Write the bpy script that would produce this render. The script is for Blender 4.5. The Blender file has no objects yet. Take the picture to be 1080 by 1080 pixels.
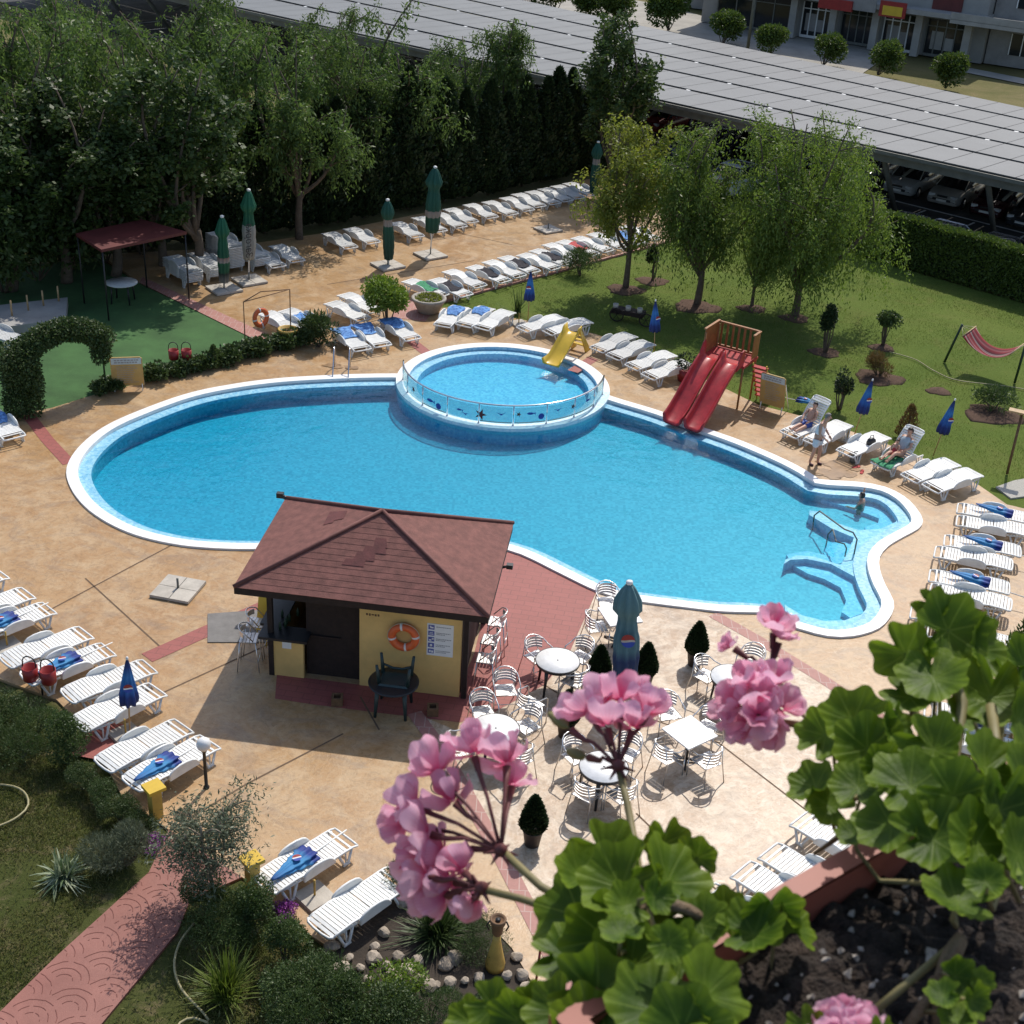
import bpy, bmesh, math, random
import numpy as np
from mathutils import Vector, Matrix
from mathutils.geometry import tessellate_polygon
random.seed(7)
PI = math.pi
R = math.radians
S = bpy.context.scene
COL = S.collection
V = Vector

# ------------------------------------------------------------------ surveying
CF, CTH, CRO, CH = 1430.0, R(28.8), R(3.6), 17.6
EYE = V((0, 0, CH))
AF = V((0, math.cos(CTH), -math.sin(CTH)))
_r = V((1, 0, 0)); _d = V((0, -math.sin(CTH), -math.cos(CTH)))
AR = math.cos(CRO)*_r - math.sin(CRO)*_d
AD = math.sin(CRO)*_r + math.cos(CRO)*_d

def at(px, py, z=0.0):
    """surveyed position in the yard (metres) of a sight line, at height z"""
    d = AF + AR*((px-540)/CF) + AD*((py-540)/CF)
    t = (z-CH)/d.z
    return EYE + d*t

def near(px, py, depth):
    """a spot on the balcony, depth metres along the view"""
    return EYE + (AF + AR*((px-540)/CF) + AD*((py-540)/CF))*depth

# ------------------------------------------------------------------ mesh builder
class MB:
    def __init__(s): s.v = []; s.f = []; s.m = []; s.sm = []
    def add(s, vs, fs, mi=0, smooth=False, M=None):
        o = len(s.v)
        for v in vs:
            s.v.append(tuple(M @ V(v)) if M is not None else tuple(v))
        for f in fs:
            s.f.append([i+o for i in f]); s.m.append(mi); s.sm.append(smooth)
        return s
    def box(s, c, d, mi=0, M=None, rot=0.0, taper=1.0):
        x, y, z = d[0]/2, d[1]/2, d[2]/2
        vs = []
        for k in (-1, 1):
            t = taper if k > 0 else 1.0
            for i, j in ((-1, -1), (1, -1), (1, 1), (-1, 1)):
                p = V((i*x*t, j*y*t, k*z))
                if rot: p.rotate(Matrix.Rotation(rot, 3, 'Z'))
                vs.append(p+V(c))
        return s.add(vs, [(3, 2, 1, 0), (4, 5, 6, 7), (0, 1, 5, 4), (1, 2, 6, 5), (2, 3, 7, 6), (3, 0, 4, 7)], mi, False, M)
    def tube(s, pts, r, n=6, mi=0, closed=False, M=None, smooth=True):
        pts = [V(p) for p in pts]; m = len(pts)
        rs = r if isinstance(r, (list, tuple)) else [r]*m
        vs = []; up = None
        for i, p in enumerate(pts):
            if closed: t = pts[(i+1) % m]-pts[i-1]
            else: t = pts[min(i+1, m-1)]-pts[max(i-1, 0)]
            if t.length < 1e-9: t = V((0, 0, 1))
            t.normalize()
            if up is None:
                a = V((0, 0, 1)) if abs(t.z) < .9 else V((1, 0, 0))
                up = a.cross(t).normalized()
            up = (up - t*up.dot(t))
            if up.length < 1e-6: up = t.orthogonal()
            up.normalize(); w = t.cross(up)
            for k in range(n):
                a = 2*PI*k/n
                vs.append(p + (up*math.cos(a)+w*math.sin(a))*rs[i])
        fs = []
        for i in range(m if closed else m-1):
            j = (i+1) % m
            for k in range(n):
                l = (k+1) % n
                fs.append((i*n+k, i*n+l, j*n+l, j*n+k))
        if not closed:
            fs.append(tuple(range(n))[::-1]); fs.append(tuple((m-1)*n+k for k in range(n)))
        return s.add(vs, fs, mi, smooth, M)
    def lathe(s, prof, n=16, mi=0, M=None, smooth=True, mod=None):
        vs = []; m = len(prof)
        for i, (r, z) in enumerate(prof):
            for k in range(n):
                a = 2*PI*k/n; q = r*(mod(a, i) if mod else 1)
                vs.append((q*math.cos(a), q*math.sin(a), z))
        fs = []
        for i in range(m-1):
            for k in range(n):
                l = (k+1) % n
                fs.append((i*n+k, i*n+l, (i+1)*n+l, (i+1)*n+k))
        fs.append(tuple(range(n))[::-1]); fs.append(tuple((m-1)*n+k for k in range(n)))
        return s.add(vs, fs, mi, smooth, M)
    def prism(s, poly, z0, z1, mi=0, M=None, sidemi=None):
        n = len(poly)
        p = [V((a[0], a[1], 0)) for a in poly]
        area = sum(p[i].x*p[(i+1) % n].y-p[(i+1) % n].x*p[i].y for i in range(n))
        if area < 0: p = p[::-1]
        f0 = z0 if callable(z0) else (lambda x, y: z0)
        f1 = z1 if callable(z1) else (lambda x, y: z1)
        vs = [(q.x, q.y, f0(q.x, q.y)) for q in p]+[(q.x, q.y, f1(q.x, q.y)) for q in p]
        if n <= 4:
            tris = [tuple(range(n))]
        else:
            tris = tessellate_polygon([p])
        top = []
        for t in tris:
            a, b, c = p[t[0]], p[t[1]], p[t[2]]
            up = ((b-a).cross(c-a)).z > 0
            top.append(tuple(t) if up else tuple(t)[::-1])
        s.add(vs, [tuple(i+n for i in t) for t in top]+[tuple(t)[::-1] for t in top], mi, False, M)
        o = len(s.v)-2*n
        for i in range(n):
            j = (i+1) % n
            s.f.append([o+i, o+j, o+n+j, o+n+i]); s.m.append(mi if sidemi is None else sidemi); s.sm.append(False)
        return s
    def slab(s, prof, y0, y1, mi=0, M=None):
        """closed xz outline extruded along y"""
        Q = Matrix(((1, 0, 0, 0), (0, 0, 1, 0), (0, 1, 0, 0), (0, 0, 0, 1)))
        return s.prism(prof, y0, y1, mi, (M @ Q) if M is not None else Q)
    def build(s, name, mats, parent=None, loc=None):
        me = bpy.data.meshes.new(name)
        me.from_pydata(s.v, [], s.f)
        if not isinstance(mats, (list, tuple)): mats = [mats]
        for q in mats: me.materials.append(q)
        me.polygons.foreach_set('material_index', s.m)
        me.polygons.foreach_set('use_smooth', s.sm)
        me.update()
        return link(name, me, parent, loc)

def link(name, me, parent=None, loc=None):
    o = bpy.data.objects.new(name, me); COL.objects.link(o)
    if parent: o.parent = parent
    if loc is not None: o.location = loc
    return o

def tag(o, label, cat, group=None):
    o['label'] = label; o['category'] = cat
    if group: o['group'] = group
    return o
def thing(name, label, cat, loc=(0, 0, 0), rz=0.0, group=None):
    o = bpy.data.objects.new(name, None); COL.objects.link(o)
    o.location = loc; o.rotation_euler = (0, 0, rz); o.empty_display_size = .1
    return tag(o, label, cat, group)
def structure(o, kind='structure'):
    o['kind'] = kind; return o
def kids(o): return [c for c in o.children]
def copy_tree(o, parent=None):
    c = o.copy(); COL.objects.link(c)
    if parent: c.parent = parent
    for ch in kids(o): copy_tree(ch, c)
    return c
PROTO = {}
def place(kind, maker, label, cat, loc, rz=0.0, group=None, scale=1.0, tilt=None):
    if kind not in PROTO:
        r = maker(); PROTO[kind] = r
    else:
        r = copy_tree(PROTO[kind])
    r.location = loc
    r.rotation_euler = (tilt[0], tilt[1], rz) if tilt else (0, 0, rz)
    r.scale = (scale,)*3 if not isinstance(scale, tuple) else scale
    if 'group' in r: del r['group']
    return tag(r, label, cat, group)
def bare(name):
    o = bpy.data.objects.new(name, None); COL.objects.link(o); o.empty_display_size = .1
    return o
ORD = ['first', 'second', 'third', 'fourth', 'fifth', 'sixth', 'seventh', 'eighth', 'ninth', 'tenth', 'eleventh', 'twelfth', 'thirteenth', 'fourteenth', 'fifteenth', 'sixteenth', 'seventeenth', 'eighteenth', 'nineteenth', 'twentieth', 'twenty-first', 'twenty-second', 'twenty-third', 'twenty-fourth', 'twenty-fifth', 'twenty-sixth']

# ------------------------------------------------------------------ materials
def nodes(name):
    m = bpy.data.materials.new(name); m.use_nodes = True
    t = m.node_tree; t.nodes.clear()
    o = t.nodes.new('ShaderNodeOutputMaterial')
    return m, t, o
def N(t, typ, **kw):
    n = t.nodes.new(typ)
    for k, v in kw.items():
        if k.startswith('i_'): n.inputs[k[2:].replace('_', ' ')].default_value = v
        else: setattr(n, k, v)
    return n
def L(t, a, b): t.links.new(a, b)
def c4(c): return (c[0], c[1], c[2], 1)
def ramp(t, fac, stops):
    r = t.nodes.new('ShaderNodeValToRGB'); e = r.color_ramp.elements
    while len(e) < len(stops): e.new(.5)
    for i, (p, c) in enumerate(stops):
        e[i].position = p; e[i].color = c4(c) if len(c) == 3 else c
    L(t, fac, r.inputs['Fac']); return r.outputs['Color']
def mixc(t, fac, a, b, mode='MIX'):
    n = t.nodes.new('ShaderNodeMix'); n.data_type = 'RGBA'; n.blend_type = mode
    for s, k in ((fac, 0), (a, 6), (b, 7)):
        if hasattr(s, 'is_output'): L(t, s, n.inputs[k])
        elif k == 0: n.inputs[0].default_value = s
        else: n.inputs[k].default_value = c4(s)
    return n.outputs[2]
def noise(t, scale, detail=4, rough=.6, vec=None, dist=0):
    n = N(t, 'ShaderNodeTexNoise'); n.inputs['Scale'].default_value = scale
    n.inputs['Detail'].default_value = detail; n.inputs['Roughness'].default_value = rough
    n.inputs['Distortion'].default_value = dist
    if vec is not None: L(t, vec, n.inputs['Vector'])
    return n.outputs['Fac']
def coords(t, which='Object'):
    return N(t, 'ShaderNodeTexCoord').outputs[which]
def stretch(t, vec, sc, rot=(0, 0, 0)):
    m = N(t, 'ShaderNodeMapping'); m.inputs['Scale'].default_value = sc; m.inputs['Rotation'].default_value = rot
    L(t, vec, m.inputs['Vector']); return m.outputs['Vector']
def mth(t, op, a, b=0.0, c=None):
    n = N(t, 'ShaderNodeMath', operation=op)
    for i, s in enumerate((a, b, c)):
        if s is None: continue
        if hasattr(s, 'is_output'): L(t, s, n.inputs[i])
        else: n.inputs[i].default_value = s
    return n.outputs[0]
def bump(t, h, strength=.3, dist=.02):
    b = N(t, 'ShaderNodeBump'); b.inputs['Strength'].default_value = strength; b.inputs['Distance'].default_value = dist
    L(t, h, b.inputs['Height']); return b.outputs['Normal']
def prin(t, o, col, rough=.6, metal=0, nrm=None, spec=.5):
    p = N(t, 'ShaderNodeBsdfPrincipled')
    if hasattr(col, 'is_output'): L(t, col, p.inputs['Base Color'])
    else: p.inputs['Base Color'].default_value = c4(col)
    if hasattr(rough, 'is_output'): L(t, rough, p.inputs['Roughness'])
    else: p.inputs['Roughness'].default_value = rough
    p.inputs['Metallic'].default_value = metal
    p.inputs['Specular IOR Level'].default_value = spec
    if nrm is not None: L(t, nrm, p.inputs['Normal'])
    L(t, p.outputs[0], o.inputs['Surface']); return p
def mat(name, col, rough=.6, var=.18, sc=3.0, metal=0, bmp=0, bsc=40, col2=None, spec=.5, rnd=0.0):
    m, t, o = nodes(name)
    v = coords(t)
    n = noise(t, sc, 5, .65, v)
    a = tuple(max(0, x*(1-var)) for x in col); b = tuple(min(1, x*(1+var)) for x in (col2 or col))
    c = ramp(t, n, [(.3, a), (.7, b)])
    if rnd:
        oi = N(t, 'ShaderNodeObjectInfo')
        f = mth(t, 'MULTIPLY_ADD', oi.outputs['Random'], rnd, 1-rnd/2)
        c = mixc(t, 1.0, c, (1, 1, 1), 'MULTIPLY') if False else c
        h = N(t, 'ShaderNodeHueSaturation'); L(t, f, h.inputs['Value']); L(t, c, h.inputs['Color']); c = h.outputs[0]
    nr = bump(t, noise(t, bsc, 4, .6, v), bmp, .02) if bmp else None
    prin(t, o, c, rough, metal, nr, spec)
    return m
def leafmat(name, a, b, trans=.35, rough=.5, isl=True, obj_rnd=.25, sc=.5):
    m, t, o = nodes(name)
    g = N(t, 'ShaderNodeNewGeometry')
    n = noise(t, sc, 3, .6, coords(t))
    f = mth(t, 'MULTIPLY_ADD', g.outputs['Random Per Island'], .55, mth(t, 'MULTIPLY', n, .55))
    c = ramp(t, f, [(.2, a), (.85, b)])
    oi = N(t, 'ShaderNodeObjectInfo')
    h = N(t, 'ShaderNodeHueSaturation')
    L(t, mth(t, 'MULTIPLY_ADD', oi.outputs['Random'], obj_rnd, 1-obj_rnd/2), h.inputs['Value']); L(t, c, h.inputs['Color'])
    p = prin(t, o, h.outputs[0], rough, 0, None, .35)
    tr = N(t, 'ShaderNodeBsdfTranslucent')
    h2 = N(t, 'ShaderNodeHueSaturation'); h2.inputs['Saturation'].default_value = 1.1; h2.inputs['Value'].default_value = 1.25
    L(t, h.outputs[0], h2.inputs['Color']); L(t, h2.outputs[0], tr.inputs['Color'])
    x = N(t, 'ShaderNodeMixShader'); x.inputs[0].default_value = trans
    L(t, p.outputs[0], x.inputs[1]); L(t, tr.outputs[0], x.inputs[2]); L(t, x.outputs[0], o.inputs['Surface'])
    return m

M = {}
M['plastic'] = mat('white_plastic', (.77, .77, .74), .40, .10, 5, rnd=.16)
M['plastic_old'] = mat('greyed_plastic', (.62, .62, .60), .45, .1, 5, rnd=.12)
M['alu'] = mat('brushed_aluminium', (.72, .71, .70), .32, .05, 10, metal=.9)
M['slat'] = mat('aluminium_slat', (.68, .67, .66), .38, .06, 10, metal=.7)
M['chrome'] = mat('polished_steel', (.70, .72, .74), .12, .03, 10, metal=1)
M['black'] = mat('black_plastic', (.018, .018, .02), .4, .2, 5)
M['blackmetal'] = mat('black_painted_steel', (.02, .02, .02), .45, .2, 5)
M['darkwood'] = mat('dark_stained_wood', (.022, .012, .009), .8, .35, 8, bmp=.2)
M['yellow'] = mat('yellow_painted_render', (.68, .45, .16), .7, .16, 1.1, bmp=.12, bsc=60)
M['yellowpost'] = mat('yellow_post_paint', (.60, .40, .08), .6, .15, 3)
M['marble'] = mat('white_table_laminate', (.82, .81, .79), .3, .10, 9)
M['mat_rubber'] = mat('grey_floor_mat', (.20, .19, .18), .9, .18, 3, bmp=.3, bsc=120)
M['redplastic'] = mat('red_glossy_fibreglass', (.40, .03, .035), .34, .25, 3.5, bmp=.06, bsc=14)
M['redpaint'] = mat('red_paint', (.30, .022, .02), .45, .2, 3)
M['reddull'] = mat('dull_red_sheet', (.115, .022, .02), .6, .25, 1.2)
M['orange'] = mat('orange_buoy', (.70, .13, .035), .45, .12, 4)
M['reflect'] = mat('reflective_band', (.75, .72, .68), .4, .05)
M['ybright'] = mat('yellow_fibreglass', (.66, .44, .045), .3, .12, 2)
M['woodor'] = mat('orange_varnished_wood', (.30, .12, .035), .5, .25, 6, bmp=.2)
M['woodpale'] = mat('pale_wood', (.42, .28, .14), .6, .25, 8)
M['concrete'] = mat('concrete_slab', (.46, .42, .36), .85, .2, 3, bmp=.3, bsc=25)
M['concgrey'] = mat('grey_concrete', (.34, .33, .31), .85, .2, 1.0, bmp=.2, bsc=15)
M['terracotta'] = mat('terracotta_plastic', (.30, .085, .055), .55, .12, 8)
M['potdark'] = mat('dark_pot', (.045, .032, .028), .6, .2, 8)
M['potyellow'] = mat('ochre_pot', (.50, .32, .07), .6, .2, 4)
M['potstone'] = mat('stone_bowl', (.34, .31, .27), .85, .2, 6, bmp=.3)
M['green_metal'] = mat('dark_green_post', (.02, .045, .022), .5, .2, 6)
M['rope'] = mat('pale_rope', (.52, .46, .32), .8, .15, 10)
M['skin'] = mat('skin', (.52, .29, .20), .5, .08, 8)
M['hair'] = mat('dark_hair', (.03, .02, .015), .5, .2, 20)
M['grey_hair'] = mat('grey_hair', (.22, .20, .18), .6, .2, 20)
M['wtank'] = mat('white_cotton', (.74, .75, .78), .85, .06, 12)
M['wshort'] = mat('pale_grey_shorts', (.60, .64, .70), .85, .08, 12)
M['blueswim'] = mat('blue_swimwear', (.04, .09, .36), .6, .2, 12)
M['redcloth'] = mat('red_cloth', (.45, .05, .05), .8, .2, 10)
M['greytee'] = mat('pale_blue_tee', (.42, .48, .52), .85, .1, 12)
M['greentowel'] = mat('green_towel', (.06, .26, .13), .95, .5, 14, bmp=.4, bsc=30)
M['darktowel'] = mat('dark_towel', (.03, .028, .035), .95, .5, 14, bmp=.4, bsc=30)
M['bluetowel'] = mat('blue_towel', (.025, .09, .40), .95, .35, 9, col2=(.16, .34, .62), bmp=.4, bsc=30)
M['navy'] = mat('navy_cloth', (.012, .02, .08), .8, .3, 10)
M['shoe'] = mat('dark_shoe', (.06, .02, .03), .6, .2, 10)
M['bark'] = mat('tree_bark', (.115, .085, .06), .9, .35, 6, bmp=.6, bsc=18)
M['barkpale'] = mat('pale_bark', (.22, .18, .13), .9, .35, 6, bmp=.6, bsc=18)
M['stem'] = mat('green_stem', (.20, .17, .07), .6, .25, 30)
M['pedicel'] = mat('red_pedicel', (.13, .035, .035), .6, .25, 40)
M['rock'] = mat('pale_rock', (.36, .30, .235), .9, .4, 5, bmp=.8, bsc=12, rnd=.5)
M['globe'] = mat('white_lamp_globe', (.80, .79, .77), .3, .04)
M['purple'] = mat('purple_petals', (.28, .05, .30), .7, .3, 20)
M['hose'] = mat('garden_hose', (.33, .29, .15), .5, .15, 10)
M['panel'] = mat('solar_panel_glass', (.105, .108, .11), .5, .14, .35)
M['gap'] = mat('panel_gap', (.03, .032, .035), .7, .2)
M['steelgrey'] = mat('galvanised_steel', (.16, .165, .15), .6, .2, 2, metal=.2)
M['glass_dark'] = mat('dark_window_glass', (.02, .024, .028), .08, .3, .8)
M['tyre'] = mat('tyre', (.015, .015, .015), .8, .2)
M['rim'] = mat('wheel_rim', (.45, .45, .46), .35, .1, metal=.8)
M['headlamp'] = mat('headlamp_glass', (.62, .64, .66), .12, .05)
M['plate'] = mat('number_plate', (.7, .7, .68), .5, .05)
M['bluepoly'] = mat('emblem_blue', (.02, .06, .35), .6, .1)
M['white'] = mat('white_paint', (.78, .78, .76), .55, .05)
M['ink'] = mat('dark_ink', (.05, .045, .05), .7, .1)
M['signblue'] = mat('sign_blue', (.10, .12, .35), .6, .1)
M['greyink'] = mat('grey_ink', (.30, .29, .29), .7, .1)
M['brown'] = mat('brown_wood_post', (.16, .085, .04), .7, .3, 8)

M['patch'] = mat('mended_shingle', (.125, .036, .033), .8, .25, 6, bmp=.5, bsc=45)
M['roofsh'] = mat('red_shingle_roof', (.185, .074, .060), .85, .3, 5, bmp=.5, bsc=45)
M['reddark'] = mat('dark_red_ridge', (.15, .058, .048), .8, .25, 5)
def make_special():
  for dk, pal in (('deck', ((.37, .215, .093), (.42, .268, .128), (.45, .312, .168), (.53, .41, .26), .45)), ('deckpale', ((.36, .24, .145), (.44, .32, .21), (.49, .385, .27), (.66, .57, .45), .8))):
    # stamped concrete deck
    m, t, o = nodes('stamped_concrete'); v = coords(t)
    n1 = noise(t, .16, 4, .6, v, .6); n2 = noise(t, 1.1, 6, .7, v, 1.2); n3 = noise(t, 7, 6, .7, v)
    c = ramp(t, n1, [(.32, pal[0]), (.55, pal[1]), (.72, pal[2])])
    c = mixc(t, mth(t, 'MULTIPLY', ramp(t, n2, [(.45, (0, 0, 0)), (.62, (1, 1, 1))]), pal[4]), c, pal[3])
    n4 = noise(t, .55, 5, .7, stretch(t, v, (1, 1.4, 1)), 1.8)
    c = mixc(t, mth(t, 'MULTIPLY', ramp(t, n4, [(.50, (0, 0, 0)), (.66, (1, 1, 1))]), .55), c, (.25, .19, .14))
    c = mixc(t, mth(t, 'MULTIPLY', n3, .45), c, (.52, .40, .28), 'OVERLAY')
    n5 = noise(t, 3.2, 8, .8, v, 2.2)
    c = mixc(t, mth(t, 'MULTIPLY', ramp(t, n5, [(.49, (0, 0, 0)), (.60, (1, 1, 1))]), .42), c, tuple(x*.52 for x in pal[0]))
    c = mixc(t, mth(t, 'MULTIPLY', ramp(t, noise(t, 2.1, 8, .82, stretch(t, v, (1, 1, 1), (0, 0, 1)), 1.5), [(.49, (0, 0, 0)), (.60, (1, 1, 1))]), pal[4]*.55), c, tuple(min(.8, x*1.08) for x in pal[3]))
    rgh = ramp(t, n2, [(.3, (.30, .30, .30)), (.8, (.55, .55, .55))])
    nr = bump(t, mth(t, 'ADD', mth(t, 'MULTIPLY', noise(t, 9, 6, .7, v), 1), mth(t, 'MULTIPLY', noise(t, 60, 3, .6, v), .3)), .35, .02)
    prin(t, o, c, rgh, 0, nr, .45); M[dk] = m
  if True:
    # red stamped brick
    def brick(name, c1, c2, mortar, sc, bw, rh, rot=0.0, spec=.4):
        m, t, o = nodes(name); v = stretch(t, coords(t), (1, 1, 1), (0, 0, rot))
        b = N(t, 'ShaderNodeTexBrick'); L(t, v, b.inputs['Vector'])
        b.inputs['Color1'].default_value = c4(c1); b.inputs['Color2'].default_value = c4(c2); b.inputs['Mortar'].default_value = c4(mortar)
        b.inputs['Scale'].default_value = sc; b.inputs['Brick Width'].default_value = bw; b.inputs['Row Height'].default_value = rh
        b.inputs['Mortar Size'].default_value = .012; b.inputs['Mortar Smooth'].default_value = .3
        n = noise(t, 1.2, 5, .7, v, .8)
        c = mixc(t, mth(t, 'MULTIPLY', n, .55), b.outputs['Color'], tuple(min(1, x*1.5) for x in c1), 'MIX')
        c = mixc(t, mth(t, 'MULTIPLY', noise(t, 14, 4, .7, v), .5), c, tuple(x*.5 for x in c2), 'MIX')
        nr = bump(t, b.outputs['Fac'], -.4, .01)
        prin(t, o, c, .6, 0, nr, spec); return m
    M['redbrick'] = brick('red_stamped_paving', (.34, .10, .085), (.29, .085, .07), (.17, .06, .05), 1.0, .40, .20, R(8))
    M['bandbrick'] = brick('brick_band', (.42, .20, .165), (.36, .16, .13), (.50, .40, .34), 1.0, .22, .5, R(0))
    M['roof'] = brick('red_shingles', (.175, .065, .055), (.145, .052, .045), (.085, .033, .03), 1.0, .28, .15)
    # fan cobble path
    m, t, o = nodes('fan_cobble_path'); v = coords(t)
    c = ramp(t, noise(t, 1.4, 5, .7, v, .6), [(.3, (.205, .062, .044)), (.7, (.30, .105, .078))])
    c = mixc(t, mth(t, 'MULTIPLY', noise(t, .5, 4, .6, v), .35), c, (.33, .20, .16))
    prin(t, o, c, .55, 0, bump(t, noise(t, 20, 5, .7, v), .3, .01), .45); M['path'] = m
    # mosaic
    def mosaic(name, a, b, sc=14):
        m, t, o = nodes(name); v = coords(t)
        vo = N(t, 'ShaderNodeTexVoronoi'); vo.inputs['Scale'].default_value = sc; vo.inputs['Randomness'].default_value = .0
        L(t, v, vo.inputs['Vector'])
        sp = N(t, 'ShaderNodeSeparateXYZ'); L(t, vo.outputs['Color'], sp.inputs[0])
        c = ramp(t, sp.outputs[0], [(.0, a), (1.0, b)])
        prin(t, o, c, .35); return m
    M['mosaic'] = mosaic('pool_mosaic', (.25, .45, .54), (.42, .62, .69))
    M['mosaiclight'] = mosaic('ledge_mosaic', (.26, .52, .72), (.54, .74, .85))
    M['curbpale'] = mosaic('curb_mosaic', (.50, .70, .80), (.72, .84, .88))
    M['wet'] = mat('wet_concrete', (.31, .19, .095), .28, .25, 3, bmp=.2, bsc=12)
    M['coping'] = mat('white_coping', (.80, .79, .77), .55, .07, 2, bmp=.1)
    # water
    m, t, o = nodes('pool_water'); v = coords(t)
    h = mth(t, 'ADD', mth(t, 'ADD', noise(t, .9, 3, .5, v, .6), mth(t, 'MULTIPLY', noise(t, 3.1, 4, .6, v, .5), .45)), mth(t, 'MULTIPLY', noise(t, 11, 3, .5, v), .12))
    nr = bump(t, h, .40, .10)
    fr = N(t, 'ShaderNodeFresnel'); fr.inputs['IOR'].default_value = 1.33; L(t, nr, fr.inputs['Normal'])
    tr = N(t, 'ShaderNodeBsdfTransparent'); tr.inputs['Color'].default_value = (.97, .99, 1, 1)
    gl = N(t, 'ShaderNodeBsdfGlossy'); gl.inputs['Roughness'].default_value = .03; L(t, nr, gl.inputs['Normal'])
    x = N(t, 'ShaderNodeMixShader'); L(t, fr.outputs[0], x.inputs[0]); L(t, tr.outputs[0], x.inputs[1]); L(t, gl.outputs[0], x.inputs[2])
    L(t, x.outputs[0], o.inputs['Surface'])
    va = N(t, 'ShaderNodeVolumeAbsorption'); va.inputs['Color'].default_value = (.18, .86, .94, 1); va.inputs['Density'].default_value = 1.95
    L(t, va.outputs[0], o.inputs['Volume']); M['water'] = m
    # glass
    m, t, o = nodes('fence_glass')
    tr = N(t, 'ShaderNodeBsdfTransparent'); tr.inputs['Color'].default_value = (.76, .91, .93, 1)
    gl = N(t, 'ShaderNodeBsdfPrincipled'); gl.inputs['Base Color'].default_value = (.46, .68, .73, 1); gl.inputs['Roughness'].default_value = .08
    x = N(t, 'ShaderNodeMixShader'); x.inputs[0].default_value = .28
    L(t, tr.outputs[0], x.inputs[1]); L(t, gl.outputs[0], x.inputs[2]); L(t, x.outputs[0], o.inputs['Surface']); M['fglass'] = m
    # grass grounds
    def ground(name, a, b, c3, s1=.25, dirt=.55, bsc=18):
        m, t, o = nodes(name); v = coords(t)
        c = ramp(t, noise(t, s1, 6, .7, v, .5), [(.3, a), (.65, b)])
        c = mixc(t, mth(t, 'MULTIPLY', ramp(t, noise(t, s1*3.1, 5, .7, v, 1), [(.5, (0, 0, 0)), (.7, (1, 1, 1))]), dirt), c, c3)
        c = mixc(t, mth(t, 'MULTIPLY', noise(t, 14, 5, .8, v), .6), c, tuple(x*.45 for x in a))
        prin(t, o, c, .95, 0, bump(t, noise(t, bsc, 5, .8, v), .7, .05), .15); return m
    M['lawn'] = ground('lawn_grass', (.100, .155, .026), (.150, .198, .038), (.20, .18, .06), .22, .4)
    M['garden'] = ground('garden_grass', (.060, .078, .018), (.10, .108, .034), (.24, .18, .105), .45, .95)
    M['field'] = ground('dry_field', (.13, .13, .045), (.22, .19, .08), (.27, .21, .11), .12, .7, 6)
    M['soilbed'] = ground('bare_soil', (.11, .07, .05), (.16, .10, .075), (.07, .045, .035), .8, .6)
    M['carpet'] = mat('green_sports_carpet', (.046, .115, .032), .95, .3, .7, bmp=.3, bsc=30)
    M['asphalt'] = mat('asphalt', (.055, .054, .052), .9, .25, .8, bmp=.3, bsc=20)
    M['pavement'] = mat('pale_pavement', (.33, .31, .27), .9, .2, .5)
    # foliage
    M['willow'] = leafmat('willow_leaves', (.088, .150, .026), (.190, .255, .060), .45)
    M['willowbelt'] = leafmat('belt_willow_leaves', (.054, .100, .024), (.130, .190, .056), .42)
    M['olivegreen'] = leafmat('yellow_green_leaves', (.125, .165, .026), (.255, .275, .06), .45)
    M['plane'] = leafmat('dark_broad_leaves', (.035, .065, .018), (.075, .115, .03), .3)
    M['thuja'] = leafmat('thuja_foliage', (.012, .026, .010), (.032, .058, .018), .12)
    M['hedge'] = leafmat('hedge_leaves', (.05, .09, .018), (.12, .17, .035), .28)
    M['shrub'] = leafmat('shrub_leaves', (.035, .065, .018), (.085, .125, .038), .25)
    M['shrubgrey'] = leafmat('greygreen_leaves', (.075, .10, .06), (.17, .19, .12), .2)
    M['lime'] = leafmat('lime_leaves', (.09, .16, .02), (.20, .27, .05), .35)
    M['pot_cyp'] = leafmat('cypress_foliage', (.012, .03, .010), (.030, .055, .018), .1)
    M['dry'] = leafmat('reddish_dry_leaves', (.10, .07, .03), (.20, .13, .05), .25)
    M['blade'] = leafmat('grass_blades', (.095, .148, .022), (.168, .212, .045), .3)
    M['blade2'] = leafmat('garden_blades', (.07, .105, .02), (.22, .20, .08), .3)
    M['varieg'] = leafmat('pale_edged_leaves', (.08, .15, .05), (.38, .42, .28), .25)
    # geranium leaf: veins and paler rim in the leaf's own coordinates
    m, t, o = nodes('geranium_leaf'); v = coords(t)
    sp = N(t, 'ShaderNodeSeparateXYZ'); L(t, v, sp.inputs[0])
    ang = mth(t, 'ARCTAN2', sp.outputs[1], sp.outputs[0])
    rad = mth(t, 'SQRT', mth(t, 'ADD', mth(t, 'MULTIPLY', sp.outputs[0], sp.outputs[0]), mth(t, 'MULTIPLY', sp.outputs[1], sp.outputs[1])))
    w = mth(t, 'ABSOLUTE', mth(t, 'SINE', mth(t, 'MULTIPLY', ang, 3.5)))
    vein = mth(t, 'SUBTRACT', 1.0, mth(t, 'MINIMUM', mth(t, 'MULTIPLY', mth(t, 'MULTIPLY', w, rad), 260), 1.0))
    oi = N(t, 'ShaderNodeObjectInfo')
    base = mixc(t, oi.outputs['Random'], (.032, .080, .006), (.105, .175, .012))
    base = mixc(t, mth(t, 'MULTIPLY', noise(t, 45, 5, .7, v), .5), base, (.12, .20, .010))
    base = mixc(t, ramp(t, rad, [(.024, (0, 0, 0)), (.040, (.55, .55, .55))]), base, (.24, .33, .02))
    base = mixc(t, ramp(t, rad, [(.010, (0, 0, 0)), (.015, (.35, .35, .35)), (.020, (.35, .35, .35)), (.026, (0, 0, 0))]), base, (.035, .075, .008))
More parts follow.
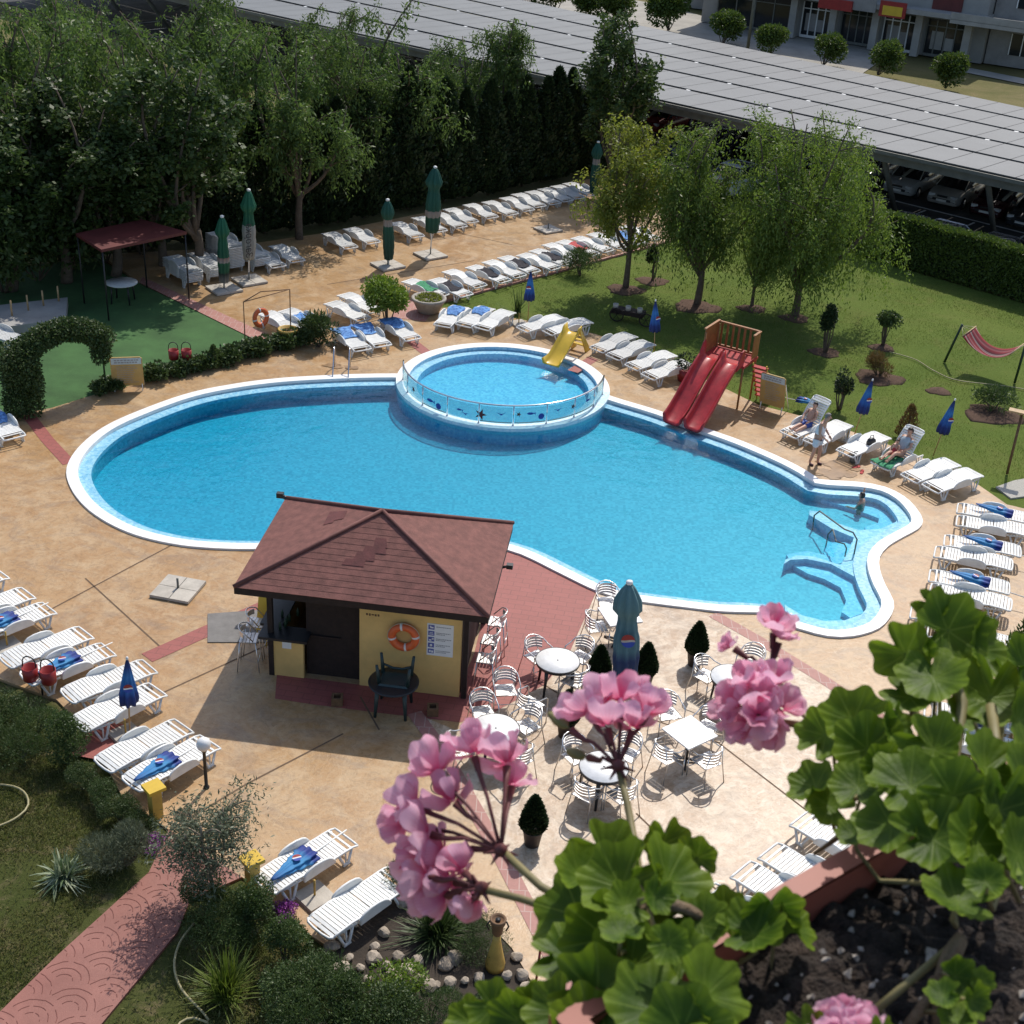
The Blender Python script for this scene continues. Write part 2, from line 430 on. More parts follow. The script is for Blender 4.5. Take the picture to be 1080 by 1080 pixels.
    base = mixc(t, mth(t, 'MULTIPLY', vein, .5), base, (.22, .31, .05))
    p = prin(t, o, base, .5, 0, bump(t, mth(t, 'ADD', noise(t, 160, 3, .6, v), mth(t, 'MULTIPLY', vein, -.6)), .3, .0015), .25)
    tr = N(t, 'ShaderNodeBsdfTranslucent'); h2 = N(t, 'ShaderNodeHueSaturation'); h2.inputs['Value'].default_value = 1.5; L(t, base, h2.inputs['Color']); L(t, h2.outputs[0], tr.inputs['Color'])
    x = N(t, 'ShaderNodeMixShader'); x.inputs[0].default_value = .36
    L(t, p.outputs[0], x.inputs[1]); L(t, tr.outputs[0], x.inputs[2]); L(t, x.outputs[0], o.inputs['Surface']); M['gleaf'] = m
    # petals: deeper towards the throat with streaks
    def petal(name, pale, deep):
        m, t, o = nodes(name); v = coords(t)
        sp = N(t, 'ShaderNodeSeparateXYZ'); L(t, v, sp.inputs[0])
        rad = mth(t, 'SQRT', mth(t, 'ADD', mth(t, 'MULTIPLY', sp.outputs[0], sp.outputs[0]), mth(t, 'MULTIPLY', sp.outputs[1], sp.outputs[1])))
        ang = mth(t, 'ARCTAN2', sp.outputs[1], sp.outputs[0])
        st = mth(t, 'MULTIPLY', mth(t, 'SINE', mth(t, 'MULTIPLY', ang, 34)), .0022)
        f = mth(t, 'ADD', mth(t, 'ADD', rad, st), mth(t, 'MULTIPLY', noise(t, 160, 3, .6, v), .004))
        c = ramp(t, f, [(.004, deep), (.010, tuple((a+b)/2 for a, b in zip(deep, pale))), (.021, pale)])
        p = prin(t, o, c, .55, 0, None, .3)
        tr = N(t, 'ShaderNodeBsdfTranslucent'); L(t, c, tr.inputs['Color'])
        x = N(t, 'ShaderNodeMixShader'); x.inputs[0].default_value = .5
        L(t, p.outputs[0], x.inputs[1]); L(t, tr.outputs[0], x.inputs[2]); L(t, x.outputs[0], o.inputs['Surface']); return m
    M['petal'] = petal('pink_petal', (.90, .56, .71), (.66, .06, .20))
    M['petalpale'] = petal('pale_pink_petal', (.86, .58, .70), (.70, .22, .38))
    M['soil'] = mat('potting_soil', (.035, .024, .018), .95, .6, 60, bmp=1.0, bsc=130)
    M['perlite'] = mat('perlite_bits', (.34, .30, .26), .8, .5, 60, rnd=.3)
    # parasol cloths
    def cloth(name, stops, z0, z1, rough=.75):
        m, t, o = nodes(name)
        sp = N(t, 'ShaderNodeSeparateXYZ'); L(t, coords(t), sp.inputs[0])
        f = N(t, 'ShaderNodeMapRange'); f.inputs['From Min'].default_value = z0; f.inputs['From Max'].default_value = z1
        L(t, sp.outputs[2], f.inputs['Value'])
        c = ramp(t, f.outputs[0], stops)
        c = mixc(t, mth(t, 'MULTIPLY', noise(t, 14, 4, .6, coords(t)), .25), c, (.01, .02, .05))
        prin(t, o, c, rough); return m
    M['bluecloth'] = cloth('blue_parasol_cloth', [(0, (.006, .018, .10)), (.22, (.008, .03, .18)), (.34, (.02, .12, .42)), (.62, (.035, .20, .52)), (.82, (.012, .04, .20)), (1, (.006, .012, .05))], .75, 1.9)
    m = cloth('green_white_parasol_cloth', [(0, (.30, .31, .28)), (.66, (.34, .35, .32)), (.67, (.010, .10, .045)), (1, (.012, .13, .06))], .7, 2.9); M['greenwhite'] = m
    M['greenband'] = cloth('green_parasol_cloth', [(0, (.25, .25, .22)), (.16, (.02, .03, .02)), (.2, (.012, .11, .05)), (.36, (.012, .11, .05)), (.37, (.34, .33, .30)), (.45, (.30, .2, .17)), (.46, (.010, .10, .05)), (1, (.012, .13, .06))], .3, 2.4)
    M['greenplain'] = cloth('dark_green_parasol_cloth', [(0, (.008, .05, .03)), (.6, (.012, .09, .05)), (.62, (.30, .28, .25)), (.74, (.30, .26, .23)), (.75, (.01, .085, .05)), (1, (.01, .09, .06))], .45, 2.4)
    M['teal'] = cloth('faded_teal_parasol_cloth', [(0, (.03, .07, .12)), (.25, (.014, .035, .12)), (.36, (.085, .19, .225)), (1, (.11, .225, .235))], .6, 2.9)
    # hammock stripes along its length (own y axis across)
    m, t, o = nodes('striped_hammock_cloth')
    sp = N(t, 'ShaderNodeSeparateXYZ'); L(t, coords(t), sp.inputs[0])
    w = mth(t, 'FRACT', mth(t, 'MULTIPLY', mth(t, 'ADD', sp.outputs[1], 2), 2.6))
    c = ramp(t, w, [(0, (.22, .015, .02)), (.28, (.22, .015, .02)), (.3, (.42, .38, .34)), (.36, (.22, .012, .02)), (.40, (.40, .37, .34)), (.46, (.07, .012, .02)), (.72, (.26, .02, .03)), (.8, (.34, .12, .12)), (1, (.12, .012, .02))])
    prin(t, o, c, .85); M['hammock'] = m
make_special()
# ================================================================== SETTING
def P2(v): return (v.x, v.y)
def gp(lst, z=0.0): return [P2(at(x, y, z)) for x, y in lst]

def catmull(pts, step=.25):
    out = []; n = len(pts)
    for i in range(n-1):
        p0 = V(pts[max(i-1, 0)]); p1 = V(pts[i]); p2 = V(pts[i+1]); p3 = V(pts[min(i+2, n-1)])
        k = max(2, int((p2-p1).length/step))
        for j in range(k):
            t = j/k
            out.append(.5*((2*p1)+(p2-p0)*t+(2*p0-5*p1+4*p2-p3)*t*t+(3*p1-p0-3*p2+p3)*t**3))
    out.append(V(pts[-1])); return out
def offset(line, d):
    out = []; n = len(line)
    for i, p in enumerate(line):
        t = line[min(i+1, n-1)]-line[max(i-1, 0)]
        t.normalize(); out.append(p+V((t.y, -t.x))*d)
    return out

KC = V((-.55, 40.55)); KR = 3.45
# pool edge, from where it leaves the toddler ring on the right, round clockwise seen from above... back to the ring on the left
edge_px_a = [(640, 416), (655, 421), (698, 434), (736.7, 449), (753.3, 454.5), (780, 464), (806.7, 475), (830, 485.5), (850, 496), (864, 505.5)]
edge_px_b = [(864, 505.5), (880, 506.7), (906.7, 508.3), (933.3, 513.3), (953.3, 523.3), (966.7, 536.7), (972.7, 548.3), (968.3, 556.7), (953.3, 565), (936.7, 575), (927.3, 586.7), (927.3, 600), (933.3, 616.7), (941.7, 633.3), (940, 646.7), (926.7, 661.7), (900, 670), (873.3, 670), (846.7, 663.3), (820, 655), (801, 645)]
edge_px_c = [(801, 645), (775, 644.5), (753.3, 643.3), (720, 639.3), (693.3, 636), (660, 631), (630, 622.5), (593.3, 605), (560, 588.3), (538.3, 580), (500, 571), (450, 568), (400, 570), (340, 576), (266.7, 578.3), (216.7, 576.7), (180, 572.3), (143.3, 563.3), (113.3, 550), (90, 533.3), (75, 513.3), (71, 493.3), (83.3, 471.7), (110, 450), (150, 431.7), (200, 414.3), (250, 404.3), (300, 398.3), (360, 395), (400, 394), (424, 394), (432, 393.5)]
EA, EB, EC = [catmull(gp(e, .06)) for e in (edge_px_a, edge_px_b, edge_px_c)]
EDGE = EA+EB[1:]+EC[1:]
def inset(d):
    line = offset(EDGE, d)
    # drop points that fold back at the two cusps or fall inside the ring
    ok = []
    for p in line:
        if (p-KC).length < KR-.02 and (p.y < KC.y+3): continue
        if min((p-q).length for q in EDGE[::2]) < d*.86: continue
        ok.append(p)
    return ok
def ring_arc(a0, a1, r, n=48):
    return [V((KC.x+r*math.cos(a0+(a1-a0)*i/n), KC.y+r*math.sin(a0+(a1-a0)*i/n))) for i in range(n+1)]
def ang(p): return math.atan2(p.y-KC.y, p.x-KC.x)
def closed_with_front(line, r):
    """pool outline closed along the front of the toddler ring"""
    a_end = ang(line[-1]); a_start = ang(line[0])
    if a_end < 0: a_end += 2*PI
    if a_start < 0: a_start += 2*PI
    return line + ring_arc(a_end, max(a_start, 0)+2*PI if a_start < PI else a_start, r)
def hole_outline():
    a_end = ang(EDGE[-1]) % (2*PI); a_start = ang(EDGE[0]) % (2*PI)
    if a_start > PI: a_start -= 2*PI
    return EDGE + ring_arc(a_end, a_start, KR)
HOLE = hole_outline()
LEDGE = closed_with_front(inset(.27), KR-.04)
BASIN = closed_with_front(inset(.60), KR-.04)
INNER = inset(.60)

def sheet(name, polys, z, m, thick=0.0, holes=None):
    """flat ground sheet with holes, optionally with a skirt"""
    b = MB()
    loops = [[V((p[0], p[1], 0)) for p in polys]]
    for h in (holes or []): loops.append([V((p[0], p[1], 0)) for p in h])
    tris = tessellate_polygon(loops); flat = [p for l in loops for p in l]
    fs = []
    for t in tris:
        a, c, d = (flat[i] for i in t)
        fs.append(tuple(t) if (c-a).cross(d-a).z > 0 else tuple(t)[::-1])
    b.add([(p.x, p.y, z) for p in flat], fs)
    if thick:
        for l in loops:
            n = len(l)
            b.add([(p.x, p.y, z) for p in l]+[(p.x, p.y, z-thick) for p in l], [(i, (i+1) % n, n+(i+1) % n, n+i) for i in range(n)])
    return structure(b.build(name, m))
def strip(b, l1, z1, l2, z2, mi=0):
    n = min(len(l1), len(l2))
    b.add([(p.x, p.y, z1) for p in l1[:n]]+[(p.x, p.y, z2) for p in l2[:n]], [(i, i+1, n+i+1, n+i) for i in range(n-1)], mi)

# ground sheet to the horizon
Bg = 700
sheet('terrain', [(-Bg, -200), (Bg, -200), (Bg, 1500), (-Bg, 1500)], -.10, M['field'], 0, [[P2(p) for p in HOLE]])

deck_px = [(-130, 455), (0, 440), (55, 430), (110, 413), (285, 372), (277, 360), (147, 297), (105, 268), (230, 262), (340, 246), (440, 226), (533, 208), (620, 189), (730, 168), (748, 240), (730, 248), (680, 262), (603, 283), (500, 310), (470, 318), (452, 325), (480, 324), (545, 336), (627, 352), (700, 376), (735, 395), (800, 427), (850, 440), (890, 452), (940, 470), (990, 490), (1033, 512), (1062, 532), (1130, 548)]
deck = gp(deck_px)+[(17.5, 30), (17.5, 4), (1.0, 4)]+gp([(600, 1150), (590, 1100), (575, 1060), (540, 1000), (500, 958), (440, 925), (390, 958), (345, 998), (330, 988), (265, 930), (255, 925), (178, 875), (160, 862), (130, 842), (95, 775), (60, 738), (0, 716), (-160, 690)])
sheet('pool_deck', deck, 0, M['deck'], .2, [[P2(p) for p in HOLE]])
# lawns, carpet, path
lawn_px = [(452, 325.5), (470, 318), (500, 310), (603, 283), (680, 262), (730, 248), (748, 240), (760, 200), (820, 235), (915, 272), (1080, 319), (1200, 352), (1240, 600)]
sheet('lawn', gp(lawn_px)+gp([(1130, 549), (1062, 533), (1033, 513), (990, 491), (940, 471), (890, 453), (850, 441), (800, 428), (735, 396), (700, 377), (627, 353), (545, 337), (480, 325)]), -.03, M['lawn'])
sheet('garden_ground', [(-40, 2), (1, 2)]+gp([(590, 1140), (575, 1062), (540, 1001), (500, 959), (440, 926), (390, 959), (345, 999), (330, 989), (265, 931), (178, 876), (160, 863), (130, 843), (95, 776), (60, 739), (0, 717), (-160, 691), (-800, 640)]), -.05, M['garden'])
sheet('sports_carpet', gp([(-300, 480), (0, 441), (55, 431), (110, 414), (284, 373), (276, 361), (146, 298), (100, 270), (-300, 330)]), -.02, M['carpet'])
sheet('garden_path', gp([(178, 875), (255, 925), (200, 950), (187, 983), (107, 1080), (10, 1200), (-120, 1200), (-5, 1072), (60, 1008), (157, 920)]), .004, M['path'], .12)
sheet('tile_strip', gp([(282, 372), (275, 361), (147, 298), (150, 292), (290, 356), (300, 366)]), .004, M['bandbrick'])
sheet('brick_paving', gp([(538, 581), (560, 589), (593, 606), (629, 624), (622, 640), (600, 690), (575, 722), (520, 752), (485, 762), (400, 752), (330, 743), (290, 737), (292, 712), (330, 716), (480, 735), (500, 690), (512, 640), (519, 592)]), .004, M['redbrick'])
# paler stretch of the slab by the cafe tables
sheet('pool_deck', gp([(437, 752), (485, 772), (520, 752), (575, 722), (600, 690), (622, 640), (629, 625), (660, 632.5), (693.3, 637.5), (720, 641), (752, 648), (800, 675), (870, 718), (960, 778), (1090, 870), (1120, 1200), (640, 1130), (580, 1003), (527, 900), (465, 790)]), .003, M['deckpale'])
def band(name, pts, w, z=.004, m='bandbrick'):
    p = [V(P2(at(x, y))) for x, y in pts]
    l = offset(p, w/2); r = offset(p, -w/2)
    o = sheet(name, [P2(q) for q in l]+[P2(q) for q in r[::-1]], z, M[m]); return o
band('paving_band', [(437, 752), (465, 790), (527, 900), (580, 1003), (600, 1045)], .32, .008)
band('paving_band', [(752, 648), (800, 675), (870, 718), (960, 778)], .32, .008)
band('paving_band', [(155, 694), (222, 664), (300, 630)], .42, .008, 'redbrick')
band('paving_band', [(30, 438), (50, 464), (73, 489)], .36, .008, 'redbrick')
band('paving_band', [(434, 360), (452, 374)], .4, .008, 'redbrick')
band('paving_band', [(604, 392), (626, 378)], .4, .008, 'redbrick')
band('pink_paving', [(430, 337), (445, 318)], 1.3, .008, 'bandbrick')
band('pink_paving', [(96, 800), (118, 770), (132, 778)], .9, .008, 'redbrick')
# saw-cut joints of the slab
jb = MB()
for pts in ([(-30, 678), (40, 650), (181, 575)], [(90, 610), (171, 684)], [(171, 731), (300, 672)], [(178, 876), (260, 827), (362, 774)], [(671, 858), (720, 905), (775, 957)], [(640, 742), (757, 783), (852, 856)], [(575, 723), (610, 745), (650, 775), (671, 800)], [(600, 690), (635, 712), (680, 745)], [(466, 805), (440, 760)], [(540, 258), (470, 243)], [(400, 770), (380, 735)], [(345, 300), (500, 275)]):
    q = [V(P2(at(x, y))) for x, y in pts]; a = offset(q, .019); c = offset(q, -.019)
    strip(jb, a, .006, c, .006)
structure(jb.build('slab_joints', mat('dark_slab_joint', (.14, .09, .055), .9)))
# curb along the lounger strip
cb = MB()
q = [V(P2(at(x, y))) for x, y in [(470, 318.5), (500, 310.5), (603, 283.5), (680, 262.5), (730, 248.5)]]
a = offset(q, -.10); strip(cb, q, .05, a, .05); strip(cb, a, -.1, a, .05); strip(cb, q, .05, q, -.1)
structure(cb.build('curb', M['bandbrick']))

# scalloped joints of the garden path
pj = MB(); pp_ = gp([(178, 875), (255, 925), (200, 950), (187, 983), (107, 1080), (10, 1200), (-120, 1200), (-5, 1072), (60, 1008), (157, 920)])
def inside(x, y, poly):
    r = False; j = len(poly)-1
    for i in range(len(poly)):
        if (poly[i][1] > y) != (poly[j][1] > y) and x < (poly[j][0]-poly[i][0])*(y-poly[i][1])/(poly[j][1]-poly[i][1])+poly[i][0]: r = not r
        j = i
    return r
pd_ = (V(pp_[0])-V(pp_[8])).normalized(); pq_ = V((-pd_.y, pd_.x)); po_ = V(pp_[8]); rj = random.Random(6)
for i in range(-14, 24):
    for j in range(-4, 5):
        c0 = po_+pd_*(i*.42)+pq_*((j+(i % 2)*.5)*.84)
        for rad in (.16, .29, .42):
            a0 = math.atan2(pd_.y, pd_.x); seg = []
            for k in range(13):
                a = a0+R(-72+12*k); q = c0+V((math.cos(a), math.sin(a)))*rad*(1+rj.uniform(-.02, .02)); seg.append(q)
            for a, c in zip(seg, seg[1:]):
                if rj.random() < .16 or not (inside(a.x, a.y, pp_) and inside(c.x, c.y, pp_)): continue
                strip(pj, offset([a, c], .006), .008, offset([a, c], -.006), .008)
structure(pj.build('path_joints', mat('path_joint', (.165, .058, .046), .9)))
# splashed water drying on the slab
wp = MB(); rw_ = random.Random(9)
for (x, y), r_ in [((872, 498), .34), ((884, 492), .42), ((893, 500), .30), ((880, 503), .26), ((900, 494), .22), ((866, 488), .16), ((352, 386), .3), ((372, 388), .22)]:
    c_ = at(x, y); n_ = 22; zw_ = .009+.0013*len(wp.f)/22; p1_ = rw_.random()*6; p2_ = rw_.random()*6
    wp.add([(c_.x, c_.y, zw_)]+[(c_.x+r_*(1+.3*math.sin(3*a+p1_)+.2*math.sin(5*a+p2_))*math.cos(a), c_.y+.75*r_*(1+.3*math.sin(2*a+p2_)+.15*math.sin(7*a+p1_))*math.sin(a), zw_) for a in [2*PI*k/n_ for k in range(n_)]], [(0, 1+k, 1+(k+1) % n_) for k in range(n_)])
structure(wp.build('wet_patches', M['wet']))
# ---- pool
FLOOR = lambda x, y: -.50+.010*x
pb = MB()
pb_floor = [P2(p) for p in BASIN]
fl = tessellate_polygon([[V((p[0], p[1], 0)) for p in pb_floor]])
fs = []
for t in fl:
    p = [V((pb_floor[i][0], pb_floor[i][1], 0)) for i in t]
    fs.append(tuple(t) if (p[1]-p[0]).cross(p[2]-p[0]).z > 0 else tuple(t)[::-1])
pb.add([(p[0], p[1], FLOOR(*p)) for p in pb_floor], fs)
n = len(BASIN)
pb.add([(p.x, p.y, -.083) for p in BASIN]+[(p.x, p.y, FLOOR(p.x, p.y)) for p in BASIN], [(i, (i+1) % n, n+(i+1) % n, n+i) for i in range(n)])
structure(pb.build('pool_basin', M['mosaic']))
def ring_between(name, outer_d, inner_d, z0, z1, m, lip=None):
    """band round the pool between two offsets (built quad by quad so that cusps stay clean)"""
    b = MB(); o = offset(EDGE, outer_d); i = offset(EDGE, inner_d)
    keep = lambda p: (p-KC).length > KR-.22
    n = len(EDGE)
    for k in range(n-1):
        if not (keep(o[k]) and keep(o[k+1])): continue
        b.add([(o[k].x, o[k].y, z0), (o[k+1].x, o[k+1].y, z0), (i[k+1].x, i[k+1].y, z1), (i[k].x, i[k].y, z1)], [(0, 1, 2, 3)])
        if lip:
            b.add([(i[k].x, i[k].y, z1), (i[k+1].x, i[k+1].y, z1), (i[k+1].x, i[k+1].y, lip), (i[k].x, i[k].y, lip)], [(0, 1, 2, 3)])
            b.add([(o[k].x, o[k].y, z0), (o[k+1].x, o[k+1].y, z0), (o[k+1].x, o[k+1].y, -.01), (o[k].x, o[k].y, -.01)], [(0, 1, 2, 3)])
    return structure(b.build(name, m))
ring_between('pool_coping', -.02, .285, .055, .05, M['coping'], -.12)
ring_between('pool_ledge', .28, .62, -.065, -.085, M['mosaiclight'], -.2)
def water_body(name, poly, top, bot):
    p = [V((q[0], q[1], 0)) for q in poly]
    tris = tessellate_polygon([p]); b = MB(); n = len(p)
    fs = [tuple(t) if (p[t[1]]-p[t[0]]).cross(p[t[2]]-p[t[0]]).z > 0 else tuple(t)[::-1] for t in tris]
    b.add([(q.x, q.y, top) for q in p]+[(q.x, q.y, bot) for q in p], fs+[tuple(i+n for i in t)[::-1] for t in fs]+[(i, n+i, n+(i+1) % n, (i+1) % n) for i in range(n)])
    o = b.build(name, M['water'])
    bm = bmesh.new(); bm.from_mesh(o.data); bmesh.ops.recalc_face_normals(bm, faces=bm.faces); bm.to_mesh(o.data); bm.free()
    return structure(o)
water_body('pool_water', [P2(p) for p in LEDGE], -.045, -1.75)
# toddler ring
rb = MB()
rr = lambda r, z: [V((KC.x+r*math.cos(2*PI*i/96), KC.y+r*math.sin(2*PI*i/96), z)) for i in range(96)]
def annulus(b, r0, z0, r1, z1, mi=0, a0=0, a1=2*PI, n=96):
    pts = []
    for i in range(n+1):
        a = a0+(a1-a0)*i/n
        pts.append((KC.x+r0*math.cos(a), KC.y+r0*math.sin(a), z0))
    for i in range(n+1):
        a = a0+(a1-a0)*i/n
        pts.append((KC.x+r1*math.cos(a), KC.y+r1*math.sin(a), z1))
    b.add(pts, [(i, i+1, n+2+i, n+1+i) for i in range(n)], mi, True)
annulus(rb, KR, -1.5, KR, .055); annulus(rb, KR, .055, 3.08, .05)
annulus(rb, 3.08, .05, 3.08, -.06); annulus(rb, 3.08, -.06, 2.80, -.08); annulus(rb, 2.80, -.08, 2.80, -.33)
annulus(rb, 2.80, -.33, .001, -.33)
structure(rb.build('toddler_basin', M['mosaiclight']))
cb = MB(); annulus(cb, KR+.015, .06, 3.09, .058, 0, R(-3), R(187)); annulus(cb, KR+.015, .06, KR+.015, -.02, 0, R(-3), R(187))
structure(cb.build('toddler_coping', M['coping']))
cb = MB(); annulus(cb, KR+.02, .065, 3.085, .063, 0, R(187), R(357)); annulus(cb, KR+.02, .065, KR+.02, -.16, 0, R(187), R(357))
structure(cb.build('toddler_curb', M['curbpale']))
water_body('toddler_water', [(KC.x+3.07*math.cos(2*PI*i/96), KC.y+3.07*math.sin(2*PI*i/96)) for i in range(96)], -.04, -.45)
# spa bay with two curved tubs and steps
pl = gp([(864, 507), (880, 506.7), (906.7, 508.3), (933.3, 513.3), (953.3, 523.3), (966.7, 536.7), (972.7, 548.3), (968.3, 556.7), (953.3, 565), (936.7, 575), (927.3, 586.7), (927.3, 600), (933.3, 616.7), (941.7, 633.3), (940, 646.7), (926.7, 661.7), (900, 670), (873.3, 670), (846.7, 663.3), (822, 655)], 0)
ins = [V(p) for p in pl]; cen = V((9.3, 30.2))
ins = [p+(cen-p).normalized()*.3 for p in ins]
plat = [P2(p) for p in ins]+gp([(827, 641), (845, 652), (868, 658), (890, 657.5), (908, 651), (917, 641), (916, 629), (900, 611), (876, 598), (850, 592.5), (833, 593.5), (826, 598), (828, 593), (840, 589), (858, 590), (886, 599), (896, 582), (900, 570), (876, 560), (853, 546), (853, 541.5), (862, 542), (880, 554), (905, 562), (927, 561), (944, 553.5), (950, 545), (945, 534), (931, 524), (905, 516), (880, 514.5), (866, 517)], -.22)
sb = MB()
sb.prism(plat, -1.5, -.13)
sb.prism(gp([(836, 604), (850, 612), (868, 618), (885, 627), (891, 641), (886, 653), (895, 659), (912, 653), (921, 641), (919, 627), (903, 608), (876, 594), (850, 588), (828, 592)], -.5), -1.5, -.29)
sb.prism(gp([(866, 527), (890, 534), (914, 542), (927, 547), (926, 552), (912, 556), (915, 566), (932, 565), (948, 556), (955, 545), (948, 531), (932, 520), (905, 512), (880, 511), (862, 514)], -.3), -1.5, -.29)
for k, (xa, z) in enumerate(((0, -.23), (-13, -.30), (-26, -.37))):
    sb.prism(gp([(888+xa, 600), (898+xa, 572), (912+xa, 572), (902+xa, 603)], z), -1.5, z)
structure(sb.build('spa_bay', M['mosaiclight']))

# ---- car park, street
U = V((.772, -.636)); W = V((.636, .772))     # along / away across the car park
def cp(s, w, z=0): return (17.36+U.x*s+W.x*w, 64.24+U.y*s+W.y*w, z)
sheet('car_park', [cp(-75, -4.5)[:2], cp(45, -4.5)[:2], cp(45, 22)[:2], cp(-75, 22)[:2]], -.04, M['asphalt'])
lm = MB()
for w, s0, s1 in ((2.0, -40, 30), (2.0, -40, 30)):
    pass
def line(s0, w0, s1, w1, wd=.12):
    a = V(cp(s0, w0)[:2]); c = V(cp(s1, w1)[:2]); q = [a, c]
    strip(lm, offset(q, wd/2), -.034, offset(q, -wd/2), -.034)
line(-60, 1.7, 30, 1.7, .18)
for i in range(-24, 12):
    line(i*2.5+.9, 4.6, i*2.5+.9, 9.4); line(i*2.5+.9, -3.5, i*2.5+.9, 1.4)
structure(lm.build('parking_lines', M['white']))
sheet('street', gp([(380, -30), (640, 22), (905, 80), (925, 66), (700, 5), (500, -32)]), -.05, M['pavement'])
sheet('shop_forecourt', gp([(790, 45), (830, 36), (930, 50), (912, 72), (880, 66), (835, 62)]), -.045, M['pavement'])
sheet('street', gp([(1000, 72), (1100, 92), (1100, 86), (1008, 68)]), -.04, M['pavement'])
# ================================================================== FURNITURE
def prof_z(x):
    K = [(-.96, .35), (-.90, .385), (-.80, .41), (-.45, .42), (-.2, .385), (0, .345), (.3, .325), (.82, .315), (.90, .30), (.97, .27)]
    for (a, za), (b, zb) in zip(K, K[1:]):
        if x <= b: return za+(zb-za)*(x-a)/(b-a)
    return .27
def make_lounger(raised=False, m='plastic', simple=False):
    def mk():
        r = bare('sun_lounger')
        def slat(b, x, w=.062, xf=None):
            a = (prof_z(x+.01)-prof_z(x-.01))/.02
            p = V((x, 0, prof_z(x)))
            T = Matrix.Translation(p) @ Matrix.Rotation(-math.atan(a), 4, 'Y')
            if xf is not None: T = xf @ T
            b.box((0, 0, 0), (w, .60, .018), 0, T)
        def rail(b, x0, x1, xf=None):
            for s in (-1, 1):
                k = 9
                pts = []
                for i in range(k):
                    x = x0+(x1-x0)*i/(k-1); p = V((x, s*.315, prof_z(x)-.005))
                    pts.append(xf @ p if xf is not None else p)
                b.tube(pts, .022, 6)
        seat = MB()
        x = .06
        while x < .76: slat(seat, x); x += .078
        rail(seat, .02, .96)
        seat.tube([(.955, -.315, .275), (.965, -.2, .27), (.965, .2, .27), (.955, .315, .275)], .024, 6)
        slat(seat, .80, .04)
        seat.build('seat', M[m], r)
        xf = None
        if raised:
            xf = Matrix.Translation((0, 0, .36)) @ Matrix.Rotation(R(52), 4, 'Y') @ Matrix.Translation((0, 0, -.36))
        back = MB()
        x = -.03
        while x > -.90: slat(back, x, .062, xf); x -= .078
        rail(back, -.9, 0, xf)
        e = [(-.9, -.315, prof_z(-.9)), (-.95, -.26, .365), (-.965, -.1, .355), (-.965, .1, .355), (-.95, .26, .365), (-.9, .315, prof_z(-.9))]
        back.tube([xf @ V(p) for p in e] if raised else e, .026, 6)
        back.build('backrest', M[m], r)
        fr = MB()
        for s in (-1, 1):
            fr.tube([(.86, s*.285, .27), (.2, s*.285, .275), (-.3, s*.285, .29), (-.80, s*.285, .34 if not raised else .27)], .026, 6)
        for xx in (.7, .1, -.62): fr.tube([(xx, -.285, .265), (xx, .285, .265)], .02, 6)
        fr.build('frame', M[m], r)
        for s in (-1, 1):
            a = MB()
            top = [(-.33, .32), (-.30, .42), (-.22, .475), (-.08, .50), (.08, .495), (.22, .465), (.30, .42), (.38, .31)]
            inner = [(.29, .31), (.22, .385), (.10, .42), (-.06, .425), (-.18, .405), (-.24, .36), (-.26, .32)]
            y0, y1 = (.335, .375) if s > 0 else (-.375, -.335)
            a.slab([(p[0], p[1]) for p in top+[(.38, .28), (-.33, .28)]], y0, y1)
            a.tube([(p[0], s*.355, p[1]) for p in top], .026, 6)
            a.build('armrest', M[m], r)
        for x0 in (.68, -.60):
            for s in (-1, 1):
                l = MB(); d = .16; yy = s*.285
                l.tube([(x0+d, yy, .285), (x0+.055, yy+s*.03, .02), (x0-.055, yy+s*.03, .02), (x0-d, yy, .285)], .028, 6)
                l.tube([(x0, yy+s*.02, .02), (x0+.01, yy, .28)], .018, 5)
                l.box((x0, yy+s*.03, .012), (.16, .06, .022))
                l.build('leg', M[m], r)
        return r
    return mk

def lounger_at(hp, fp, label, group, kind='flat', z=0.0, name=None, m='plastic', rz=None, old=False):
    A = at(hp[0], hp[1], .38+z); B = at(fp[0], fp[1], .29+z)
    if rz is None: rz = math.atan2(B.y-A.y, B.x-A.x)
    c = (A+B)/2; rz += random.uniform(-.03, .03)
    key = kind+('_old' if old else '')
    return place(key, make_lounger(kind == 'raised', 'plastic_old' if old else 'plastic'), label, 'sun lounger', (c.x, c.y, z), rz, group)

TOW = {}
def make_towel(m, seed, l=1.1, w=.5):
    """a rumpled cloth that follows the lounger's bed"""
    rs = np.random.RandomState(seed)
    nx, ny = 26, 12; vs = []; b = MB()
    ph = rs.rand(6)*6
    for i in range(nx):
        for j in range(ny):
            u = i/(nx-1)-.5; v = j/(ny-1)-.5
            x = u*l+.03*math.sin(6*v+ph[0])+.02*math.sin(11*u+ph[1]); y = v*w*(1+.25*math.sin(5*u+ph[2]))
            z = .018+.02*(1+math.sin(14*u+3*v+ph[3]))*.6+.02*abs(math.sin(9*v+7*u+ph[4]))
            z += rs.rand()*.008
            vs.append((x, y, z))
    fs = [(i*ny+j, (i+1)*ny+j, (i+1)*ny+j+1, i*ny+j+1) for i in range(nx-1) for j in range(ny-1)]
    b.add(vs, fs, 0, True); n = len(vs)
    return b
def towel_on(root, xoff, m, label, seed, l=.9, w=.5, yaw=0.0, group='towels laid on sun loungers'):
    b = make_towel(m, seed, l, w)
    b.v = [(p[0], p[1], p[2]+prof_z(p[0]+xoff)) for p in b.v]
    o = b.build('towel', M[m])
    mo = o.modifiers.new('thick', 'SOLIDIFY'); mo.thickness = .012
    rz = root.rotation_euler.z+0.0
    c = V(root.location)+V((math.cos(rz)*xoff, math.sin(rz)*xoff, 0))
    o.location = c; o.rotation_euler = (0, 0, rz)
    return tag(o, label, 'towel', group)

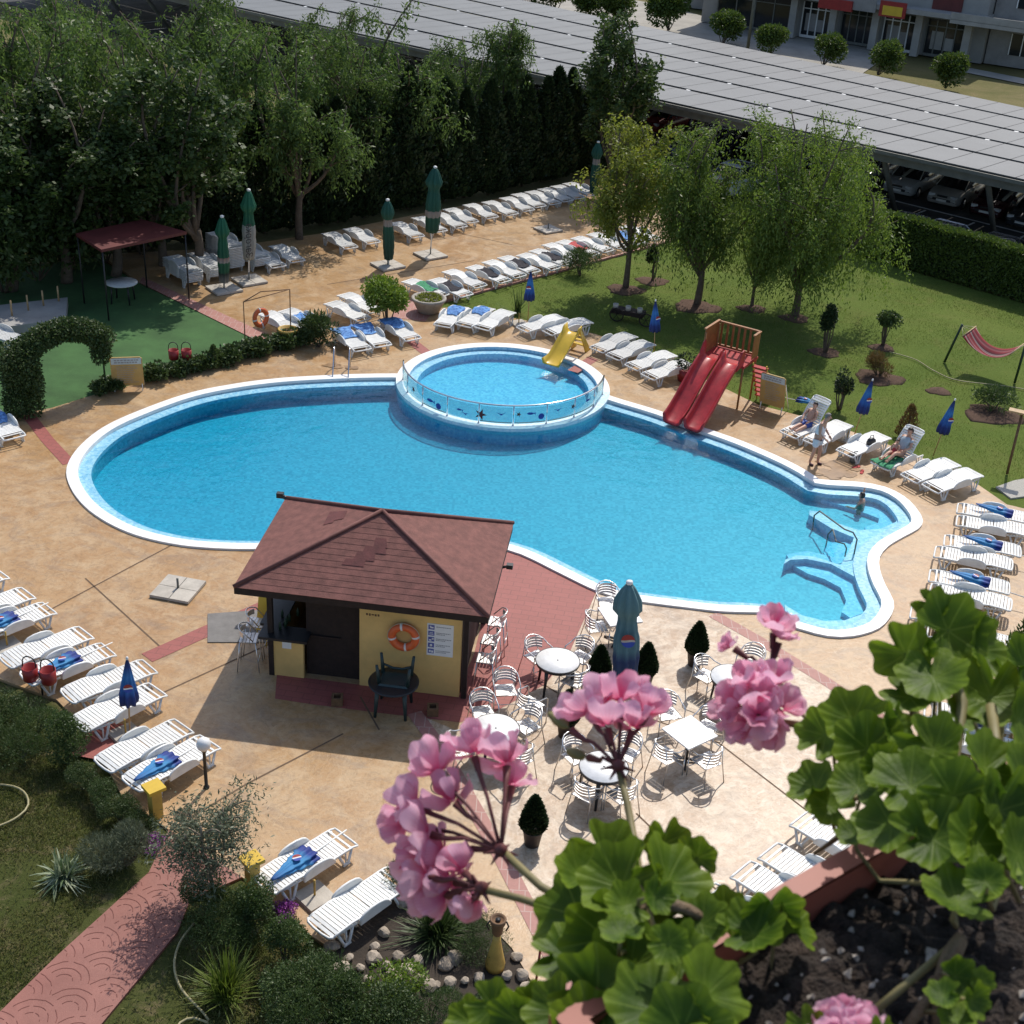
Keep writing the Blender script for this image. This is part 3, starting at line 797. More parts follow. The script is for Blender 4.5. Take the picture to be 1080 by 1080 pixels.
# ---- small blue parasol (closed)
def emblem(b, r, mats_idx, T):
    """round red / white / blue emblem: wavy bands on a slightly domed disc"""
    n = 28
    def wave(x, o): return o+.10*r*math.sin(x/r*2.2)
    nx = 14
    for lo, hi, mi in ((-1.1, -.16, mats_idx[2]), (-.16, .16, mats_idx[1]), (.16, 1.1, mats_idx[0])):
        vs = []; fs = []
        for i in range(nx+1):
            x = -r+2*r*i/nx; h = math.sqrt(max(0, r*r-x*x))
            y0 = max(-h, min(h, wave(x, lo*r))); y1 = max(-h, min(h, wave(x, hi*r)))
            for y in (y0, y1): vs.append((x, y, 0))
        for i in range(nx): fs.append((2*i, 2*i+2, 2*i+3, 2*i+1))
        b.add(vs, fs, mi, False, T)
def folded_canopy(b, z0, z1, r0, r1, n=40, pl=7, mi=0, sag=.25, amp=.28, lumps=0.0, seed=0):
    rs = random.Random(seed); prof = []
    for i in range(15):
        t = i/14; z = z0+(z1-z0)*t
        r = r0*(1-t)**.8+r1
        if t < .12: r *= .82+1.5*t
        prof.append((r*(1+lumps*(rs.random()-.5)), z))
    ph = [rs.random()*.6 for _ in range(15)]
    b.lathe(prof, n, mi, None, True, lambda a, i: 1+amp*math.sin(pl*a+ph[i]*.6+i*.12)*(1-i/18))
    return prof
def make_parasol():
    r = bare('parasol')
    b = MB(); b.tube([(0, 0, 0), (0, 0, 1.0), (0, 0, 1.86)], .016, 8); b.build('pole', M['woodpale'], r)
    b = MB(); folded_canopy(b, .78, 1.88, .17, .015, seed=3)
    c = b.build('canopy', M['bluecloth'], r)
    e = MB(); emblem(e, .095, (0, 1, 2), Matrix.Translation((.02, -.175, 1.27)) @ Matrix.Rotation(R(83), 4, 'X'))
    e.build('emblem', [M['redpaint'], M['white'], M['bluepoly']], c)
    b = MB(); b.lathe([(.02, 1.85), (.03, 1.875), (.028, 1.90), (.012, 1.925)], 10); b.build('finial', M['white'], r)
    return r
def parasol_at(base, label, tilt=(0, 0), z=0.0, sc=1.0, rz=None):
    p = at(*base, z)
    if rz is None: rz = math.atan2(p.y, p.x)-PI/2
    return place('parasol', make_parasol, label, 'parasol', p, rz, 'closed blue parasols', sc, tilt)
def make_lying():
    r = bare('folded_parasol')
    b = MB(); b.tube([(-1.0, 0, .02), (1.05, 0, .03)], .014, 8); b.build('pole', M['steelgrey'] if False else M['white'], r)
    b = MB(); folded_canopy(b, 0, 1.0, .17, .02, seed=9, lumps=.25, amp=.35)
    T = Matrix.Translation((.12, 0, .075)) @ Matrix.Rotation(R(-90), 4, 'Y') @ Matrix.Diagonal((.55, 1.15, 1, 1))
    b.v = [tuple(T @ V(p)) for p in b.v]
    # material works on the cloth's own length
    c = b.build('canopy', M['lyingcloth'], r)
    e = MB(); emblem(e, .085, (0, 1, 2), Matrix.Translation((-.25, .0, .185)) @ Matrix.Rotation(R(-40), 4, 'Z') @ Matrix.Rotation(R(-4), 4, 'Y'))
    e.build('emblem', [M['redpaint'], M['white'], M['bluepoly']], c)
    return r
m_, t_, o_ = nodes('folded_parasol_cloth')
sp_ = N(t_, 'ShaderNodeSeparateXYZ'); L(t_, coords(t_), sp_.inputs[0])
f_ = N(t_, 'ShaderNodeMapRange'); f_.inputs['From Min'].default_value = -.9; f_.inputs['From Max'].default_value = .15; L(t_, sp_.outputs[0], f_.inputs['Value'])
prin(t_, o_, mixc(t_, mth(t_, 'MULTIPLY', noise(t_, 9, 4, .6, coords(t_)), .3), ramp(t_, f_.outputs[0], [(0, (.012, .05, .22)), (.3, (.03, .22, .50)), (.7, (.05, .28, .55)), (.85, (.01, .04, .25)), (1, (.008, .02, .16))]), (.01, .03, .12)), .7)
M['lyingcloth'] = m_
def lying_on(root, label, x=0.0, yaw=0.0, flip=False, y=0.0):
    rz = root.rotation_euler.z + yaw + (PI if flip else 0)
    q = V((x, y, 0)); q.rotate(Matrix.Rotation(root.rotation_euler.z, 3, 'Z'))
    p = V(root.location)+q+V((0, 0, .355))
    return place('lying', make_lying, label, 'parasol', p, rz, 'folded parasols lying on sun loungers', 1.0, (0, R(4.5) if not flip else R(-4.5)))
def make_base():
    r = bare('parasol_stand')
    b = MB()
    for i in (-1, 1):
        for j in (-1, 1): b.box((i*.262, j*.262, .055), (.515, .515, .07), 0, None, 0, .98)
    b.build('slab', M['concrete'], r)
    b = MB(); b.tube([(0, 0, .02), (0, 0, .36)], .03, 8); b.tube([(-.4, 0, .03), (.4, 0, .03)], .018, 6); b.tube([(0, -.4, .03), (0, .4, .03)], .018, 6); b.build('socket', M['steelgrey'], r)
    return r
def base_at(px, label, rz=0.0, sc=1.0):
    p = at(*px)
    return place('base', make_base, label, 'parasol base', p, rz, 'square concrete parasol bases', sc)
def make_smallbase():
    r = bare('parasol_stand')
    b = MB(); b.box((0, 0, .035), (.56, .56, .07), 0, None, 0, .97); b.build('slab', M['concrete'], r)
    b = MB(); b.tube([(0, 0, .06), (0, 0, .42)], .02, 8); b.build('socket', M['potyellow'], r)
    return r
def smallbase(px, label, rz):
    return place('smallbase', make_smallbase, label, 'parasol base', at(*px), rz, 'small square parasol bases between loungers')

# ------------------------------------------------------------------ lounger rows
gB = 'loungers in the row on the left'
pool_dir = None
A1 = lounger_at((277.8, 934.4), (364.4, 881.8), 'white lounger in the near garden corner with a blue parasol folded on it', 'pair of loungers by the rock garden')
A2 = lounger_at((336.7, 978.5), (421, 925), 'white empty lounger beside the rock garden half behind a small shrub', 'pair of loungers by the rock garden', rz=A1.rotation_euler.z+R(2))
lying_on(A1, 'folded blue parasol on the lounger nearest the rock garden', .02, R(6))
smallbase((332, 947), 'pale square parasol base between the two loungers by the rock garden', R(45))
Bs = [((138.7, 827), (221, 782.6), 'nearest lounger of the left row beside a yellow post, blue parasol on it'),
      ((108.5, 808.5), (193.3, 764.4), 'second lounger of the left row counted from the near end, empty'),
      ((86, 763.5), (162.8, 728.5), 'third lounger of the left row, beneath an upright blue parasol'),
      ((70.2, 735.4), (158.1, 702), 'fourth lounger of the left row, empty, behind the upright blue parasol'),
      ((26.6, 717.8), (115, 683.4), 'fifth lounger of the left row with a folded parasol behind red buckets'),
      ((5, 699), (91.4, 666.5), 'sixth lounger of the left row, empty white slats'),
      ((-33, 672), (52.5, 640), 'seventh lounger of the left row with a folded blue parasol, cut by frame'),
      ((-55, 655), (31, 624.4), 'eighth lounger of the left row, empty, cut by the picture edge'),
      ((-82, 634), (4, 603), 'farthest lounger of the left row, only its foot end showing')]
BL = [lounger_at(h, f, l, gB) for h, f, l in Bs]
lying_on(BL[0], 'folded blue parasol on the lounger beside the yellow post and lamp', -.05, R(4))
lying_on(BL[4], 'folded bright blue parasol on the lounger behind the red buckets', .1, R(8))
lying_on(BL[6], 'folded blue parasol on the lounger at the left picture edge', .0, R(10))
smallbase((133, 776), 'pale square base under the upright blue parasol of the left row', R(45))
smallbase((8, 683), 'pale square base at the left edge between two loungers', R(45))
parasol_at((137, 773), 'closed blue parasol standing between loungers of the left row', (R(2), R(3)), rz=R(10))
C1 = lounger_at((-18, 431), (20, 464), 'white lounger with blue towel by the ivy arch at left edge', 'loungers beside the ivy arch')
C2 = lounger_at((-46, 447), (-8, 480), 'white lounger at left edge, in front of one by the ivy arch', 'loungers beside the ivy arch', rz=C1.rotation_euler.z)
towel_on(C1, -.3, 'bluetowel', 'blue towel on the lounger by the ivy arch', 3, .7)
gD = 'loungers beside the pool ladder'
D = [lounger_at((357.5, 346), (381.7, 369), 'left one of three loungers behind the pool ladder, blue towel on its back', gD, rz=R(-57)),
     lounger_at((379, 343), (403, 363.5), 'middle one of three loungers behind the pool ladder, blue towel on its back', gD, rz=R(-55)),
     lounger_at((408.5, 337), (433.5, 357), 'right one of three loungers behind the pool ladder, under the round tree', gD, rz=R(-52))]
for i, (o, w) in enumerate(zip(D, ('left', 'middle', 'right'))):
    towel_on(o, -.45, 'bluetowel', 'blue towel draped on the %s lounger behind the pool ladder' % w, 10+i, .95, .62)
gF = 'loungers behind the round tree'
F_ = [lounger_at((285, 333), (308, 345), 'lounger just right of the hanging orange life ring', gF, rz=R(-42)),
      lounger_at((307, 330), (330, 342), 'lounger with blue towel between ochre pot and oleander bush', gF, rz=R(-42)),
      lounger_at((352, 322), (380, 334), 'lounger left of the round tree, nearer one of two', gF, rz=R(-42)),
      lounger_at((366, 313), (393, 325), 'lounger left of the round tree, farther one of two', gF, rz=R(-42))]
towel_on(F_[1], .1, 'bluetowel', 'blue and white towel on the lounger near the ochre pot', 17, .7)
gG = 'loungers in the row along the grass curb'
Gs = [((434, 299.5), (462, 307.8)), ((459, 298), (490, 307.8)), ((472, 289), (506.7, 298.3)), ((502, 285.6), (526.7, 292)), ((515.6, 280), (546.7, 286.7)), ((534.4, 275.6), (559, 282)), ((553.3, 272), (582, 279.4)), ((566.7, 267.8), (594.4, 274.4)), ((581, 262), (605.5, 267.8)), ((596.7, 258.3), (620, 264.4)), ((612, 254), (636, 261)), ((628, 250), (652, 257)), ((645, 246), (669, 253)), ((662, 242), (686, 249))]
gt = {0: 'greentowel', 1: 'darktowel', 3: 'darktowel', 5: 'darktowel', 7: 'darktowel', 9: 'redcloth', 12: 'bluetowel'}
GL = []
for i, (h, f) in enumerate(Gs):
    t = gt.get(i)
    o = lounger_at(h, f, '%s lounger from the left in the row along the grass curb, %s' % (ORD[i], ('with a %s towel' % {'greentowel': 'green', 'darktowel': 'dark', 'redcloth': 'red', 'bluetowel': 'blue'}[t]) if t else 'empty'), gG, rz=R(-40-(i % 3)*2))
    if t: towel_on(o, .05, t, '%s towel on the %s lounger of the grass curb row' % ({'greentowel': 'green', 'darktowel': 'dark', 'redcloth': 'red', 'bluetowel': 'blue'}[t], ORD[i]), 30+i, .8, .5)
    GL.append(o)
gH = 'loungers in the back row below the conifers'
Hs = [((271.7, 266.7), (291.7, 278.3)), ((289, 261), (315, 273)), ((344, 246.7), (371.7, 260)), ((366, 241.7), (396, 255)), ((416, 236.7), (440, 247.5)), ((439, 231), (466, 241.7)), ((461, 226.5), (485, 238)), ((473, 221.7), (498, 232.7)), ((494, 216.7), (519, 228)), ((515, 213.5), (539, 225)), ((533, 210), (556.7, 220)), ((546, 206), (568, 216)), ((561, 203.5), (583, 213)), ((575, 200.5), (596, 210)), ((588, 197.5), (609, 207)), ((601, 194.5), (622, 204))]
for i, (h, f) in enumerate(Hs):
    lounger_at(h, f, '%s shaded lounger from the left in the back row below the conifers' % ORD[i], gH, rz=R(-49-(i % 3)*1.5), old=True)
# stacks
def stack(px, n, rz, which, step=.062):
    p = at(*px)
    for k in range(n):
        w = 'bottom' if k == 0 else 'top' if k == n-1 else ORD[k]+' from the bottom'
        place('flat_old', make_lounger(False, 'plastic_old'), 'lounger %s of %s' % (w, which), 'sun lounger', (p.x+.004*k, p.y, k*step), rz+.01*((k*7) % 3-1), 'stacked loungers below the conifers')
stack((193, 296), 6, R(-48), 'the low stack beside the red canopy')
stack((218, 290), 5, R(-48), 'the low stack left of the green parasol')
stack((237, 281), 13, R(-48), 'the tall stack between the green parasols')
stack((264, 279), 5, R(-48), 'the low stack behind the white green parasol')
gI = 'loungers at the back of the toddler pool'
I_ = [lounger_at((485, 325), (467.5, 341.7), 'lounger with blue towel nearest the stone bowl behind the toddler pool', gI),
      lounger_at((511.7, 325.8), (491.7, 341.7), 'second lounger from the stone bowl, striped blue towel on it', gI),
      lounger_at((533, 330), (511.7, 344), 'third lounger from the stone bowl, empty, behind the toddler pool', gI),
      lounger_at((587.5, 336.7), (556.7, 345), 'lounger right of the blue parasol behind the toddler pool', gI, rz=R(-139)),
      lounger_at((615, 339), (583, 349.5), 'empty lounger just behind the yellow slide', gI, rz=R(-140))]
towel_on(I_[0], -.4, 'bluetowel', 'blue towel on the lounger nearest the stone bowl', 51, .8)
towel_on(I_[1], -.45, 'bluetowel', 'blue striped towel on second lounger from the stone bowl', 52, .7)
smallbase((547, 342), 'pale base slab under the blue parasol behind the toddler pool', R(30))
parasol_at((556.7, 338), 'closed blue parasol on the grass edge behind the toddler pool', (0, 0), rz=R(-20))
gJ = 'loungers between the two slides'
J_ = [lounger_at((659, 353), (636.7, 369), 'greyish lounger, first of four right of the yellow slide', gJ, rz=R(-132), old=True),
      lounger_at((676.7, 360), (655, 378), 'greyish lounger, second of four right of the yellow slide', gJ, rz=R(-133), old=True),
      lounger_at((703, 374), (671.7, 386), 'lounger, third of four right of the yellow slide', gJ, rz=R(-140)),
      lounger_at((723, 383.5), (686.7, 396), 'lounger nearest the red slide, fourth of four', gJ, rz=R(-140))]
parasol_at((690, 372), 'closed blue parasol on the grass left of the red slide', (R(-4), R(-3)), rz=R(25))
gK = 'loungers by the grass on the right side of the pool'
K1 = lounger_at((866, 440), (837.5, 458), 'lounger with raised back and a child sitting on it', gK, 'raised', rz=R(-137))
K2 = lounger_at((888, 446.7), (860, 466.7), 'flat lounger behind the standing man in white', gK, rz=R(-133))
K3 = lounger_at((928, 460), (895, 476.7), 'flat lounger with a small black bag on it', gK, rz=R(-137))
K4 = lounger_at((966, 474), (931, 489), 'lounger with raised back and a woman resting on a green towel', gK, 'raised', rz=R(-139))
K5 = lounger_at((1003, 490), (961.7, 501.7), 'empty lounger right of the woman and below the leaning blue parasol', gK, rz=R(-145))
K6 = lounger_at((1029, 499), (981.7, 514), 'empty lounger at the lawn corner, last of the grass side row', gK, rz=R(-146))
smallbase((893, 464), 'pale base slab under the upright blue parasol beside the black bag lounger', R(40))
parasol_at((901, 459), 'closed blue parasol standing behind the standing man', (R(1), R(7)), rz=R(12))
parasol_at((984, 481), 'closed blue parasol leaning behind the resting woman', (R(0), R(9)), rz=R(12))
lyp = place('lying', make_lying, 'folded blue parasol on the soil behind the child', 'parasol', at(843, 431)+V((0, 0, .25)), R(140), 'folded parasols lying on sun loungers', .8, (0, R(8)))
gM = 'loungers in the row on the right'
Ms = [((1088, 548), (1009, 536), 1), ((1088, 561.5), (1009, 549), 0), ((1076, 583), (997, 569), 1), ((1066, 597), (988, 581), 0), ((1062, 621), (983, 607), 1), ((1064, 638), (984, 622), 0), ((1045, 660), (965, 645), 0), ((1064, 681), (984, 664), 0), ((1065, 765), (985, 748), 0), ((1070, 792), (990, 776), 0)]
for i, (h, f, w) in enumerate(Ms):
    # rows run away from the camera: the foot looks at the pool
    o = lounger_at(h, f, '%s lounger from the lawn corner in the right row, %s' % (ORD[i], 'parasol folded on it' if w else 'empty'), gM, rz=R(162-(i % 2)))
    if w: lying_on(o, 'folded blue parasol on the %s lounger of the right row' % ORD[i], -.35, R(174), y=.02)
parasol_at((1030, 797), 'closed blue parasol on the right, seen between geranium leaves', (0, 0), rz=R(-30))
gN = 'loungers below the balcony'
for i, (h, f, l) in enumerate([((930, 915), (848, 863), 'lounger below the balcony, farthest of four beside the planter'), ((901, 952), (813, 897.5), 'lounger below the balcony, second beyond the planter rim'), ((873, 972), (785, 918), 'lounger below the balcony, third beyond the planter rim'), ((832, 998), (746, 943), 'lounger below the balcony, half behind geranium leaves')]):
    lounger_at(h, f, l, gN, rz=R(137))

# ------------------------------------------------------------------ cafe tables and chairs
def make_chair():
    r = bare('cafe_chair')
    b = MB()
    # arm and back loop
    pts = [(.24, -.27, .0), (.24, -.275, .35), (.24, -.275, .62), (.19, -.28, .67), (0, -.28, .69)]
    for i in range(9):
        a = -PI/2-PI*i/8
        pts.append((-.02+.27*math.cos(a)*1.0, .28*math.sin(a), .70+.14*math.sin(PI*i/8)))
    pts += [(0, .28, .69), (.19, .28, .67), (.24, .275, .62), (.24, .275, .35), (.24, .27, 0)]
    b.tube(pts, .0135, 7)
    b.tube([(.22, -.25, .43), (-.2, -.21, .42), (-.2, .21, .42), (.22, .25, .43)], .011, 6, 0, True)
    b.tube([(.24, -.26, .22), (.24, .26, .22)], .009, 6)
    b.build('frame', M['alu'], r)
    b = MB()
    for i in range(5): b.box((.18-.085*i, 0, .44-.004*i), (.068, .44-.012*i, .012))
    b.build('seat', M['slat'], r)
    b = MB()
    for z in (.55, .62, .69, .76):
        for i in range(7):
            a0 = PI-1.15+2.3*i/7; a1 = PI-1.15+2.3*(i+1)/7
            q = lambda a: (.0+.265*math.cos(a), .26*math.sin(a))
            (x0, y0), (x1, y1) = q(a0), q(a1)
            b.add([(x0, y0, z-.026), (x1, y1, z-.026), (x1, y1, z+.026), (x0, y0, z+.026), (x0*.96, y0*.96, z-.026), (x1*.96, y1*.96, z-.026), (x1*.96, y1*.96, z+.026), (x0*.96, y0*.96, z+.026)], [(0, 1, 2, 3), (7, 6, 5, 4), (0, 4, 5, 1), (2, 6, 7, 3)])
    b.build('backrest', M['slat'], r)
    for s in (-1, 1):
        b = MB(); b.tube([(-.30, s*.25, .0), (-.21, s*.22, .42), (-.23, s*.14, .80)], .0125, 6); b.build('leg', M['alu'], r)
    for s in (-1, 1):
        b = MB(); b.tube([(.24, s*.272, .012), (.24, s*.275, .40)], .015, 6); b.build('leg', M['alu'], r)
    return r
def chair(px, face, label, z=.44):
    """px = middle of the seat, face = spot it looks at"""
    p = at(px[0], px[1], z); q = at(face[0], face[1], .73)
    return place('chair', make_chair, label, 'chair', (p.x, p.y, 0), math.atan2(q.y-p.y, q.x-p.x), 'aluminium cafe chairs', 1.0)
def make_round():
    r = bare('cafe_table')
    b = MB(); b.lathe([(.0, .722), (.47, .722), (.475, .73), (.47, .74), (0, .742)], 48); b.build('tabletop', M['marble'], r)
    b = MB(); b.lathe([(.44, .64), (.47, .66), (.492, .72), (.492, .738), (.472, .741), (.466, .72), (.44, .70)], 48)
    b.build('rim', M['black'], r)
    b = MB(); b.lathe([(.0, .742), (.022, .742), (.02, .7445), (0, .745)], 14); b.build('hole_cap', M['black'], r)
    for k in range(4):
        a = PI/4+k*PI/2; c, s_ = math.cos(a), math.sin(a)
        b = MB(); b.tube([(c*.40, s_*.40, .69), (c*.41, s_*.41, .4), (c*.45, s_*.45, 0)], [.05, .035, .025], 8); b.build('leg', M['black'], r)
    return r
def make_square():
    r = bare('cafe_table')
    b = MB(); b.box((0, 0, .727), (.80, .80, .03)); b.build('tabletop', M['marble'], r)
    b = MB(); b.box((0, 0, .70), (.76, .76, .022)); b.box((0, .0, .66), (.08, .66, .05)); b.box((0, 0, .657), (.66, .08, .05)); b.build('apron', M['black'], r)
    b = MB(); b.tube([(0, 0, .05), (0, 0, .68)], .04, 10); b.build('pedestal', M['black'], r)
    b = MB()
    for k in range(4):
        a = PI/4+k*PI/2; b.tube([(0, 0, .07), (.33*math.cos(a), .33*math.sin(a), .025)], [.035, .022], 6)
    b.build('foot', M['black'], r)
    return r
gT = 'cafe tables beside the bar'
def tab(kind, px, label, rz=0.0):
    p = at(px[0], px[1], .74)
    return place(kind, make_round if kind == 'round' else make_square, label, 'table', (p.x, p.y, 0), rz, gT)
T1 = (588.3, 696.3); T2 = (522.9, 768); T3 = (637, 808.5); T4 = (727.5, 772); T5 = (773, 714); T6 = (654, 648)
tab('round', T1, 'round white table with black rim closest to the red paving and pool', R(10))
tab('round', T2, 'round white table partly behind the large pink flower head', R(20))
tab('round', T3, 'round white table in front of the square one, below the middle flower', R(30))
tab('square', T4, 'square white table between the two pink flower heads', R(38))
tab('round', T5, 'white table beside the right pink flower, nearest the brick band', R(5))
tab('square', T6, 'square white table behind the closed teal parasol at the pool edge', R(20))
for px, t, l in [((566, 692), T1, 'chair on the left of the round table by the red paving'), ((612, 692), T1, 'chair behind right of the round table by the red paving'), ((607, 717), T1, 'chair at the near right of the round table by the red paving'),
                 ((533, 727), (545, 760), 'chair standing on the red paving between two round tables'), ((559, 743), (588, 715), 'chair seen from behind between the two round tables on the left'),
                 ((509, 750), T2, 'chair behind left of the round table near the bar corner'), ((556, 765), T2, 'chair at the right of the round table behind the big flower'), ((485, 790), T2, 'chair peeking out left of the large pink flower head'), ((547, 800), T2, 'chair hidden behind the big pink flower, near side of its table'),
                 ((607, 797), T3, 'chair at the left of the table below the middle flower'), ((619, 836), T3, 'chair seen from behind at the near side below the middle flower'), ((661, 794), T3, 'chair behind the stem of the middle flower'), ((656, 838), T3, 'chair near the green stem at the near side of its table'),
                 ((704, 752), T4, 'chair at the back of the square table between the flowers'), ((703, 797), T4, 'chair at the near left of the square table between the flowers'), ((746, 802), T4, 'chair at the near right of the square table between the flowers'), ((747, 766), T4, 'chair at the right of the square table, touching the right flower'),
                 ((744, 712), T5, 'chair at the left of the table beside the right flower'), ((766, 738), T5, 'chair just behind the right pink flower'), ((792, 700), T5, 'chair between the table and the small upper flower'),
                 ((640, 634), T6, 'chair at the pool edge behind the teal parasol table'), ((629, 661), T6, 'chair on the left of the teal parasol table')]:
    chair(px, t, 'aluminium '+l)

# ------------------------------------------------------------------ parasols of the big kind
def make_big(canopy, z0, z1, r0, text=False, seed=1, base=True):
    def mk():
        r = bare('large_parasol')
        b = MB(); b.tube([(0, 0, 0), (0, 0, z1)], .028, 8); b.build('pole', M['white'], r)
        b = MB(); rs = random.Random(seed)
        prof = []
        H = z1-z0
        for i in range(20):
            t = i/19; z = z0+H*t
            if t < .72: q = r0*(.72+.28*math.sin(PI*min(1, t/.72)))*(1-.25*t)
            elif t < .76: q = r0*.98
            else: q = r0*.95*(1-(t-.76)/.24)**.75+.05
            prof.append((q*(1+.12*(rs.random()-.5)), z))
        b.lathe(prof, 48, 0, None, True, lambda a, i: 1+.16*math.sin(8*a+i*.09)+.05*math.sin(3*a+i*.3))
        c = b.build('canopy', M[canopy], r)
        b = MB(); b.lathe([(.05, z1-.03), (.075, z1), (.07, z1+.05), (.03, z1+.07)], 12); b.build('cap', M['white'], r)
        if text:
            cu = bpy.data.curves.new('lettering', 'FONT'); cu.body = text; cu.size = .34; cu.shear = .3; cu.align_x = 'LEFT'; cu.align_y = 'CENTER'
            tmp = bpy.data.objects.new('lettering', cu); COL.objects.link(tmp)
            dg = bpy.context.evaluated_depsgraph_get(); me = bpy.data.meshes.new_from_object(tmp.evaluated_get(dg)); bpy.data.objects.remove(tmp)
            o = link('lettering', me, c); me.materials.clear(); me.materials.append(M['ink'])
            for v in me.vertices:
                u, w = v.co.x, v.co.y
                a = -PI/2-w*(-1)/max(.1, r0*1.0)*.9
                z = z0+.1+u*1.0
                v.co = V((r0*1.17*math.cos(a), r0*1.17*math.sin(a), z))
        return r
    return mk
def big_at(px, kind, maker, label, tilt=(0, 0), z=0.0):
    p = at(*px); rz = math.atan2(p.y, p.x)-PI/2
    return place(kind, maker, label, 'parasol', (p.x, p.y, z), rz, 'tall closed parasols', 1.0, tilt)
big_at((262.5, 296), 'gw', make_big('greenwhite', .85, 3.45, .24, 'Загорка', 5), 'tall closed parasol, green top and white body with dark script', (0, R(2)))
base_at((263, 297), 'concrete base under the tall white and green parasol', R(-52))
big_at((236.5, 305.5), 'gb', make_big('greenband', .30, 2.75, .21, False, 6), 'closed green parasol with white bands in front of the tall stack', (0, R(1)))
base_at((236.5, 306), 'concrete base under the banded green parasol', R(-52))
big_at((410, 281), 'gp', make_big('greenplain', .30, 2.65, .22, False, 7), 'closed dark green parasol with pale band, above the round tree', (0, R(-1.5)))
base_at((409, 281), 'concrete base under the dark green parasol above the round tree', R(-52))
big_at((454, 270), 'gt', make_big('greenplain', 1.0, 3.6, .30, False, 8), 'tallest closed green parasol standing on a thin white pole', (0, R(1.5)))
base_at((454, 270), 'concrete base under the tallest green parasol', R(-52))
big_at((625, 210), 'gp', None, 'closed green parasol at the far end, half behind a tree', (0, R(1)))
base_at((578, 243), 'empty concrete parasol base in the middle of the back deck', R(-52), .9)
base_at((188, 623), 'empty pale concrete base alone on the deck left of the bar', R(-12), .95)
big_at((657, 742), 'teal', make_big('teal', .55, 2.95, .27, False, 11), 'closed faded teal parasol with red emblem among the cafe tables', (R(-3), R(-3)))
tp = [o for o in bpy.data.objects if o.get('label', '').startswith('closed faded teal')][0]
e_ = MB(); emblem(e_, .15, (0, 1, 2), Matrix.Translation((.05, -.315, 1.75)) @ Matrix.Rotation(R(86), 4, 'X'))
for ch in tp.children:
    if ch.name.startswith('canopy'): e_.build('emblem', [M['redpaint'], M['concrete'], M['bluepoly']], ch)

# ------------------------------------------------------------------ pot plants later; bar kiosk
KX, KY, KA = -2.80, 25.35, R(-5.6)
ks = thing('bar_kiosk', 'yellow pool bar kiosk with a hipped red shingle roof and dark openings', 'kiosk', (KX, KY, 0), KA)
def kl(x, y): return (x, y)
hx, hy, ez = 2.67, 1.99, 2.42
b = MB()
apex = (0.02, .05, ez+1.03)
cs = [(-hx, -hy, ez), (hx, -hy, ez), (hx, hy, ez), (-hx, hy, ez)]
roof = MB()
for i in range(4):
    # each slope is laid in courses so that the shingle rows stand proud
    A, B2 = V(cs[i]), V(cs[(i+1) % 4]); T = V(apex); nc = 15
    for k in range(nc):
        t0, t1 = k/nc, (k+1)/nc
        nrm = (B2-A).cross(T-A).normalized()
        p = [A.lerp(T, t0)+nrm*.009, B2.lerp(T, t0)+nrm*.009, B2.lerp(T, t1)+nrm*.004, A.lerp(T, t1)+nrm*.004]
        q = [A.lerp(T, t0)-nrm*.002, B2.lerp(T, t0)-nrm*.002]
        roof.add(p+q, [(0, 1, 2, 3), (4, 5, 1, 0)])
ro = roof.build('roof', M['roofsh'] if 'roofsh' in M else M['roof'], ks)
b = MB()
for c_ in cs: b.tube([V(c_)+V((0, 0, .02)), V(apex)+V((0, 0, .03))], .045, 6)
b.build('hip_ridge', M['reddark'] if 'reddark' in M else M['reddull'], ro)
for quad, mm in (([(.03, .62), (.12, .80), (.29, .80), (.22, .62)], 0), ([(-.16, .50), (-.14, .60), (.0, .62), (.02, .5)], 0)):
    pass
# mended shingle patches, darker red, proud of the slope
pm = MB(); A, B2, T = V(cs[0]), V(cs[1]), V(apex); nrm = (B2-A).cross(T-A).normalized()
def on_front(u, t): return (A.lerp(T, t)).lerp(B2.lerp(T, t), u)
for u0, u1, t0, t1 in ((.50, .64, .60, .70), (.42, .62, .53, .60), (.38, .53, .44, .53), (.33, .47, .37, .44)):
    n0 = nrm*.017
    pm.add([on_front(u0, t0)+n0, on_front(u1, t0)+n0, on_front(u1, t1)+n0, on_front(u0, t1)+n0], [(0, 1, 2, 3)])
pm.build('shingle_patch', M['patch'], ro); pm = MB()
A, B2 = V(cs[3]), V(cs[0]); nrm = (B2-A).cross(T-A).normalized()
for u0, u1, t0, t1 in ((.18, .50, .52, .60), (.16, .44, .60, .68)):
    n0 = nrm*.017
    pm.add([on_front(u0, t0)+n0, on_front(u1, t0)+n0, on_front(u1, t1)+n0, on_front(u0, t1)+n0], [(0, 1, 2, 3)])
pm.build('shingle_patch', M['patch'], ro)
b = MB()
b.box((0, -hy+.03, ez-.085), (2*hx-.02, .05, .15)); b.box((0, hy-.03, ez-.085), (2*hx-.02, .05, .15))
b.box((-hx+.03, 0, ez-.086), (.05, 2*hy-.12, .15)); b.box((hx-.03, 0, ez-.086), (.05, 2*hy-.12, .15))
b.build('fascia', M['darkwood'], ks)
b = MB(); b.box((0, 0, ez-.03), (2*hx-.14, 2*hy-.14, .03)); b.build('ceiling', M['darkwood'], ks)
fy = -1.50   # front plane
b = MB(); b.box((.98, fy, .985), (2.18, .10, 1.97)); b.build('wall', M['yellow'], ks)
b = MB(); b.box((-1.72, fy, .51), (.76, .10, 1.02)); b.build('counter_front', M['yellow'], ks)
b = MB(); b.box((-2.08, .0, .51), (.08, 2.9, 1.02)); b.build('counter_front', M['yellow'], ks)
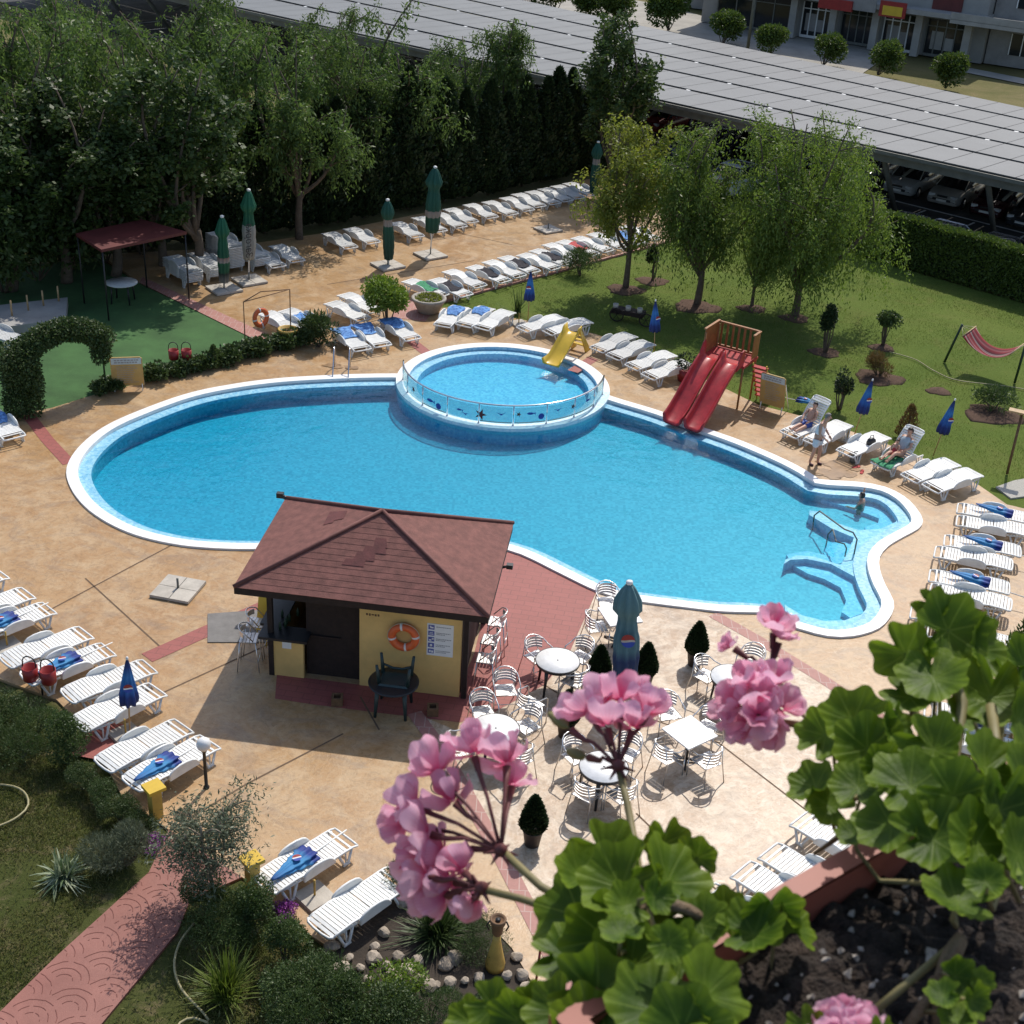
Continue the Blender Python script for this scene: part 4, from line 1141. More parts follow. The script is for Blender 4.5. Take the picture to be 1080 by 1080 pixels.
b = MB(); b.box((-1.74, fy, 1.07), (1.06, .52, .06)); b.box((-2.12, .1, 1.071), (.5, 2.7, .06)); b.build('countertop', M['black'], ks)
b = MB(); b.box((2.035, .1, .985), (.09, 3.0, 1.97)); b.build('wall', M['darkwood'], ks)
b = MB(); b.box((0, 1.5, 1.0), (4.0, .09, 2.0)); b.build('wall', M['darkwood'], ks)
b = MB(); b.box((-.72, fy+.18, 1.0), (1.2, .06, 2.0)); b.box((-.95, fy+.12, 1.03), (.78, .05, .04)); b.build('door', M['darkwood'], ks)
for x, y in ((-2.05, fy-.02), (2.17, fy-.03), (-2.05, 1.42), (2.17, 1.42)):
    b = MB(); b.box((x, y, 1.16), (.11, .11, 2.32)); b.build('post', M['darkwood'], ks)
b = MB(); b.box((-.1, fy, 2.16), (4.3, .12, .36)); b.build('lintel', M['darkwood'], ks)
b = MB()
rs_ = random.Random(4)
for i in range(6):
    b = MB(); x = -2.0+rs_.random()*.5; b.lathe([(.03, 0), (.03, .13), (.012, .17), (.012, .2)], 10, 0, Matrix.Translation((x+.5*(i % 2)*.3, fy+.1+.12*i, 1.1))); b.build('bottle', M['green_metal'], ks)
b = MB(); b.box((-1.70, fy-.053, .82), (.20, .006, .17)); b.build('notice', M['white'], ks)
b = MB()
for i, (w, h) in enumerate(((.05, .05), (.04, .06), (.06, .03), (.05, .05), (.045, .05))):
    b.box((.05+.062*i, fy-.054, 1.86-.006*(i % 2)), (w*.8, .006, h))
b.build('faded_lettering', M['brown'], ks)
b = MB(); b.tube([(-hx+.1, hy-.05, ez), (-hx-.12, hy+.0, ez+.06)], .05, 8); b.box((-hx-.13, hy, ez+.07), (.16, .12, .12)); b.build('lamp', M['black'], ks)
b = MB(); b.tube([(hx-.1, .3, ez-.2), (hx+.12, .3, ez-.12)], .03, 6); b.box((hx+.14, .3, ez-.12), (.14, .12, .10)); b.build('lamp', M['black'], ks)
def kw(x, y, z):  # kiosk to yard
    p = V((x, y, z)); p.rotate(Matrix.Rotation(KA, 3, 'Z')); return p+V((KX, KY, 0))
# rules board on the wall
sg = thing('rules_board', 'white rules board with five blue pictograms on the yellow bar wall', 'sign', kw(1.62, fy-.055, 1.42), KA)
b = MB(); b.box((0, 0, 0), (.56, .012, .80)); b.build('board', M['white'], sg)
for i in range(5):
    z = .31-.15*i
    b = MB(); b.box((-.19, -.009, z), (.13, .006, .11)); p_ = b.build('pictogram', M['signblue'], sg)
    b = MB()
    if i == 0: b.box((-.18, -.014, z-.005), (.07, .004, .03)); b.box((-.21, -.014, z+.02), (.03, .004, .03))
    elif i == 1: b.box((-.19, -.014, z-.02), (.09, .004, .015)); b.box((-.19, -.014, z+.015), (.07, .004, .012))
    elif i == 2: b.lathe([(.022, 0), (.022, .004)], 12, 0, Matrix.Translation((-.155, -.013, z+.015)) @ Matrix.Rotation(R(90), 4, 'X')); b.box((-.21, -.014, z-.02), (.05, .004, .03))
    elif i == 3: b.lathe([(.03, 0), (.03, .004)], 14, 0, Matrix.Translation((-.19, -.013, z)) @ Matrix.Rotation(R(90), 4, 'X'))
    else: b.box((-.21, -.014, z), (.04, .004, .05)); b.box((-.16, -.014, z-.01), (.04, .004, .05))
    b.build('symbol', M['white'], p_)
    b = MB(); rs_ = random.Random(i)
    for k in range(1 if i == 0 else 2):
        x = -.09
        while x < (.10 if k else .22):
            w = .012+.03*rs_.random(); b.box((x+w/2, -.009, z+.018-.036*k), (w, .004, .016)); x += w+.008
    b.build('text_line', M['greyink'], sg)
# life ring on the wall
def make_ring():
    r = bare('life_ring')
    b = MB(); b.tube([(.255*math.cos(2*PI*i/32), 0, .255*math.sin(2*PI*i/32)) for i in range(32)], .085, 12, 0, True); rr_ = b.build('ring', M['orange'], r)
    for k in range(4):
        a = R(100)+k*PI/2
        b = MB(); b.tube([(.255*math.cos(a+d), 0, .255*math.sin(a+d)) for d in (-.09, 0, .09)], .0875, 12); b.build('band', M['reflect'], r)
    b = MB(); b.tube([(.345*math.cos(2*PI*i/24), -.01, .345*math.sin(2*PI*i/24)) for i in range(24)], .009, 5, 0, True); b.build('rope', M['rope'], r)
    return r
o = place('ring', make_ring, 'orange life ring with reflective bands on the yellow bar wall', 'life ring', kw(.86, fy-.14, 1.45), KA)
# stacked dark plastic table with a second one upside down on it
pt = thing('plastic_table', 'dark green round plastic table in front of the bar wall', 'table', kw(.78, fy-.75, 0), KA)
b = MB(); b.lathe([(0, .69), (.50, .69), (.53, .70), (.535, .725), (.50, .735), (0, .735)], 36); b.build('tabletop', M['pottable'] if 'pottable' in M else M['black'], pt)
M['greenplastic'] = mat('dark_green_plastic', (.022, .045, .045), .4, .15, 5)
for k in range(4):
    a = PI/4+k*PI/2; b = MB(); b.tube([(.40*math.cos(a), .40*math.sin(a), .69), (.46*math.cos(a), .46*math.sin(a), 0)], [.055, .032], 8); b.build('leg', M['greenplastic'], pt)
ut = thing('upturned_stool', 'dark green plastic stool upside down on the round plastic table', 'stool', kw(.80, fy-.72, .737), KA)
b = MB(); b.box((0, 0, .02), (.62, .5, .04), 0, None, 0, .9); b.build('seat', M['greenplastic'], ut)
for i, (x, y) in enumerate(((-.33, -.2), (.33, -.2), (.33, .24), (-.33, .24))):
    b = MB(); b.tube([(x*.9, y*.9, .02), (x*1.05, y*1.05, .48)], [.045, .03], 8); b.build('leg', M['greenplastic'], ut)
b = MB(); b.tube([(-.31, .24, .22), (-.1, .27, .12), (.1, .27, .12), (.31, .24, .22)], .026, 6); b.build('stretcher', M['greenplastic'], ut)
# little stone blocks on the paving
for x, y, l in ((-.42, fy-.78, 'square stone block on the paving left of the plastic table'), (1.62, fy-.72, 'hollow square block on the paving right of the plastic table')):
    q = thing('stone_block', l, 'block', kw(x, y, 0), KA+R(10)); q.scale = (.8, .8, .75)
    b = MB()
    for (cx, cy, sx, sy) in ((-.12, 0, .06, .3), (.12, 0, .06, .3), (0, .12, .18, .06), (0, -.12, .18, .06)): b.box((cx, cy, .13), (sx, sy, .26))
    b.build('shell', M['brown'], q); b = MB(); b.box((0, 0, .08), (.18, .18, .12)); b.build('filling', M['soilbed'], q)
# bar stools
def make_stool():
    r = bare('bar_stool')
    b = MB(); pts = []
    for i in range(11):
        a = -PI/2-R(20)-R(140)*i/10*1.0
        pts.append((.02+.23*math.cos(a), .23*math.sin(a), 1.0+.06*math.sin(PI*i/10)))
    b.tube([(.12, -.21, .80)]+pts+[(.12, .21, .80)], .014, 6); b.build('back_loop', M['alu'], r)
    b = MB()
    for i in range(7):
        a0 = PI-1.0+2*i/7; a1 = PI-1.0+2*(i+1)/7
        b.add([(.03+.22*math.cos(a), .22*math.sin(a), z) for a in (a0, a1) for z in (.86, .99)]+[(.03+.21*math.cos(a), .21*math.sin(a), z) for a in (a0, a1) for z in (.86, .99)], [(0, 1, 3, 2), (4, 6, 7, 5), (1, 5, 7, 3), (0, 2, 6, 4)])
    b.build('backrest', M['slat'], r)
    b = MB()
    for i in range(5): b.box((.15-.075*i, 0, .755), (.06, .38, .012))
    b.tube([(.19, -.19, .745), (-.17, -.19, .745), (-.17, .19, .745), (.19, .19, .745)], .012, 6, 0, True); b.build('seat', M['slat'], r)
    for x, y in ((.2, -.2), (.2, .2), (-.2, .2), (-.2, -.2)):
        b = MB(); b.tube([(x*.85, y*.95, .74), (x*1.2, y*1.2, 0)], .013, 6); b.build('leg', M['alu'], r)
    b = MB(); b.tube([(.22, -.21, .28), (.22, .21, .28)], .011, 6); b.tube([(-.22, -.21, .34), (-.22, .21, .34)], .011, 6); b.build('footrest', M['alu'], r)
    return r
for i, (x, y, a, l) in enumerate(((-2.62, -.75, 0, 'metal bar stool at the left counter, behind the near one'), (-2.60, -1.35, 8, 'metal bar stool at the left counter, nearest the camera'), (2.55, -1.05, 180, 'metal bar stool on the red paving right of the bar, near corner'), (2.55, -.35, 175, 'metal bar stool right of the bar, second from near corner'), (2.6, .4, 178, 'metal bar stool right of the bar, farthest back'))):
    place('stool', make_stool, l, 'bar stool', kw(x, y, 0), KA+R(a), 'metal bar stools')
# caution board
cw = thing('caution_sign', 'yellow folding wet floor sign with dark triangle left of the bar', 'sign', kw(-2.55, -.35, .0), KA+R(-12))
for s in (-1, 1):
    b = MB(); T = Matrix.Translation((0, 0, 1.22)) @ Matrix.Rotation(s*R(9), 4, 'X')
    b.slab([(-.14, -.86), (.14, -.86), (.12, 0), (.05, .03), (-.05, .03), (-.12, 0)], -.012, .012, 0, T)
    pn = b.build('panel', M['ybright'], cw)
    if s > 0:
        b = MB(); b.slab([(-.09, -.48), (.09, -.48), (0, -.30)], -.020, -.0125, 0, T); b.box((0, -.016, -.60), (.18, .006, .03), 0, T); b.box((0, -.016, -.20), (.17, .006, .035), 0, T); b.build('warning_mark', M['ink'], pn)
b = MB()
for s in (-1, 1):
    for x in (-.12, .12): b.tube([(x, s*.135, .37), (x*1.05, s*.19, 0)], .012, 5)
b.build('support', M['ybright'], cw)
b = MB()
for i in range(4): b.tube([(-.09+.06*i, 0, 1.26), (-.08+.06*i, .01, 1.34), (-.06+.06*i, .0, 1.42)], .016, 6)
o = b.build('ribbon', M['redcloth'], cw)
# floor mat
fm = MB(); q = gp([(219, 648), (288, 643), (290, 678), (219, 678)]); fm.prism(q, .009, .022); fm.v = [v for v in fm.v]
o = fm.build('floor_mat', M['mat_rubber']); tag(o, 'grey rubber floor mat on the deck left of the bar', 'mat')
# ================================================================== POOL FITTINGS
ff = thing('pool_fence', 'curved glass fence with sea creature decals around the toddler pool front', 'fence', (KC.x, KC.y, 0))
FR = 3.24
A0, A1_, NP = R(184), R(352), 10
def fp(a, r=FR): return V((r*math.cos(a), r*math.sin(a), 0))
angs = [A0+(A1_-A0)*i/(NP-1) for i in range(NP)]
b = MB(); b.tube([fp(A0+(A1_-A0)*i/60)+V((0, 0, .72)) for i in range(61)], .028, 8); b.build('top_rail', M['chrome'], ff)
for a in angs:
    b = MB(); b.tube([fp(a)+V((0, 0, .04)), fp(a)+V((0, 0, .70))], .022, 8); b.lathe([(.04, .052), (.04, .07), (.02, .08)], 10, 0, Matrix.Translation(fp(a))); b.build('post', M['chrome'], ff)
def fishpoly(kind, s):
    if kind == 'fish': return [(-.5*s, 0), (-.2*s, .16*s), (.15*s, .14*s), (.4*s, .02*s), (.6*s, .18*s), (.55*s, -.02*s), (.6*s, -.2*s), (.38*s, -.03*s), (.1*s, -.14*s), (-.25*s, -.13*s)]
    if kind == 'bird': return [(-.5*s, .2*s), (-.1*s, .02*s), (.0, -.1*s), (.15*s, .02*s), (.5*s, .28*s), (.2*s, .12*s), (.0, .08*s)]
    if kind == 'round': return [(.3*s*math.cos(2*PI*i/14), .3*s*math.sin(2*PI*i/14)) for i in range(14)]
    return [((.42 if i % 2 == 0 else .16)*s*math.cos(2*PI*i/10), (.42 if i % 2 == 0 else .16)*s*math.sin(2*PI*i/10)) for i in range(10)]
decals = {0: [], 1: [('star', .5, .5, .3, 1)], 2: [('fish', .35, .45, .36, 0), ('round', .7, .3, .36, 0)], 3: [('fish', .4, .5, .22, 0), ('bird', .6, .3, .3, 0)], 4: [('star', .02, .45, .5, 1), ('bird', .65, .55, .34, 0)], 5: [('star', .12, .6, .22, 1), ('fish', .5, .62, .28, 0), ('round', .85, .4, .34, 0)], 6: [('bird', .35, .6, .34, 0), ('star', .95, .6, .26, 1)], 7: [('fish', .6, .6, .26, 0)], 8: []}
for i in range(NP-1):
    a0, a1 = angs[i]+.012, angs[i+1]-.012
    b = MB(); n = 6; vs = []
    for r in (FR-.006, FR+.006):
        for k in range(n+1):
            a = a0+(a1-a0)*k/n
            vs += [tuple(fp(a, r)+V((0, 0, .12))), tuple(fp(a, r)+V((0, 0, .66)))]
    m_ = 2*(n+1); fs = []
    for k in range(n): fs += [(2*k, 2*k+2, 2*k+3, 2*k+1), (m_+2*k+1, m_+2*k+3, m_+2*k+2, m_+2*k)]
    b.add(vs, fs); gpn = b.build('glass_panel', M['fglass'], ff)
    if decals[i]:
        b = MB()
        for kind, u, v, s, c in decals[i]:
            a = a0+(a1-a0)*u; T = Matrix.Translation(fp(a, FR+.012)+V((0, 0, .12+.54*v))) @ Matrix.Rotation(a+PI/2, 4, 'Z') @ Matrix.Rotation(PI/2, 4, 'X')
            pl_ = fishpoly(kind, s*.95); b.prism(pl_, 0, .002, c, T)
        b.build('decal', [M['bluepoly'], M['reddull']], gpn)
    if i in (2, 4, 5, 6, 7):
        b = MB(); b.tube([fp(a0+(a1-a0)*k/6)*1.004+V((0, 0, .16)) for k in range(7)], .012, 5); b.build('lower_rail', M['steelgrey'], ff)
# ladder
ld = thing('pool_ladder', 'chrome pool ladder with two curved handrails at the far edge', 'ladder', at(360, 394), R(4))
for s in (-1, 1):
    b = MB(); b.tube([(s*.25, .55, .0), (s*.25, .55, .55), (s*.25, .48, .72), (s*.25, .36, .78), (s*.25, .22, .70), (s*.25, -.55, -.1), (s*.25, -.62, -.9)], .022, 8); b.build('handrail', M['chrome'], ld)
for z in (-.25, -.5, -.75):
    b = MB(); b.box((0, -.585, z), (.48, .09, .03)); b.build('tread', M['chrome'], ld)
# spa handrails
hr = thing('handrail', 'tall bent steel handrail standing over the spa steps', 'handrail', (0, 0, 0))
def P3(px, z): return at(px[0], px[1], z)
b = MB(); s0 = P3((900, 588), -.24); s1 = P3((853, 575), -.9)
b.tube([s0, s0+V((0, 0, .55)), s0+V((-.12, .06, .72)), s0+V((-.35, .1, .78)), s1+V((.12, -.02, 1.1)), s1+V((0, 0, .95)), s1+V((.02, 0, .5)), s1], .022, 8)
hr.location = (s0.x, s0.y, 0); b.v = [(p[0]-s0.x, p[1]-s0.y, p[2]) for p in b.v]; b.build('rail', M['steelgrey'], hr)
hr2 = thing('handrail', 'lower curved steel handrail beside the spa steps', 'handrail', (0, 0, 0))
b = MB(); s0 = P3((892, 584), -.24)+V((-.05, -.15, 0)); s1 = P3((866, 578), -.7)+V((0, -.45, 0))
b.tube([s0, s0+V((0, 0, .25)), s0+V((-.08, .0, .38)), s0+V((-.3, .02, .42)), s1+V((.1, 0, .85)), s1+V((0, 0, .7)), s1], .02, 8)
hr2.location = (s0.x, s0.y, 0); b.v = [(p[0]-s0.x, p[1]-s0.y, p[2]) for p in b.v]; b.build('rail', M['steelgrey'], hr2)
# ---- red double slide
p0 = at(705, 446, .1); p1 = at(733, 454, .1); top = at(762, 380, 1.5)
mid = (p0+p1)/2; dv = V((mid.x-top.x, mid.y-top.y, 0)); ln = dv.length; rz = math.atan2(dv.y, dv.x)
sl = thing('water_slide', 'red double chute slide with orange wooden tower and red ladder', 'slide', (top.x, top.y, 0), rz)
for s, nm in ((-1, 0), (1, 0)):
    b = MB(); y = s*.36; nseg = 22; sec = []
    for i in range(nseg+1):
        t = i/nseg; x = t*ln*1.0
        z = 1.50-1.40*(3*t*t-2*t**3)*.55-1.40*t*.45
        z = max(z, .10)+(.04*math.sin(t*PI))
        sec.append((x, z))
    prof = [(-.33, .26), (-.31, .27), (-.27, .20), (-.24, .06), (-.15, .0), (.15, .0), (.24, .06), (.27, .20), (.31, .27), (.33, .26), (.29, .02), (.18, -.05), (-.18, -.05), (-.29, .02)]
    vs = []
    for i, (x, z) in enumerate(sec):
        k = 1.35 if i < 2 else 1.0
        for (py, pz) in prof: vs.append((x, y+py, z+(pz*k if pz > 0 else pz)))
    m_ = len(prof); fs = []
    for i in range(nseg):
        for k in range(m_):
            l = (k+1) % m_; fs.append((i*m_+k, (i+1)*m_+k, (i+1)*m_+l, i*m_+l))
    fs.append(tuple(range(m_))); fs.append(tuple(nseg*m_+k for k in range(m_))[::-1])
    b.add(vs, fs, 0, True)
    # upright cheeks at the top
    b.slab([(-.10, 1.5), (.42, 1.42), (.30, 1.70), (.10, 1.98), (-.02, 2.02), (-.10, 1.9)], y-.33 if s < 0 else y+.29, y-.29 if s < 0 else y+.33)
    o = b.build('chute', M['redplastic'], sl)
b = MB(); b.box((-.55, 0, 1.44), (1.1, 1.5, .08)); b.build('platform', M['redplastic'], sl)
for x in (-1.05, -.05):
    for y in (-.70, .70):
        b = MB(); b.tube([(x, y, 0), (x, y, 2.25 if x < -.5 or y < 0 else 1.45)], .035, 6); b.build('post', M['woodor'], sl)
b = MB(); b.box((-.55, -.72, 1.92), (.98, .03, .84)); b.box((-.55, -.72, 2.36), (1.06, .08, .05)); b.build('side_panel', M['woodor'], sl)
b = MB(); b.box((-.82, .72, 1.92), (.42, .03, .80)); b.box((-.82, .72, 2.33), (.5, .08, .05)); b.build('side_panel', M['woodor'], sl)
b = MB(); b.box((-1.06, 0, 2.33), (.08, 1.44, .05)); b.box((-1.06, -.05, 1.55), (.06, 1.3, .05))
for i in range(6): b.box((-1.06, -.6+.2*i, 1.92), (.035, .07, .8))
b.build('back_railing', M['woodor'], sl)
lad = MB()
for y in (.86, 1.32): lad.tube([(-1.25+.0, y, .0), (-.45, y, 1.5)], .028, 6)
lad.build('ladder_rail', M['ybright'], sl)
for i in range(7):
    b = MB(); t = (i+1)/7.6; b.box((-1.25+.8*t, 1.09, 1.5*t), (.20, .50, .04)); b.build('tread', M['redplastic'], sl)
# ---- yellow toddler slide
q0 = at(584, 383, .1); q1 = at(603, 352, .8); d = V((q0.x-q1.x, q0.y-q1.y, 0)); ln = d.length
ys = thing('toddler_slide', 'small yellow slide running into the toddler pool', 'slide', (q1.x, q1.y, 0), math.atan2(d.y, d.x))
b = MB(); nseg = 18; prof = [(-.30, .16), (-.27, .17), (-.23, .04), (-.14, 0), (.14, 0), (.23, .04), (.27, .17), (.30, .16), (.25, -.02), (-.25, -.02)]
vs = []; m_ = len(prof)
for i in range(nseg+1):
    t = i/nseg; x = -.15+(ln+.35)*t; z = .82-.72*(3*t*t-2*t**3)
    k = 1.7 if i < 4 else 1
    for py, pz in prof: vs.append((x, py*(1+.25*max(0, t-.8)*5), z+(pz*k if pz > 0 else pz)))
fs = [(i*m_+k, (i+1)*m_+k, (i+1)*m_+(k+1) % m_, i*m_+(k+1) % m_) for i in range(nseg) for k in range(m_)]
b.add(vs, fs+[tuple(range(m_)), tuple(nseg*m_+k for k in range(m_))[::-1]], 0, True); b.build('chute', M['ybright'], ys)
for s in (-1, 1):
    b = MB(); b.slab([(-.12, .98), (-.02, .98), (-.62, 0), (-.95, 0)], s*.27-.025, s*.27+.025); b.build('side_panel', M['ybright'], ys)
for i in range(3):
    b = MB(); t = (i+1)/4; b.box((-.80+.62*t, 0, .9*t), (.14, .5, .035)); b.build('tread', M['ybright'], ys)

# ================================================================== SMALL THINGS
def info_board(px, rz, label, w=.95, h=1.05, z0=.18, tilt=12):
    p = at(*px); t = thing('info_board', label, 'sign', p, rz)
    T = Matrix.Translation((0, 0, z0)) @ Matrix.Rotation(R(tilt), 4, 'X')
    b = MB(); b.slab([(-w/2, 0), (w/2, 0), (w/2, h-.06), (w/2-.06, h), (-w/2+.06, h), (-w/2, h-.06)], -.015, .015, 0, T); b.build('board', M['boardyellow'], t)
    b = MB(); b.box((0, -.022, h-.14), (w-.06, .006, .22), 0, T); hd = b.build('header', M['boardwhite'], t)
    b = MB(); rs = random.Random(5)
    for k in range(2):
        x = -w/2+.12
        while x < w/2-.16:
            ww = .04+.05*rs.random(); b.box((x+ww/2, -.027, h-.10-.08*k), (ww, .004, .045), 0, T); x += ww+.02
    b.build('text_line', M['greyink'], hd)
    b = MB()
    for k in range(9):
        x = -w/2+.16+.05*rs.random(); e = w/2-.18-.15*rs.random()
        while x < e:
            ww = .03+.07*rs.random(); b.box((x+ww/2, -.0225, h-.34-.072*k), (ww, .004, .028), 0, T); x += ww+.018
    b.build('text_line', M['boardgrey'], t)
    for s in (-1, 1):
        b = MB(); b.tube([(s*(w/2-.06), -.05, 0), (s*(w/2-.06), -.0, .30)], .018, 6); b.tube([(s*(w/2-.08), .02, h*.85), (s*(w/2-.02), .45, 0)], .018, 6); b.build('leg', M['white'], t)
M['boardyellow'] = mat('pale_yellow_board', (.50, .33, .11), .6, .12, 3)
M['boardwhite'] = mat('pale_board_header', (.52, .58, .58), .6, .1, 3)
M['boardgrey'] = mat('printed_grey', (.42, .34, .26), .7, .15, 5)
info_board((136, 412), R(14), 'yellow notice board with white header at the sports carpet edge')
info_board((813, 433), R(-32), 'yellow notice board with pale header beside the red slide', .85, 1.15)
# life ring frame with ring
lf = thing('hanging_hoop', 'thin brown steel frame that carries the hanging orange life ring', 'frame', at(283, 367))
a = at(259, 372)-at(283, 367); c = at(307, 362)-at(283, 367)
b = MB(); b.tube([a, a+V((0, 0, 1.78)), c+V((0, 0, 1.92)), c], .022, 6); b.tube([a+V((0, 0, 1.78)), a+V((.45, .6, 1.95)), c+V((0, 0, 1.92))], .018, 6); b.build('hoop', M['brown'], lf)
o = place('ring', None, 'orange life ring hanging in a thin frame by the sports carpet', 'life ring', at(276, 336, .95), R(40)); o.scale = (.9, .9, 1.05)
p = at(275, 335, .95); o.location = p
# lamp
lp = thing('bollard_lamp', 'black garden lamp post with a white globe on the near deck', 'lamp', at(217.8, 830.7))
b = MB(); b.lathe([(.06, 0), (.06, .03), (.035, .05), (.032, .86), (.06, .9), (.06, .93)], 14); b.build('post', M['blackmetal'], lp)
b = MB(); b.lathe([(.0, .92), (.07, .925), (.125, .99), (.14, 1.06), (.12, 1.14), (.06, 1.19), (0, 1.2)], 20); b.build('globe', M['globe'], lp)
# yellow posts
for px, l in (((165, 861), 'square yellow post at the left of the red garden path'), ((267, 938), 'square yellow post at the right of the red garden path')):
    t = thing('gate_post', l, 'post', at(*px), R(42), 'yellow posts beside the garden path')
    b = MB(); b.box((0, 0, .33), (.20, .20, .66)); b.build('shaft', M['yellowpost'], t)
    b = MB(); b.box((0, 0, .70), (.34, .34, .07)); b.box((0, 0, .65), (.26, .26, .04)); b.build('cap', M['ybright'], t)
# red buckets on stands
def buckets(px, label, rz):
    t = thing('ash_buckets', label, 'bucket', at(*px), rz)
    b = MB(); b.tube([(0, 0, 0), (0, 0, .55)], .02, 6); b.tube([(-.24, 0, .55), (.24, 0, .55)], .016, 6); b.build('stand', M['blackmetal'], t)
    for s in (-1, 1):
        b = MB(); b.lathe([(.0, .36), (.12, .36), (.155, .40), (.165, .70), (.15, .70), (.14, .45), (0, .44)], 20, 0, Matrix.Translation((s*.2, -.02, 0))); k = b.build('bucket', M['redpaint'], t)
        b = MB(); b.tube([(s*.2+.15*math.cos(PI*i/8), -.02, .70+.26*math.sin(PI*i/8)**.6) for i in range(9)], .014, 6); b.build('handle', M['blackmetal'], k)
buckets((45, 733), 'two red ash buckets on a stand at the left garden edge', R(-8))
buckets((191, 390), 'two red ash buckets on a stand at the sports carpet edge', R(12))
# red canopy on the sports carpet
c0 = [at(198, 321), at(145, 300), at(60, 300), at(110, 335)]
rc = thing('shade_canopy', 'dull red flat canopy on thin posts beside the sports carpet', 'canopy', at(140, 310))
base = V(at(140, 310)); base_rc = base
tp_ = [at(197, 246, 2.5)-base, at(150, 233, 2.5)-base, at(80, 248, 2.5)-base, at(107, 265, 2.5)-base]
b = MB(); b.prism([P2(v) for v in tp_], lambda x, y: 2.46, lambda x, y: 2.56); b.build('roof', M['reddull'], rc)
for v in tp_:
    b = MB(); b.tube([(v.x*.97, v.y*.97, 0), (v.x*.97, v.y*.97, 2.47)], .03, 6); b.build('post', M['blackmetal'], rc)
rt = thing('garden_table', 'round grey table in the shade under the red canopy', 'table', at(130, 318))
b = MB(); b.lathe([(0, .70), (.55, .70), (.56, .73), (0, .74)], 30); b.build('tabletop', M['plastic_old'], rt)
for k in range(4):
    a = PI/4+k*PI/2; b = MB(); b.tube([(.4*math.cos(a), .4*math.sin(a), .7), (.46*math.cos(a), .46*math.sin(a), 0)], .03, 6); b.build('leg', M['black'], rt)
# low stage with pale stakes at the left
st = thing('low_platform', 'low grey platform with four pale stakes in the dark left corner', 'platform', at(30, 345))
base = V(at(30, 345)); q = [at(-40, 360)-base, at(70, 345)-base, at(72, 322)-base, at(-40, 335)-base]
b = MB(); b.prism([P2(v) for v in q], 0, .3); b.build('deck', M['concgrey'], st)
for px in ((14, 342), (31, 336), (47, 331), (63, 326)):
    v = at(*px)-base; b = MB(); b.tube([(v.x, v.y, .3), (v.x, v.y, .85)], .03, 6); b.build('stake', M['woodpale'], st)
lounger_at((-16, 356), (10, 346), 'white lounger end in the dark by the low platform', 'loungers beside the ivy arch', rz=R(-25), old=True)
# hammock
hm = thing('hammock', 'striped red hammock slung between two dark posts on the lawn', 'hammock', at(1035, 392))
base = V(at(1035, 392)); L0 = at(996, 382)-base; R0 = at(1070, 404)-base
lt = L0+V((.25, .45, 1.45)) if False else at(1015, 342, 1.45)-base; rt_ = R0+V((.05, 0, 1.5))
for p_, q_ in ((L0, lt), (R0, rt_)):
    b = MB(); b.tube([p_, q_], .045, 8); b.build('post', M['green_metal'], hm)
ax = (rt_-lt); axn = V((ax.x, ax.y, 0)).normalized(); sd = V((-axn.y, axn.x, 0)); LL = V((ax.x, ax.y, 0)).length
hd_ = bare('cloth_frame'); bpy.data.objects.remove(hd_)
b = MB(); vs = []; nx, ny = 22, 10
ra = math.atan2(axn.y, axn.x)
for i in range(nx+1):
    u = i/nx; x = .30+(LL-.55)*u
    z = 1.28-.95*(1-(2*u-1)**2)*.62-.10*u
    for j in range(ny+1):
        v = j/ny-.5; w = .95*(1-.25*math.sin(PI*u))
        vs.append((x, v*w, z+.18*abs(v)*2*math.sin(PI*u)+.12*v))
b.add(vs, [(i*(ny+1)+j, (i+1)*(ny+1)+j, (i+1)*(ny+1)+j+1, i*(ny+1)+j+1) for i in range(nx) for j in range(ny)], 0, True)
hc = b.build('cloth', M['hammock'], hm); hc.location = (lt.x, lt.y, 0); hc.rotation_euler = (0, 0, ra)
mo = hc.modifiers.new('thick', 'SOLIDIFY'); mo.thickness = .01
for u in (0, 1):
    x = .30+(LL-.55)*u; z = 1.28-.10*u
    b = MB(); b.tube([(x, -.5, z-.06), (x, .5, z+.06)], .022, 6); s_ = b.build('spreader', M['woodpale'], hm); s_.location = (lt.x, lt.y, 0); s_.rotation_euler = (0, 0, ra)
    b = MB(); e = (0.0, 0, 1.40) if u == 0 else (LL, 0, 1.45)
    for y in (-.45, -.15, .15, .45): b.tube([(x, y, z+.12*y), e], .008, 4)
    s_ = b.build('rope', M['rope'], hm); s_.location = (lt.x, lt.y, 0); s_.rotation_euler = (0, 0, ra)
# wooden T post right
t = thing('wooden_post', 'slanting brown wooden post with flat top at the right lawn edge', 'post', at(1062, 500))
tv = at(1078, 436, 1.85)-V(at(1062, 500))
b = MB(); b.tube([(0, 0, 0), tv], .04, 7); b.build('shaft', M['brown'], t)
b = MB(); b.box((tv.x, tv.y, tv.z+.03), (.75, .25, .05), 0, None, R(-25)); b.build('top_board', M['woodpale'], t)
